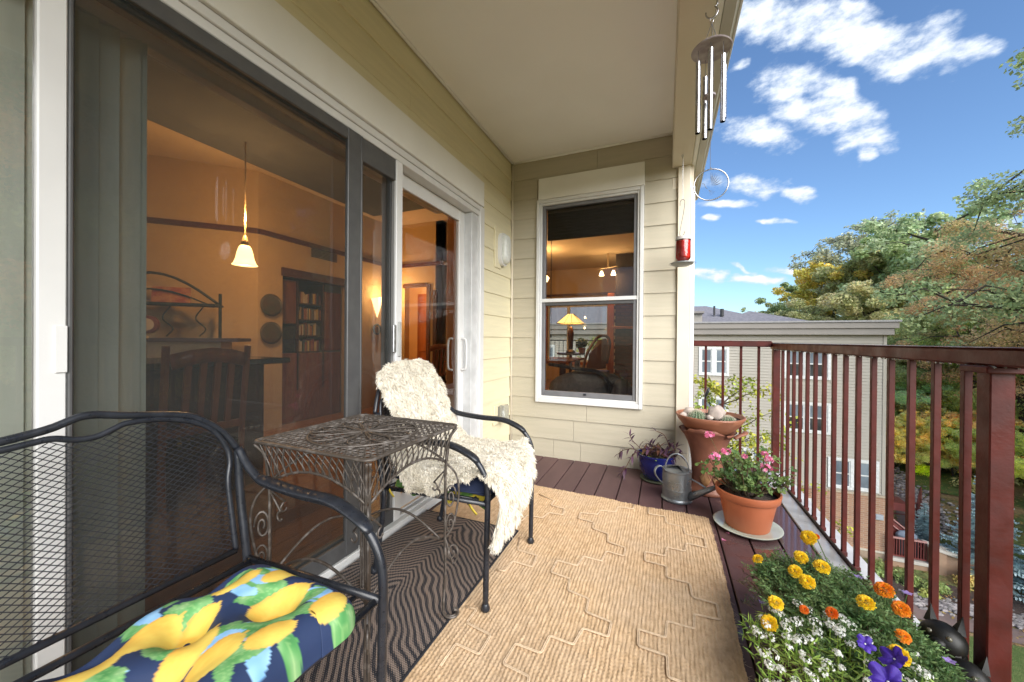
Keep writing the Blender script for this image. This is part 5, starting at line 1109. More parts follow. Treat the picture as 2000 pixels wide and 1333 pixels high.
for i in range(nu+1):
    for j in range(nv+1):
        x, y = X0c+(X1c-X0c)*i/nu, Y0c+(Y1c-Y0c)*j/nv
        # rounded outline corners
        u_ = (i/nu*2-1); v_ = (j/nv*2-1); k_ = max(0, (abs(u_)+abs(v_)*2.5-2.5-.45)); sx_ = 1-.35*max(0, abs(u_)*1.0-.0)*(max(0, abs(v_)-.90)/.10)**2*.35
        xx = (x-(X0c+X1c)/2)*sx_+(X0c+X1c)/2; xx += .006*math.sin(y*23); yy = y+(-.02*abs(u_)**6 if v_ > .8 else 0)
        vs.append((xx, yy, ctop(x, y))); cols_ += list(print_col(x+.0, y) if y > -.08 else (.012,.028,.085,1))
nvv = nv+1; fs = [(i*nvv+j, (i+1)*nvv+j, (i+1)*nvv+j+1, i*nvv+j+1) for i in range(nu) for j in range(nv)]
me = bpy.data.meshes.new('cushion_top'); me.from_pydata(vs, [], fs); me.materials.append(M_print); me.polygons.foreach_set('use_smooth', [True]*len(fs))
ca = me.color_attributes.new('print', 'FLOAT_COLOR', 'POINT'); ca.data.foreach_set('color', cols_); put('cushion_top', me, cush)
# underside: same outline bulging down
vs2 = [(v[0], v[1], .452-(v[2]-.452)*.45) for v in vs[::1]]; sel_i = list(range(0, nu+1, 6)); sel_j = list(range(0, nv+1, 6))
if sel_i[-1] != nu: sel_i.append(nu)
if sel_j[-1] != nv: sel_j.append(nv)
mb = MB(); mb.v = [vs2[i*nvv+j] for i in sel_i for j in sel_j]; nj = len(sel_j); mb.f = [(a*nj+b_, a*nj+b_+1, (a+1)*nj+b_+1, (a+1)*nj+b_) for a in range(len(sel_i)-1) for b_ in range(nj-1)]; mb.m = [0]*len(mb.f)
M_navy = mat('navy_cotton', (.012,.022,.06), .8, (.008,.015,.045), nscale=30)
part('cushion_underside', mb, M_navy, cush, True)
for (tx, ty) in tufts: part('tuft_button', MB().ball((tx, ty, ctop(tx, ty)+.001), .006, 8, (1,1,.5)), M_navy, cush, True)

# ------------------------------------------------------------------ chair cushion and sheepskin
cc = thing('navy_cushion', 'navy seat cushion with yellow printed ties under the sheepskin on the armchair', 'cushion', (-.88, 1.55, .42))
mb = MB(); P_ = []
for i in range(13):
    for j in range(17):
        u_, v_ = i/6-1, j/8-1; P_.append((-.885+.255*u_*(1-.04*v_*v_), 1.55+.243*v_*(1-.04*u_*u_), .455+.04*(max(0, 1-u_**8)*max(0, 1-v_**8))**.4+.006*math.sin(j*1.9+i)))
mb.v = P_ + [(p[0], p[1], .455-(p[2]-.455)*.7) for p in P_]; mb.f = [(i*17+j, (i+1)*17+j, (i+1)*17+j+1, i*17+j+1) for i in range(12) for j in range(16)]; mb.f += [tuple(q+221 for q in f[::-1]) for f in mb.f]; mb.m = [0]*len(mb.f)
part('pad', mb, M_navy, cc, True)
part('piping', MB().tube([(-.885+.257*math.copysign(abs(math.cos(a))**.35, math.cos(a)), 1.55+.245*math.copysign(abs(math.sin(a))**.35, math.sin(a)), .456) for a in [2*PI*k/60 for k in range(60)]], .004, 6, closed=True), M_navy, cc, True)
mb = MB(); mb.add([(-1.13+.48*i/8, 1.315+.012*math.sin(i*2.1)*1, .405-.012*((i*7) % 3)) for i in range(9)] + [(-1.13+.48*i/8, 1.35, .425) for i in range(9)], [(i, i+1, i+10, i+9) for i in range(8)])
part('printed_underside', mb.xf(Matrix.Translation((0,.012,.006))), mat('lemon_tie_fabric', (.50,.38,.03), .8, (.10,.22,.05), nscale=16, lo=.45, hi=.55), cc)
for (x, y) in ((-1.12, 1.29), (-.72, 1.29)):
    for k_ in range(1):
        a = rnd.uniform(0, 6); part('tie', MB().tube(spline([(x, y, .42), (x+.03*math.cos(a), y-.015, .41), (x+.06*math.cos(a), y-.01, .385-.02*k_)], 4), .006, 5, ry=.0015, upv=(0,1,0)), mat('yellow_tie', (.50,.38,.04), .8), cc, True)
skin = thing('sheepskin', 'creamy white long-haired sheepskin draped over the iron armchair', 'sheepskin', (-.88, 1.55, .5))
PRO = spline([(-1.235,0,.955), (-1.185,0,.83), (-1.135,0,.65), (-1.075,0,.545), (-.94,0,.512), (-.76,0,.525), (-.63,0,.53), (-.575,0,.475), (-.578,0,.41), (-.600,0,.305)], 8)
cum = [0]
for a, b_ in zip(PRO[:-1], PRO[1:]): cum.append(cum[-1]+(b_-a).length)
OUT = [(0,1.46,1.62), (.03,1.37,1.71), (.07,1.31,1.735), (.12,1.305,1.745), (.2,1.33,1.77), (.30,1.345,1.80), (.38,1.33,1.80), (.46,1.27,1.80), (.60,1.235,1.84), (.75,1.245,1.86), (.86,1.29,1.85), (.94,1.30,1.80), (1.0,1.285,1.70), (1.06,1.26,1.62), (1.13,1.25,1.55), (1.2,1.255,1.51), (1.27,1.27,1.48)]
TOT = cum[-1]
def edge(s_):
    s_ = s_/TOT*1.27
    for a, b_ in zip(OUT[:-1], OUT[1:]):
        if a[0] <= s_ <= b_[0]: t_ = (s_-a[0])/(b_[0]-a[0]); return a[1]+(b_[1]-a[1])*t_, a[2]+(b_[2]-a[2])*t_
    return OUT[-1][1:]
def skp(s_, y):
    k_ = max(1, next((i for i, c in enumerate(cum) if c >= s_), len(cum)-1)); t_ = (s_-cum[k_-1])/(cum[k_]-cum[k_-1]); p = PRO[k_-1].lerp(PRO[k_], min(1, max(0, t_))); tg = (PRO[k_]-PRO[k_-1]).normalized()
    nr = Vector((-tg.z, 0, tg.x)); nr = nr if nr.x*.5+nr.z > 0 else -nr
    q = Vector((p.x, y, p.z)); sd = 0
    on = sstep(.42, .52, s_)*(1-sstep(.92, 1.02, s_))
    if y < 1.305: dd = (1.305-y); q.z -= dd*1.25*on; q.y = y+dd*.45*on; sd = -1
    if y > 1.80: dd = y-1.80; q.z -= dd*.7*on; sd = 1
    q += nr*(.014*mnoise.noise(Vector((s_*6, y*6, 2)))+.006)
    if sd and on > .5: nr = (nr + Vector((0, sd*.9, 0))).normalized()
    return q, nr, tg
vs = []; nS, nW = 70, 26
for i in range(nS+1):
    s_ = TOT*i/nS; a, b_ = edge(s_)
    for j in range(nW+1): vs.append(skp(s_, a+(b_-a)*j/nW)[0])
mb = MB(); mb.add(vs, [(i*(nW+1)+j, i*(nW+1)+j+1, (i+1)*(nW+1)+j+1, (i+1)*(nW+1)+j) for i in range(nS) for j in range(nW)])
M_wool = leafmat('sheep_wool', (.86,.82,.73), (.77,.72,.61), var=.16, tr=.2, rough=.9, nscale=14, spec=.1)
part('hide', mb, mat('wool_base', (.7,.66,.57), .95, (.65,.6,.5)), skin, True)
V = []
for i in range(60000):
    edgy = rnd.random() < .22; s_ = rnd.random()*TOT; a, b_ = edge(s_); y = (rnd.choice((a, b_)) + rnd.gauss(0, .008)) if edgy else rnd.uniform(a, b_); y = min(b_, max(a, y))
    if i % 16 == 0: s_ = rnd.choice((rnd.uniform(0, .02), TOT-rnd.uniform(0, .02))); a, b_ = edge(s_); y = rnd.uniform(a, b_); edgy = True
    q, nr, tg = skp(s_, y); sdv = Vector((0, 1 if y > (a+b_)/2 else -1, 0))
    cl_ = Vector((mnoise.noise(Vector((s_*22, y*22, 0))), mnoise.noise(Vector((s_*22, y*22, 7))), mnoise.noise(Vector((s_*22, y*22, 13)))))
    hang = sstep(.95, 1.05, s_)
    d = nr*(.75-.3*hang) + tg*(.30+.7*hang)*(1 if s_ > .08 else -.8) + cl_*.95 + Vector((rnd.gauss(0,.22), rnd.gauss(0,.22), rnd.gauss(0,.22)))
    if edgy: d += sdv*.9
    d.normalize(); L = rnd.uniform(.012, .023)*(1+.45*edgy+.45*hang); w_ = d.cross(Vector((rnd.gauss(0,1), rnd.gauss(0,1), rnd.gauss(0,1)))).normalized()*rnd.uniform(.0013, .0026)
    m_ = q + d*L*.55 + nr*.003; e_ = q + d*L + Vector((0,0,-.007)) + tg*.004 + cl_*.006
    V += [q-w_, q+w_, m_+w_*.95, m_-w_*.95, m_-w_*.95, m_+w_*.95, e_+w_*.25, e_-w_*.25]
put('wool_locks', npmesh('wool_locks', [tuple(v) for v in V], 4, M_wool), skin, kind='stuff')

# ------------------------------------------------------------------ wire side table
M_wire = mat('weathered_wire', (.075,.062,.052), .5, (.20,.18,.165), nscale=38, ndet=6, metal=.35, lo=.5, hi=.75, bump=.4, bscale=150, bdist=.001)
tcx, tcy, tz, hx, hy = -.955, .978, .75, .235, .2275
tab = thing('wire_side_table', 'weathered bronze wire side table with a flower pattern top between bench and armchair', 'table', (tcx, tcy, .022))
def W(x, y, z): return (tcx+x, tcy+y, z)
rc_ = .022; rimp = []
for (sx_, sy_, a0) in ((1,1,0), (-1,1,PI/2), (-1,-1,PI), (1,-1,1.5*PI)):
    rimp += [W(sx_*(hx-rc_)+rc_*math.cos(a0+PI/2*i/5), sy_*(hy-rc_)+rc_*math.sin(a0+PI/2*i/5), tz) for i in range(6)]
part('rim', MB().tube(rimp, .0065, 8, closed=True, ry=.005, upv=(0,0,1)), M_wire, tab, True)
part('inner_rim', MB().tube([(tcx+(p[0]-tcx)*.945, tcy+(p[1]-tcy)*.945, tz-.002) for p in rimp], .0035, 6, closed=True), M_wire, tab, True)
Rc = .175
part('ring', MB().tube(arc(W(0,0,tz+.001), Rc, 0, 2*PI, 48, r2=Rc)[:-1], .0042, 6, closed=True), M_wire, tab, True)
for k_ in range(12):
    a = 2*PI*k_/12+.1; ca_, sa_ = math.cos(a), math.sin(a); loop = []
    for i in range(25):
        t_ = i/24*2*PI; rr = Rc*.49*(1-math.cos(t_)); ww = math.sin(t_)*.026*(1-math.cos(t_))**.6*(.9 if k_ % 2 else 1.1); loop.append(W(ca_*rr-sa_*ww, sa_*rr+ca_*ww, tz+.004))
    part('petal_wire', MB().tube(loop[1:-1], .0028, 5), M_wire, tab, True)
part('centre_boss', MB().ball(W(0,0,tz+.005), .011, 10, (1,1,.5)), M_wire, tab, True)
mb = MB(); yk = -hy+.014; row = 0
while yk < hy-.004:
    xk = -hx+.012+(.0115 if row % 2 else 0)
    while xk < hx-.008:
        if math.hypot(xk, yk) > .03:
            P5 = [W(xk-.0135+.027*i/6, yk+.0155*math.sin(PI*i/6), tz-.003+.0012*(row % 2)) for i in range(7)]
            if all(abs(p[0]-tcx) < hx-.004 and abs(p[1]-tcy) < hy-.002 for p in P5): mb.tube(P5, .0016 if math.hypot(xk, yk) < Rc else .0021, 4, cap=False)
        xk += .023
    yk += .0125; row += 1
part('scale_lattice', mb, M_wire, tab, True, kind='stuff')
zl = .612
for side in range(4):      # apron on each side: arched lower wire and crossing bows
    ca_, sa_ = math.cos(side*PI/2), math.sin(side*PI/2); hw, hd = (hx, hy) if side % 2 == 0 else (hy, hx)
    def SP(u_, dep, z): x, y = u_, -hd+dep; return W(x*ca_-y*sa_, x*sa_+y*ca_, z)
    zb_ = lambda u_: zl + .062*(1-(u_/(hw-.03))**2)
    part('apron_arch', MB().tube([SP((hw-.035)*(i/8-1), .030, zb_((hw-.035)*(i/8-1))) for i in range(17)], .0042, 6), M_wire, tab, True)
    mb = MB(); nb_ = 15
    for i in range(nb_):
        u_ = (hw-.03)*(2*(i+.5)/nb_-1)
        for q in (-1, 1):
            mb.tube([SP(u_+q*(-.016+.034*math.sin(PI*.5*t_)), .004+.026*t_, tz-.006-(tz-.006-zb_(u_))*t_) for t_ in (0, .25, .5, .75, 1)], .0021, 4, cap=False)
    part('apron_bows', mb, M_wire, tab, True, kind='stuff')
    part('stretcher', MB().tube([SP((hw-.045)*(i/8-1), .045, .33+.075*math.cos(PI/2*(i/8-1))) for i in range(17)], .0045, 6), M_wire, tab, True)
    for q in (-1, 1):       # hanging corner scrolls
        sp2 = [SP(q*(hw-.03-.055*t_), .032, zl-.02-.06*t_) for t_ in (0, .5, 1)]
        for i in range(10): a = PI*.5+q*(-1)*i*.5; r_ = .020*(1-i/12); sp2.append(SP(q*(hw-.085)+r_*math.cos(a)*1.0, .032, zl-.10+r_*math.sin(a)))
        part('scroll', MB().tube(sp2, .0032, 5), M_wire, tab, True)
for sx_ in (-1, 1):
    for sy_ in (-1, 1):
        dg = Vector((sx_, sy_, 0)).normalized(); c0 = Vector(W(sx_*(hx-.032), sy_*(hy-.032), 0))
        L_ = lambda o_, z: c0 + dg*o_ + Vector((0,0,z))
        for off in (-.0045, .0045):
            pp = Vector((-dg.y, dg.x, 0))*off
            part('leg', MB().tube([p+pp for p in spline([L_(.040,tz-.008), L_(.012,.70), L_(0,zl), L_(-.002,.5), L_(-.002,.35), L_(.000,.2), L_(-.006,.09), L_(-.004,.05), L_(.015,.030), L_(.042,.030), L_(.050,.048), L_(.034,.056)], 6)], .0042, 6), M_wire, tab, True)
        part('leg_bow', MB().tube(spline([L_(.0,zl), L_(.038,.565), L_(.050,.49), L_(.030,.38), L_(.0,.33)], 6), .0042, 6), M_wire, tab, True)
        for zc, r0_ in ((.50, .030), (.40, .026)):
            s2 = []
            for i in range(26): a = i*.42; r_ = r0_*(1-i/30); s2.append(L_(.018+r_*math.cos(a)*.75, zc-.02+r_*math.sin(a)*1.7))
            part('scroll', MB().tube(s2, .0034, 5), M_wire, tab, True)
        s2 = []
        for i in range(22): a = -PI/2+i*.42; r_ = .026*(1-i/26); s2.append(L_(.026+r_*math.cos(a), .27+r_*math.sin(a)*1.6))
        part('scroll', MB().tube([L_(-.002,.34)]+s2, .0034, 5), M_wire, tab, True)

# ------------------------------------------------------------------ fixtures on the walls
wlt = thing('wall_light', 'rounded white bulkhead light with frosted lens on the side wall', 'wall light', (WX, 2.99, 1.87))
def rrect(hy_, hz_, r_, n=5):
    P = []
    for (a, b_, a0) in ((1,1,0), (-1,1,PI/2), (-1,-1,PI), (1,-1,1.5*PI)):
        P += [(a*(hy_-r_)+r_*math.cos(a0+PI/2*i/n), b_*(hz_-r_)+r_*math.sin(a0+PI/2*i/n)) for i in range(n+1)]
    return P
def domed(mb, cx, cy, cz, hy_, hz_, r_, layers):
    rings = [[(cx+d, cy+p[0]*s_, cz+p[1]*(1-(1-s_)*hy_/hz_)) for p in rrect(hy_, hz_, r_)] for (d, s_) in layers]; n = len(rings[0])
    mb.add([p for rg in rings for p in rg], [(i*n+k, i*n+(k+1) % n, (i+1)*n+(k+1) % n, (i+1)*n+k) for i in range(len(rings)-1) for k in range(n)] + [tuple(range(n))[::-1], tuple((len(rings)-1)*n+k for k in range(n))])
mb = MB(); domed(mb, WX, 2.99, 1.873, .082, .145, .08, [(0, 1.02), (.035, 1.02), (.042, .99), (.042, .86)]); part('housing', mb, M_white, wlt, 40)
mb = MB(); domed(mb, WX+.0425, 2.99, 1.873, .068, .130, .066, [(0, 1), (.018, .97), (.034, .85), (.044, .6), (.047, .25)]); part('lens', mb, mat('frosted_lens', (.62,.64,.60), .35, (.55,.57,.53), nscale=50, bump=.3, bscale=120, bdist=.001), wlt, 40)
part('mounting_block', MB().bbox(WX-.004, WX+.012, 2.86, 2.985, 1.70, 2.05, .003), M_siding, wlt)
oc = thing('outlet_cover', 'clear weatherproof outlet cover low on the side wall behind the armchair', 'outlet', (WX, 2.97, .42))
part('base_plate', MB().bbox(WX-.004, WX+.014, 2.86, 3.04, .33, .50, .003), M_siding, oc)
part('socket', MB().bbox(WX+.0145, WX+.03, 2.93, 3.01, .36, .485, .004), mat('socket_grey', (.28,.28,.27), .5), oc)
part('clear_cover', MB().bbox(WX+.031, WX+.085, 2.915, 3.025, .35, .50, .012), glassmat('clear_plastic', (.80,.82,.80), 2.0, 1.45, haze=.30, hazecol=(.5,.5,.48)), oc)

# ------------------------------------------------------------------ hanging things
M_chrome = mat('bright_steel', (.46,.46,.48), .24, (.34,.34,.36), nscale=15, metal=1, rvar=.06)
M_wh = mat('whitewashed_tin', (.42,.38,.40), .5, (.26,.22,.24), nscale=26)
M_line = mat('hanging_line', (.12,.12,.13), .5)
cx, cy, cz = .164, 1.70, 2.262
ch = thing('wind_chime', 'silver wind chime of metal tubes hanging from the edge beam', 'wind chime', (cx, cy, 2.4))
part('hook', MB().tube([(cx+.02, cy, 2.468), (cx+.02, cy, 2.44)] + [(cx+.022*math.cos(a), cy, 2.418+.024*math.sin(a)) for a in [R(60)-R(250)*i/10*1.0 for i in range(11)]], .0028, 7), M_chrome, ch, True)
part('ring', MB().tube([(cx+.006*math.cos(a), cy, 2.384+.010*math.sin(a)) for a in [2*PI*i/10 for i in range(10)]], .0015, 5, closed=True), M_chrome, ch, True)
part('top_disc', MB().lathe([(0, 0), (.072, 0), (.075, .003), (.072, .006), (0, .006)], 36, (cx, cy, cz)), M_wh, ch, 40)
for k_ in range(3): a = 2*PI*k_/3+.5; part('cord', MB().tube([(cx+.045*math.cos(a), cy+.045*math.sin(a), cz+.006), (cx, cy, 2.374)], .0011, 4), M_line, ch)
for k_, (a, zt, zb) in enumerate(((200, 2.215, 1.925), (262, 2.235, 1.915), (318, 2.21, 1.945), (20, 2.20, 1.985), (110, 2.19, 1.93))):
    x, y = cx+.052*math.cos(R(a)), cy+.052*math.sin(R(a))
    tb_ = part('chime_tube', MB().lathe([(.0095, zb), (.0095, zt), (.0075, zt), (.0075, zb), (.0095, zb)], 16, (x, y, 0)), M_chrome, ch, 40)
    part('tube_cord', MB().tube([(x, y, zt), (x, y, cz)], .0009, 4), M_line, ch)
    part('cord_hole', MB().ball((x+.0*1, y-.0095, zt-.035), .0022, 6), M_line, ch)
part('striker', MB().lathe([(0, 2.078), (.022, 2.078), (.022, 2.086), (0, 2.086)], 20, (cx-.004, cy+.008, 0)), M_wh, ch, 40)
part('striker_cord', MB().tube([(cx, cy, cz), (cx, cy, 1.782)], .0009, 4), M_line, ch)
sc_ = thing('suncatcher', 'clear round suncatcher with an etched hummingbird on the chime line', 'suncatcher', (cx+.002, cy, 1.715)); zc = 1.715
cxs = cx+.003
part('hoop', MB().tube([(cxs+.063*math.cos(a), cy, zc+.063*math.sin(a)) for a in [2*PI*i/40 for i in range(40)]], .0025, 8, closed=True), M_chrome, sc_, True)
part('clear_disc', MB().lathe([(0,-.001), (.061,-.001), (.061,.001), (0,.001)], 36, (cxs, cy, zc), axis=(0,1,0)), glassmat('clear_acrylic', (.93,.96,.98), .25, 1.4), sc_)
part('line_bead', MB().ball((cxs, cy, zc+.066), .004, 8), M_line, sc_)
mb = MB()
for k_ in range(7):      # wing feathers, tail and beak as thin raised strokes
    a0 = R(8+12*k_); p0 = Vector((cxs-.004-.0005*k_, cy-.003, zc-.002+.003*k_)); e_ = p0+Vector((math.cos(a0), 0, math.sin(a0)))*(.045-.0015*k_); mb.tube(spline([p0+Vector((.006,0,-.002)), (p0+e_)/2+Vector((.004,0,-.005)), e_], 4), lambda t: .0013*(1-abs(2*t-1))+.0003, 5)
for k_ in range(5): a0 = R(-75+13*k_); p0 = Vector((cxs-.008, cy-.003, zc-.022)); mb.tube([p0, p0+Vector((math.cos(a0)*.026, 0, math.sin(a0)*.026))], lambda t: .0012*(1-abs(2*t-1))+.0003, 5)
mb.tube(spline([(cxs-.032,cy-.003,zc+.008), (cxs-.024,cy-.003,zc+.004), (cxs-.020,cy-.003,zc-.008), (cxs-.013,cy-.003,zc-.016)], 4), .0010, 5)
part('etched_bird', mb, M_line, sc_)
fx, fy = .108, 3.02
fd = thing('hummingbird_feeder', 'red glass hummingbird feeder with a grey dish hanging from a long hook', 'bird feeder', (fx, fy, 2.0))
part('screw_eye', MB().tube([(fx+.005*math.cos(a), fy, 2.455+.010*math.sin(a)) for a in [2*PI*i/10 for i in range(11)]], .0022, 5), M_metal, fd, True)
part('wire', MB().tube(spline([(fx, fy, 2.447), (fx+.004, fy, 2.42), (fx+.003, fy, 2.3), (fx+.005, fy, 2.128)], 4), .0016, 5), M_metal, fd)
S_ = [(fx-.014, 2.085), (fx-.012, 2.115), (fx+.001, 2.130), (fx+.016, 2.122), (fx+.018, 2.10), (fx+.010, 2.03), (fx-.004, 1.95), (fx-.014, 1.882), (fx-.010, 1.862), (fx+.004, 1.858), (fx+.016, 1.875), (fx+.018, 1.892)]
part('s_hook', MB().tube(spline([(x, fy, z_) for x, z_ in S_], 4), .0022, 6), M_line, fd, True)
jx = fx+.010
part('jar', MB().lathe([(0,1.668), (.034,1.67), (.050,1.69), (.052,1.70), (.052,1.832), (.047,1.845), (0,1.845)], 24, (jx, fy, 0)), glassmat('feeder_glass', (.95,.95,.95), 1.2, 1.45), fd, 40)
part('nectar', MB().lathe([(0,1.672), (.030,1.674), (.047,1.692), (.049,1.70), (.049,1.818), (0,1.818)], 24, (jx, fy, 0)), mat('red_nectar', (.80,.03,.02), .25, (.62,.015,.01), nscale=20), fd, 40)
part('top_cap', MB().lathe([(.053,1.826), (.0545,1.836), (.050,1.850), (.0,1.853)], 24, (jx, fy, 0)), mat('clear_cap', (.55,.52,.50), .2), fd, 40)
part('dish', MB().lathe([(0,1.632), (.045,1.634), (.078,1.650), (.081,1.658), (.050,1.660), (.030,1.668), (0,1.668)], 28, (jx-.006, fy, 0)), mat('dish_grey', (.30,.31,.31), .35, (.22,.23,.23), nscale=20), fd, 40)
part('perch', MB().tube([(jx-.006+.092*math.cos(a), fy+.092*math.sin(a), 1.652) for a in [2*PI*i/24 for i in range(24)]], .0018, 5, closed=True), M_metal, fd, True)

# ------------------------------------------------------------------ pots by the end wall
M_terra = mat('terracotta', (.36,.125,.06), .7, (.30,.10,.05), nscale=7, bump=.2, bscale=60, bdist=.002)
M_terra2 = mat('old_terracotta', (.27,.105,.06), .6, (.17,.062,.04), nscale=7, bump=.4, bscale=22, bdist=.004, rvar=.12)
M_plastic = mat('terracotta_plastic', (.42,.125,.055), .42, (.39,.115,.05), nscale=5)
M_soil = mat('soil', (.03,.02,.015), .95, (.06,.04,.03), nscale=40, bump=1, bscale=80, bdist=.01)
M_blue = mat('cobalt_glaze', (.012,.018,.13), .10, (.008,.012,.09), nscale=6, coat=.5)
def pnoise(amp, f): return lambda a, z_: amp*mnoise.noise(Vector((math.cos(a)*f, math.sin(a)*f, z_*f*3)))
PX, PY = .285, 2.98
ped = thing('clay_pedestal', 'tall brown clay pedestal with a torn flared rim and leaf relief', 'pedestal', (PX, PY, 0))
prof = [(0,0), (.125,0), (.135,.012), (.13,.03), (.105,.05), (.10,.10), (.098,.16), (.102,.22), (.112,.29), (.128,.345), (.15,.395), (.185,.44)]
n_ = 48; vs = []
for (r_, z_) in prof:
    for k_ in range(n_): a = 2*PI*k_/n_; q = r_*(1+.02*mnoise.noise(Vector((math.cos(a)*2, math.sin(a)*2, z_*5)))); vs.append((PX+q*math.cos(a), PY+q*math.sin(a), z_))
for (dr, dz_) in ((0, 0), (-.014, .004), (-.03, -.02)):
    for k_ in range(n_):
        a = 2*PI*k_/n_; tear = max(0, math.sin(a*1.5+R(158)))**1.1; z_ = .475-.085*(.5+.5*math.sin(2*a+R(120)))+.02*mnoise.noise(Vector((math.cos(a)*3, math.sin(a)*3, 1))); r_ = .150+(z_-.395)*.85+dr
        vs.append((PX+r_*math.cos(a), PY+r_*math.sin(a), z_+dz_))
m_ = len(prof)+3; mb = MB(); mb.add(vs, [(i*n_+k_, i*n_+(k_+1) % n_, (i+1)*n_+(k_+1) % n_, (i+1)*n_+k_) for i in range(m_-1) for k_ in range(n_)])
part('body', mb, M_terra2, ped, True)
def onped(a, z_): r_ = .101+.003; return Vector((PX+r_*math.cos(a), PY+r_*math.sin(a), z_))
M_relief = mat('ochre_relief', (.36,.19,.07), .6, (.22,.10,.045), nscale=18)
for fn in range(3):
    a0 = R(-100+fn*45)
    for k_ in range(-4, 5): part('leaf_relief', MB().tube([onped(a0, .055+.004*abs(k_)), onped(a0+k_*.045, .10-.004*abs(k_)), onped(a0+k_*.085, .165-.009*abs(k_))], lambda t: .007*(1-t)+.002, 6), M_relief, ped, True)
part('flared_lip', MB().tube(spline([(PX+.155,PY-.11,.418), (PX+.18,PY-.10,.435), (PX+.215,PY-.08,.447), (PX+.23,PY-.04,.452)], 5), .018, 8, ry=.010, upv=(0,0,1)), M_terra2, ped, True)
bw = thing('cactus_bowl', 'wide shallow terracotta bowl with cacti and stones on the clay pedestal', 'bowl', (PX, PY, .44)); BX, BY = PX+.012, PY-.02
part('bowl', MB().lathe([(0,.405), (.05,.405), (.11,.425), (.165,.465), (.205,.515), (.222,.545), (.219,.553), (.212,.553), (.20,.527), (0,.522)], 44, (BX, BY, 0), pnoise(.01, 2)), mat('bowl_clay', (.33,.135,.075), .5, (.26,.10,.055), nscale=5), bw, 50)
part('soil', MB().lathe([(0,.531), (.198,.528), (0,.5281)], 28, (BX, BY, 0), pnoise(.02, 5)), M_soil, bw, True)
def cactus(x, y, r_, h, lb):
    o = thing('cactus', lb, 'cactus', (x, y, .53)); nr_ = 16; vs = []; m_ = 10
    for i in range(m_):
        t_ = i/(m_-1)*PI*.52
        for k_ in range(nr_*2): a = PI*k_/nr_; q = r_*math.cos(t_)*(1+(.10 if k_ % 2 else -.05)); vs.append((x+q*math.cos(a), y+q*math.sin(a), .525+h*math.sin(t_)))
    n2 = nr_*2; part('body', MB().add(vs, [(i*n2+k_, i*n2+(k_+1) % n2, (i+1)*n2+(k_+1) % n2, (i+1)*n2+k_) for i in range(m_-1) for k_ in range(n2)]), mat('cactus_green', (.045,.09,.04), .6, (.08,.13,.06), nscale=30), o)
    V = []
    for i in range(1, m_-1):
        t_ = i/(m_-1)*PI*.5
        for k_ in range(nr_):
            a = PI*(2*k_+1)/nr_; n3 = Vector((math.cos(a)*math.cos(t_), math.sin(a)*math.cos(t_), math.sin(t_)*1.1)).normalized(); p = Vector((x+r_*1.1*math.cos(t_)*math.cos(a), y+r_*1.1*math.cos(t_)*math.sin(a), .525+h*math.sin(t_)))
            for j in range(5):
                d = (n3+Vector((rnd.gauss(0,.6), rnd.gauss(0,.6), rnd.gauss(0,.6)))).normalized()*r_*.24; w_ = d.orthogonal().normalized()*.0009; V += [p-w_, p+w_, p+d+w_*.2, p+d-w_*.2]
    put('spines', npmesh('spines', [tuple(v) for v in V], 4, mat('spine', (.55,.50,.38), .6)), o, kind='stuff')
cactus(BX-.085, BY-.065, .052, .062, 'dark green ribbed ball cactus in the bowl, left of the pale stone')
cactus(BX+.105, BY-.085, .042, .040, 'small flat spiny cactus at the right side of the bowl')
M_st = mat('pale_stone', (.50,.42,.36), .85, (.34,.28,.25), nscale=14, bump=.7, bscale=30, bdist=.006)
def stone(x, y, z_, r_, lb, sq=(1,.85,.8)):
    tag(part('stone', MB().ball((x, y, z_), r_, 18, sq, lambda d: .35*mnoise.noise(d*1.6+Vector((x*30, 0, 0)))+.12*mnoise.noise(d*5)), M_st, None, 60), lb, 'stone')
stone(BX+.035, BY-.06, .575, .060, 'large pale furrowed stone in the middle of the cactus bowl', (.85,.8,1))
stone(BX-.125, BY+.02, .56, .040, 'pinkish stone behind the dark ball cactus')
stone(BX-.17, BY-.06, .546, .024, 'small white stone by the left rim of the cactus bowl')
stone(BX-.01, BY-.10, .548, .022, 'small ribbed shell-like stone between the ball cactus and the large stone')
crow = thing('bird_ornament', 'black metal bird silhouette on a thin stake behind the cactus bowl', 'ornament', (BX+.0, BY+.12, .53)); ox, oy = BX-.012, BY+.10
part('stake', MB().tube([(ox, oy, .53), (ox, oy, .66)], .0018, 5), M_black, crow)
part('bird', MB().tube(spline([(ox-.008, oy, .645), (ox-.004, oy, .672), (ox+.006, oy, .700), (ox+.014, oy, .722), (ox+.016, oy, .735)], 5), lambda t: .003+.0165*math.sin(PI*min(1, t*1.02))**.8, 10, ry=lambda t: .002+.009*math.sin(PI*min(1, t))), M_black, crow, True)
part('beak', MB().tube([(ox+.012, oy, .728), (ox-.004, oy, .742)], lambda t: .004*(1-t)+.0006, 6), M_black, crow)

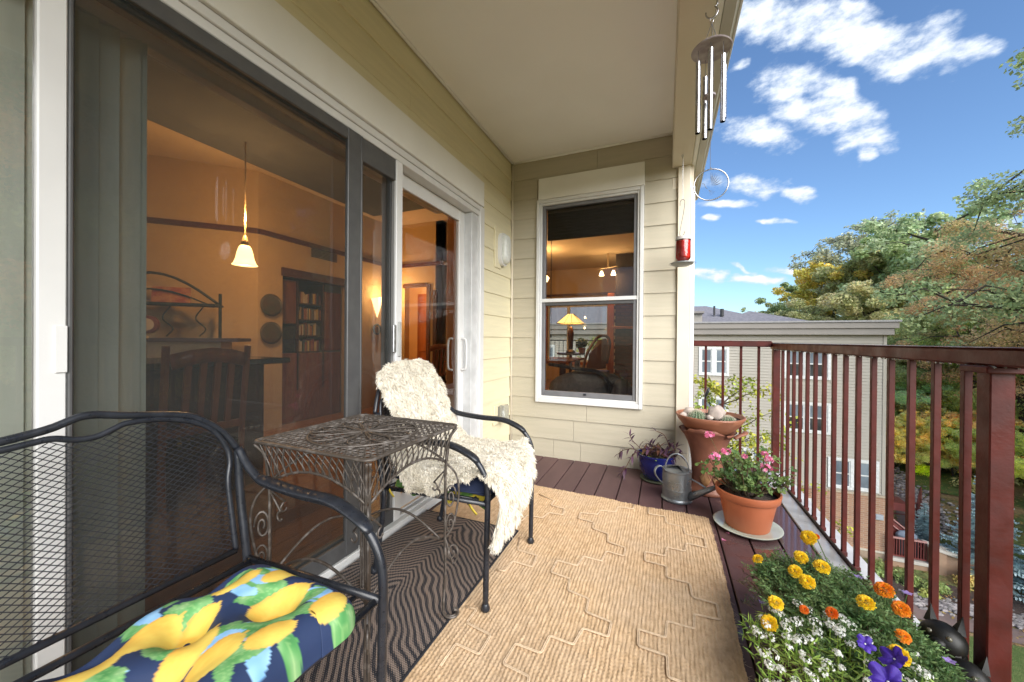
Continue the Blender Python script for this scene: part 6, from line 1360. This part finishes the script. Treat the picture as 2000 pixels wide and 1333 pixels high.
bp = thing('blue_pot', 'cobalt blue glazed pot beside the end wall behind the watering can', 'pot', (-.06, 3.06, 0)); bxp, byp = -.055, 3.055
part('pot', MB().lathe([(0,.018), (.082,.018), (.10,.04), (.125,.10), (.138,.155), (.136,.185), (.145,.195), (.145,.205), (.132,.206), (.125,.18), (0,.17)], 36, (bxp, byp, 0)), M_blue, bp, 50)
part('saucer', MB().lathe([(0,.002), (.105,.002), (.118,.012), (.118,.018), (.10,.012), (0,.010)], 32, (bxp, byp, 0)), mat('dull_saucer', (.10,.11,.07), .5), bp, 50)
part('soil', MB().lathe([(0,.186), (.126,.184), (0,.1841)], 20, (bxp, byp, 0), pnoise(.02, 5)), M_soil, bp, True)
M_purp = leafmat('purple_leaf', (.060,.022,.058), (.105,.050,.075), var=.35, tr=.12, nscale=20)
M_gl = leafmat('fresh_green_leaf', (.13,.24,.045), (.24,.33,.06), var=.3, nscale=20)
M_brownl = leafmat('dry_leaf', (.17,.085,.045), (.11,.05,.03), var=.3, nscale=20)
pp = thing('purple_heart_plant', 'trailing purple-leaved plant growing from the blue pot', 'plant', (bxp, byp, .19))
st_m, lf, lf2, lf3 = MB(), MB(), MB(), MB()
def stem_with(pts, mbl, n, L0, W0, droop=.5):
    P = spline(pts, 5); st_m.tube(P, .0026, 5, cap=False)
    for i in range(n):
        t_ = .25+.75*(i+.5)/n; k_ = min(len(P)-2, int(t_*(len(P)-1))); tg = (P[k_+1]-P[k_]).normalized(); sd = tg.orthogonal().normalized(); sd = (Matrix.Rotation(i*2.5+rnd.uniform(-.5,.5), 3, tg) @ sd)
        leaf(mbl, P[k_], tg*.6+sd+Vector((0,0,.15)), L0*rnd.uniform(.7,1.15), W0, droop, Vector((0,0,1)), .25)
    for a in (-.5, .5): leaf(mbl, P[-1], (P[-1]-P[-2]).normalized()+Vector((a, a*.5, .1)), L0*.8, W0*.8, .3, Vector((0,0,1)), .25)
B0 = lambda x, y, z_: (bxp+x, byp+y, .185+z_)
stem_with([B0(-.05,-.03,0), B0(-.13,-.05,.03), B0(-.18,-.07,-.02), B0(-.22,-.08,-.10), B0(-.25,-.09,-.14)], lf, 9, .065, .020)
stem_with([B0(-.05,-.05,0), B0(-.12,-.07,.07), B0(-.17,-.08,.12), B0(-.19,-.08,.155)], lf, 8, .075, .018)
stem_with([B0(-.06,-.02,0), B0(-.16,-.05,.045), B0(-.24,-.06,.03), B0(-.275,-.07,.0)], lf, 8, .06, .018)
stem_with([B0(.05,-.02,0), B0(.09,-.03,.07), B0(.08,-.05,.13), B0(.05,-.04,.18), B0(.0,-.04,.20)], lf, 7, .07, .018)
stem_with([B0(.04,-.04,0), B0(.10,-.06,.05), B0(.14,-.06,.10)], lf, 8, .075, .022)
stem_with([B0(.05,-.02,0), B0(.13,-.05,.03), B0(.17,-.05,.05)], lf, 6, .06, .018)
for i in range(10): a, r_ = rnd.uniform(0, 6.28), rnd.uniform(.01,.08); stem_with([B0(r_*math.cos(a),r_*math.sin(a),0), B0(r_*1.4*math.cos(a),r_*1.4*math.sin(a),.04), B0(r_*1.7*math.cos(a),r_*1.7*math.sin(a),.075)], lf if i % 3 else lf3, 5, .07, .024)
for i in range(9): a, r_ = rnd.uniform(-3.1, 0), rnd.uniform(.06,.11); leaf(lf2, B0(r_*math.cos(a),r_*math.sin(a),.005), Vector((math.cos(a),math.sin(a),.5)), .05, .036, .5, Vector((0,0,1)))
part('stems', st_m, M_brownl, pp, True); part('purple_leaves', lf, M_purp, pp, True, kind='stuff'); part('green_leaves', lf2, M_gl, pp, True, kind='stuff'); part('dry_leaves', lf3, M_brownl, pp, True, kind='stuff')
lf4 = MB(); leaf(lf4, (-.02+.02, 2.86, .006), (1,.1,0), .045, .012, .0, Vector((0,0,1))); tag(part('fallen_leaf', lf4, M_purp), 'fallen dark purple leaf on the deck in front of the blue pot', 'leaf')

# watering can
M_zinc = mat('zinc', (.30,.32,.34), .38, (.20,.22,.23), nscale=9, ndet=6, metal=.75, rvar=.12, bump=.15, bscale=30, bdist=.003)
wc = thing('watering_can', 'galvanised metal watering can with hoop handle beside the blue pot', 'watering can', (.085, 2.72, 0)); kx, ky = .082, 2.735
part('body', MB().lathe([(0,.002), (.094,.002), (.098,.006), (.098,.014), (.0925,.018), (.0915,.03), (.0912,.077), (.0912,.079), (.0925,.082), (.0912,.085), (.0910,.087), (.0906,.131), (.0906,.133), (.0918,.136), (.0905,.139), (.0905,.141), (.0900,.190), (.0900,.194), (.0925,.198), (.0925,.204), (.088,.206)], 40, (kx, ky, 0), pnoise(.004, 2)), M_zinc, wc, 50)
vs = [(kx+.088*math.cos(2*PI*k_/32), ky+.088*math.sin(2*PI*k_/32), .2055) for k_ in range(32)] + [(kx-.03*0+.088*math.cos(2*PI*k_/32)*(.02), ky+.02, .222) for k_ in range(32)]
part('half_cover', MB().add([(kx+.087*math.cos(R(-60+240*i/24)), ky+.087*math.sin(R(-60+240*i/24)), .206) for i in range(25)]+[(kx+.01, ky+.02, .224)], [(i, i+1, 25) for i in range(24)]), M_zinc, wc, True)
part('water', MB().lathe([(0,.17), (.087,.17)], 24, (kx, ky, 0)), mat('dark_water', (.03,.04,.05), .05), wc)
part('hoop_handle', MB().tube([(kx+.078*math.cos(a)*.94, ky-.02-.03*math.sin(a)*0, .198+.118*math.sin(a)) for a in [PI*i/16 for i in range(17)]], .004, 8, ry=.011, upv=(0,1,0)), M_zinc, wc, True)
part('side_handle', MB().tube(spline([(kx-.07,ky-.055,.198), (kx-.10,ky-.07,.235), (kx-.128,ky-.08,.225), (kx-.138,ky-.085,.19), (kx-.118,ky-.075,.15), (kx-.085,ky-.055,.115)], 6), .004, 8, ry=.010, upv=(.6,-.8,0)), M_zinc, wc, True)
part('spout', MB().tube([(kx+.075,ky-.045,.045), (kx+.14,ky-.075,.095), (kx+.255,ky-.115,.18)], lambda t: .026*(1-t)+.012*t, 16), M_zinc, wc, True)
part('spout_brace', MB().tube([(kx+.082,ky-.035,.165), (kx+.13,ky-.06,.15), (kx+.18,ky-.088,.128)], .0085, 8, ry=.004, upv=(0,0,1)), M_zinc, wc, True)

# ------------------------------------------------------------------ potted geranium
gx_, gy_ = .445, 2.475
sa = thing('plant_saucer', 'pale green glazed saucer under the orange-brown flowerpot', 'saucer', (gx_, gy_, 0))
part('saucer', MB().lathe([(0,.004), (.10,.004), (.15,.010), (.170,.022), (.172,.026), (.166,.027), (.14,.016), (0,.012)], 44, (gx_, gy_, 0)), mat('celadon', (.50,.56,.47), .15, (.44,.50,.42), nscale=8), sa, 50)
gp = thing('geranium_pot', 'orange-brown plastic flowerpot on a pale saucer holding the pink geranium', 'pot', (gx_, gy_, .013))
part('pot', MB().lathe([(0,.014), (.105,.014), (.110,.020), (.142,.178), (.150,.180), (.158,.186), (.164,.222), (.163,.226), (.155,.227), (.148,.195), (0,.19)], 44, (gx_, gy_, 0)), M_plastic, gp, 50)
part('soil', MB().lathe([(0,.205), (.15,.200), (0,.1999)], 24, (gx_, gy_, 0), pnoise(.02, 5)), M_soil, gp, True)
ger = thing('pink_geranium', 'leggy geranium with pink flower heads in the orange-brown pot', 'flowering plant', (gx_, gy_, .2))
M_gleaf = leafmat('geranium_leaf', (.085,.155,.045), (.15,.22,.06), var=.4, nscale=18); M_pink = leafmat('pink_petal', (.85,.20,.42), (.90,.42,.60), var=.25, tr=.35, nscale=60); M_stemg = mat('geranium_stem', (.12,.10,.04), .7, (.07,.04,.025), nscale=20)
stm, lvs_ = MB(), MB()
def round_leaf(mb, c, nr, r_):
    nr = Vector(nr).normalized(); a_ = nr.orthogonal().normalized(); b_ = nr.cross(a_); c = Vector(c); n = 12; ph_ = rnd.uniform(0, 6)
    vs = [c]+[c + (a_*math.cos(ph_+5.6*i/n)+b_*math.sin(ph_+5.6*i/n))*r_*(1+.14*math.sin(i*2.6)) + nr*(.22*r_*math.sin(i*1.9)+.12*r_) for i in range(n+1)]
    mb.add(vs, [(0, i+1, i+2) for i in range(n)])
branches = []
for i in range(26):
    a = rnd.uniform(0, 6.28); r1 = rnd.uniform(.05, .21); h = rnd.uniform(.05, .20)
    branches.append((Vector((gx_+.05*math.cos(a), gy_+.05*math.sin(a), .2)), Vector((gx_+r1*math.cos(a), gy_+r1*math.sin(a), .22+h))))
branches += [(Vector((gx_+.05,gy_,.2)), Vector((gx_+.23,gy_+.02,.335))), (Vector((gx_-.05,gy_,.2)), Vector((gx_-.24,gy_-.08,.35))), (Vector((gx_-.05,gy_,.2)), Vector((gx_-.20,gy_-.02,.38)))]
for (p0, p1) in branches:
    P = spline([p0, p0.lerp(p1, .5)+Vector((rnd.gauss(0,.02), rnd.gauss(0,.02), -.01)), p1], 4); stm.tube(P, lambda t: .0045*(1-t)+.0018, 5, cap=False)
    for j in range(8):
        q = P[rnd.randint(3, len(P)-1)]; d = Vector((rnd.gauss(0,1), rnd.gauss(0,1), rnd.uniform(0,1.0))).normalized()*rnd.uniform(.02,.045); stm.tube([q, q+d], .0010, 3, cap=False); round_leaf(lvs_, q+d, d.normalized()*.5+Vector((rnd.gauss(0,.4), -.35+rnd.gauss(0,.3), 1)), rnd.uniform(.012,.025))
part('stems', stm, M_stemg, ger, True); part('leaves', lvs_, M_gleaf, ger, kind='stuff')
def gflower(c, r_, st0):
    mb = MB(); c = Vector(c)
    for i in range(int(16*(r_/.03)**2)+4):
        d = Vector((rnd.gauss(0,1), rnd.gauss(0,1), rnd.gauss(.3,.8))).normalized(); q = c + Vector((d.x, d.y, d.z*.6))*r_*rnd.uniform(.55,1)
        a_ = d.orthogonal().normalized(); b_ = d.cross(a_)
        for k_ in range(5): an = 2*PI*k_/5+i; dd = a_*math.cos(an)+b_*math.sin(an); leaf(mb, q, dd+d*.35, .012, .010, -.1, d, 0, 2)
    part('flower_head', mb, M_pink, ger); part('flower_stalk', MB().tube(spline([st0, (Vector(st0)+c)/2+Vector((.01,0,.01)), c], 4), .0016, 5), M_stemg, ger)
for (x, y, z_, r_) in ((.235,2.35,.545,.026), (.265,2.36,.425,.030), (.325,2.38,.452,.026), (.435,2.50,.405,.014), (.560,2.52,.400,.028), (.520,2.42,.375,.031), (.545,2.56,.42,.018)):
    gflower((x, y, z_), r_, (gx_+(x-gx_)*.5, gy_+(y-gy_)*.3, .25))
for i, (x, y, lb) in enumerate(((.305,2.44,'pink petal on the deck left of the saucer, farthest back'), (.335,2.36,'pink petal on the deck close to the rug corner'), (.30,2.27,'pink petal on the deck near the rug edge, lower one'), (.475,2.14,'pink petal on the wet boards in front of the saucer'), (.52,1.98,'pink petal on the wet boards beside the marigolds'))):
    mb = MB()
    for k_ in range(3): leaf(mb, (x, y, .0045), (math.cos(i+k_*2), math.sin(i+k_*2), 0), .014, .011, -.05, Vector((0,0,1)), 0, 2)
    tag(part('pink_petal', mb, M_pink), lb, 'petal', 'fallen geranium petals on the deck')

# ------------------------------------------------------------------ flower trough by the railing
M_trough = mat('black_plastic', (.012,.013,.015), .35)
tr_ = thing('planter_trough', 'black plastic trough planter on the wet boards by the railing', 'planter', (.56, 1.38, 0))
TX0, TX1, TY0, TY1 = .36, .69, .98, 1.72
part('trough', MB().hexa([(TX0+.03,TY0+.03,.004),(TX1-.03,TY0+.03,.004),(TX1-.03,TY1-.03,.004),(TX0+.03,TY1-.03,.004)], [(TX0,TY0,.15),(TX1,TY0,.15),(TX1,TY1,.15),(TX0,TY1,.15)]), M_trough, tr_)
part('rim', MB().tube([(TX0,TY0,.152),(TX1,TY0,.152),(TX1,TY1,.152),(TX0,TY1,.152)], .007, 6, closed=True), M_trough, tr_)
part('soil', MB().box(TX0+.01,TX1-.01,TY0+.01,TY1-.01,.151,.158), M_soil, tr_)
M_mfol = leafmat('marigold_foliage', (.085,.165,.05), (.17,.25,.09), var=.4, nscale=14); M_mdark = leafmat('dark_twiggy_foliage', (.05,.06,.035), (.09,.07,.04), var=.4, nscale=14)
M_afol = leafmat('alyssum_foliage', (.24,.38,.06), (.34,.46,.10), var=.35, nscale=14)
M_yel = leafmat('yellow_petal', (.85,.56,.02), (.88,.62,.02), var=.22, tr=.25, nscale=70); M_org = leafmat('orange_petal', (.85,.25,.012), (.88,.33,.02), var=.24, tr=.25, nscale=70); M_dorg = leafmat('deep_orange_petal', (.75,.14,.01), (.80,.20,.015), var=.14, tr=.25, nscale=70)
M_wht = leafmat('white_petal', (.85,.85,.80), (.80,.80,.74), var=.08, tr=.2, nscale=70); M_vio = leafmat('violet_petal', (.055,.018,.27), (.09,.035,.36), var=.18, tr=.25, nscale=40); M_lil = leafmat('lilac_petal', (.30,.20,.55), (.4,.3,.6), var=.2)
def feather(mb, c, d, L, W0):
    c, d = Vector(c), Vector(d).normalized(); s_ = d.cross(Vector((rnd.gauss(0,.3), rnd.gauss(0,.3), 1))).normalized(); n = 5
    for i in range(n):
        q = c + d*(L*(i+.5)/n) + Vector((0,0,-.25*L*(i/n)**2)); l = W0*(1-.5*abs(i/n-.4))
        for k_ in (-1, 1): leaf(mb, q, s_*k_+d*.6, l, l*.34, .2, None, 0, 2)
    leaf(mb, c+d*L*.95, d, W0*.8, W0*.3, .2, None, 0, 2)
def bushy(root, n, x0, x1, y0, y1, zt, m, mode, nm='foliage'):
    mb, sm = MB(), MB(); g = rnd
    for i in range(n):
        x, y = g.uniform(x0, x1), g.uniform(y0, y1); u_, v_ = (x-x0)/(x1-x0)*2-1, (y-y0)/(y1-y0)*2-1
        if u_*u_+v_*v_ > 1.25: continue
        h = zt*(1-.42*(u_*u_+v_*v_))*g.uniform(.55, 1.05); b0 = Vector((x*.7+(x0+x1)*.15, y*.8+(y0+y1)*.1, .155)); tp = Vector((x+.04*u_, y+.04*v_, max(.17, .155+h)))
        P = spline([b0, b0.lerp(tp, .5)+Vector((g.gauss(0,.012), g.gauss(0,.012), .01)), tp], 3)
        if i % 3 == 0: sm.tube(P, .0013, 3, cap=False)
        for j in range(4):
            q = P[-1-j] if j < len(P) else P[0]; dd = Vector((g.gauss(0,1)+.3*u_, g.gauss(0,1)+.3*v_, g.uniform(-.1,1.1)))
            if mode == 'feather': feather(mb, q, dd, g.uniform(.028,.045), .014)
            else: leaf(mb, q, dd, g.uniform(.018,.032), .0042, .3, None, .2, 3)
    part(nm, mb, m, root, kind='stuff'); part('stems', sm, M_stemg, root)
def marigold(root, c, r_, m, nr):
    c = Vector(c); r_ *= (.84 if m is M_yel else .70)*rnd.uniform(.9, 1.05); nr = Vector(nr).normalized(); a_ = nr.orthogonal().normalized(); b_ = nr.cross(a_); mb = MB(); N_ = 120
    for i in range(N_):
        f = (i+.5)/N_; an = i*2.39996; d = a_*math.cos(an)+b_*math.sin(an); rr = r_*math.sqrt(f); q = c + d*rr*.74 + nr*(r_*.50*(1-f)); t_ = nr.cross(d); el_ = .95*(1-f)+.12
        w_ = r_*rnd.uniform(.22,.32); l = r_*rnd.uniform(.24,.36); o_ = (d*math.cos(el_)+nr*math.sin(el_)).normalized(); up_ = nr*math.cos(el_)-d*math.sin(el_); tip = q+o_*l
        k0 = rnd.uniform(-.4,.6)*w_
        mb.add([q-t_*w_*.25, q+t_*w_*.25, tip+t_*w_*.55+up_*k0, tip+o_*w_*.12-up_*w_*.15, tip-t_*w_*.55+up_*k0*.5, q+o_*l*.5+up_*w_*.1], [(0,1,5), (1,2,5), (2,3,5), (3,4,5), (4,0,5)])
    part('flower_head', mb, m, root)
    base = Vector((min(max(c.x, TX0+.04), TX1-.04), min(max(c.y, TY0+.04), TY1-.04), .2)); part('flower_stalk', MB().tube(spline([base, base.lerp(c, .6)-nr*.01, c-nr*r_*.1], 4), .0018, 5), M_mfol, root)
    part('calyx', MB().lathe([(.002,-.022), (r_*.28,-.012), (r_*.42,.004)], 10, c, axis=nr), M_mfol, root, True)
FLW = [(0.553, 1.864, 0.27, 0.0337, 'y'), (0.324, 1.604, 0.27, 0.0227, 'y'), (0.464, 1.641, 0.29, 0.028, 'y'), (0.512, 1.6, 0.29, 0.0304, 'y'), (0.423, 1.551, 0.28, 0.0266, 'y'), (0.437, 1.482, 0.29, 0.0251, 'y'), (0.322, 1.358, 0.27, 0.0268, 'y'), (0.29, 1.284, 0.25, 0.027, 'y'), (0.551, 1.396, 0.31, 0.0286, 'y'), (0.542, 1.21, 0.3, 0.0254, 'y'), (0.641, 1.511, 0.3, 0.0353, 'o'), (0.641, 1.423, 0.3, 0.0298, 'o'), (0.393, 1.358, 0.27, 0.0169, 'd'), (0.454, 1.34, 0.29, 0.0208, 'd'), (0.609, 1.341, 0.27, 0.0224, 'o'), (0.584, 1.886, 0.27, 0.0169, 'b')]
def clusterplant(nm, lb, cat, loc): return thing(nm, lb, cat, loc, 0, 'flowers in the trough planter')
mg = clusterplant('marigold_plant', 'bushy marigold plant with ruffled yellow flowers at the far end of the trough', 'flowering plant', (.5, 1.5, .155))
bushy(mg, 800, .35, .67, 1.22, 1.74, .12, M_mfol, 'feather'); bushy(mg, 150, .28, .50, 1.30, 1.62, .08, M_mdark, 'lance', 'twiggy_foliage')
mo = clusterplant('orange_marigold_plant', 'marigold plant with orange flowers on the railing side of the trough', 'flowering plant', (.66, 1.42, .155))
bushy(mo, 260, .52, .67, 1.24, 1.56, .105, M_mfol, 'feather')
for (x, y, z_, r_, c) in FLW:
    nr = Vector((-.30+rnd.gauss(0,.2), -.55+rnd.gauss(0,.2), .75)); marigold(mg if c == 'y' else mo, (x, y, z_), r_, {'y': M_yel, 'o': M_org, 'd': M_dorg, 'b': M_dorg}[c], nr)
al = clusterplant('white_alyssum', 'spreading alyssum covered with clusters of tiny white flowers, nearest the camera', 'flowering plant', (.42, 1.15, .155))
bushy(al, 1100, .26, .66, .92, 1.42, .10, M_afol, 'lance')
mb = MB(); sm = MB()
for i in range(135):
    x, y = rnd.uniform(.24, .62), rnd.uniform(.94, 1.42); u_, v_ = (x-.44)/.20, (y-1.17)/.25
    if u_*u_+v_*v_ > 1.5 or (x > .50 and rnd.random() < .55): continue
    c = Vector((x, y, .17+.105*(1-.35*(u_*u_+v_*v_))+rnd.uniform(-.01,.018))); sm.tube([c-Vector((0,0,.05)), c], .0009, 3, cap=False); R_ = rnd.uniform(.008, .017)
    for j in range(int(24*R_/.012)):
        d = Vector((rnd.gauss(0,1), rnd.gauss(0,1), abs(rnd.gauss(.4,.5)))).normalized(); q = c + d*R_*rnd.uniform(.6,1); a_ = d.orthogonal().normalized(); b_ = d.cross(a_); s_ = rnd.uniform(.0016,.0024)
        for k_ in range(4): an = PI/2*k_+j; dd = a_*math.cos(an)+b_*math.sin(an); t2 = d.cross(dd)*s_*.55; mb.quad(q, q+dd*s_*.8-t2, q+dd*s_*1.7+d*s_*.2, q+dd*s_*.8+t2)
part('flower_clusters', mb, M_wht, al, kind='stuff'); part('flower_stalks', sm, M_afol, al, kind='stuff')
pe = clusterplant('purple_petunia', 'deep violet petunia with broad open flowers at the near end of the trough', 'flowering plant', (.5, 1.13, .155))
def petunia(c, r_, nr):
    c = Vector(c); nr = Vector(nr).normalized(); a_ = nr.orthogonal().normalized(); b_ = nr.cross(a_); vs = []; n = 40
    for (f, h) in ((.06,-.35), (.18,-.12), (.45,.0), (.75,.05), (1.0,.0)):
        for k_ in range(n): an = 2*PI*k_/n; q = f*r_*(1-.10*(f > .6)*abs(math.sin(an*2.5))**6*3*f); vs.append(c + (a_*math.cos(an)+b_*math.sin(an))*q + nr*(h*r_+.13*r_*f*math.sin(an*5+f*2)+.07*r_*f*f*math.sin(an*11)+.03*r_*f*math.sin(an*23)))
    mb = MB(); mb.add(vs, [(i*n+k_, i*n+(k_+1) % n, (i+1)*n+(k_+1) % n, (i+1)*n+k_) for i in range(4) for k_ in range(n)]); part('flower_head', mb, M_vio, pe, True)
    part('throat', MB().ball(c-nr*r_*.22, r_*.10, 8), M_wht, pe); part('flower_stalk', MB().tube([(c.x, c.y+.01, .16), c-nr*r_*.3], .002, 5), M_afol, pe)
petunia((.488,1.128,.285), .038, (-.2,-.65,.75)); petunia((.522,1.19,.305), .030, (-.5,-.1,.7)); petunia((.475,1.20,.315), .020, (.1,-.7,.7))
bushy(pe, 60, .46, .62, 1.05, 1.25, .09, M_afol, 'lance')
mb = MB()
for (x, y, z_) in ((.62,1.62,.27), (.31,1.46,.20), (.69,1.50,.31), (.68,1.30,.26), (.345,1.42,.24)):
    for k_ in range(5): an = 2*PI*k_/5; leaf(mb, (x, y, z_), (math.cos(an), math.sin(an), .3), .014, .012, .1, Vector((0,0,1)), 0, 2)
lo_ = clusterplant('lilac_lobelia', 'small lilac flowers scattered among the marigold foliage', 'flowering plant', (.62, 1.6, .16)); part('flowers', mb, M_lil, lo_, kind='stuff')
mb = MB()
for (x, y, z_) in ((.62,1.62,.27), (.31,1.46,.20), (.69,1.50,.31), (.68,1.30,.26), (.345,1.42,.24)): mb.tube([(min(.66, max(.39, x)), y, .16), (x, y, z_)], .0012, 4)
part('stalks', mb, M_mfol, lo_)

# ------------------------------------------------------------------ pair of black cat figures by the railing
M_cat = mat('black_bronze', (.008,.008,.007), .45, (.03,.02,.012), nscale=9, metal=.1, spec=.3, lo=.55, hi=.8)
cat = thing('cat_figurines', 'glossy black figurine of two cats sitting close together beside the railing', 'figurine', (.78, 1.49, .004))
def cat_head(x, y, z_, r_, nm):
    f = Vector((-.55, -.70, .40)).normalized(); s_ = f.cross(Vector((0,0,1))).normalized(); u_ = s_.cross(f)
    c = Vector((x, y, z_)); hd = part(nm, MB().ball(c, r_, 18, (1,1,.92), lambda d: .10*max(0, d.dot(f))), M_cat, cat, True)
    for q in (-1, 1):
        b_ = c + s_*q*r_*.52 + u_*r_*.62; part('ear', MB().add([b_-s_*r_*.34, b_+s_*r_*.34, b_+f*r_*.22, b_-f*r_*.30, b_+u_*r_*1.05+s_*q*r_*.12], [(0,2,4), (2,1,4), (1,3,4), (3,0,4)]), M_cat, hd)
        part('eye', MB().ball(c+f*r_*.90+s_*q*r_*.38+u_*r_*.18, r_*.15, 10), mat('cat_eye', (.10,.09,.06), .1), hd, True)
    part('muzzle', MB().ball(c+f*r_*.95-u_*r_*.25, r_*.36, 12, (1,1,.8)), M_cat, hd, True)
mb = MB(); mb.tube(spline([(.785,1.525,.006), (.785,1.525,.05), (.782,1.52,.11), (.775,1.505,.16), (.77,1.50,.18)], 6), lambda t: .060-.018*t, 18); part('cat_body', mb, M_cat, cat, True)
mb = MB(); mb.tube(spline([(.79,1.445,.006), (.79,1.445,.04), (.788,1.44,.09), (.784,1.43,.13)], 6), lambda t: .052-.016*t, 18); part('cat_body', mb, M_cat, cat, True)
cat_head(.768, 1.497, .198, .050, 'cat_head'); cat_head(.782, 1.425, .150, .044, 'cat_head')
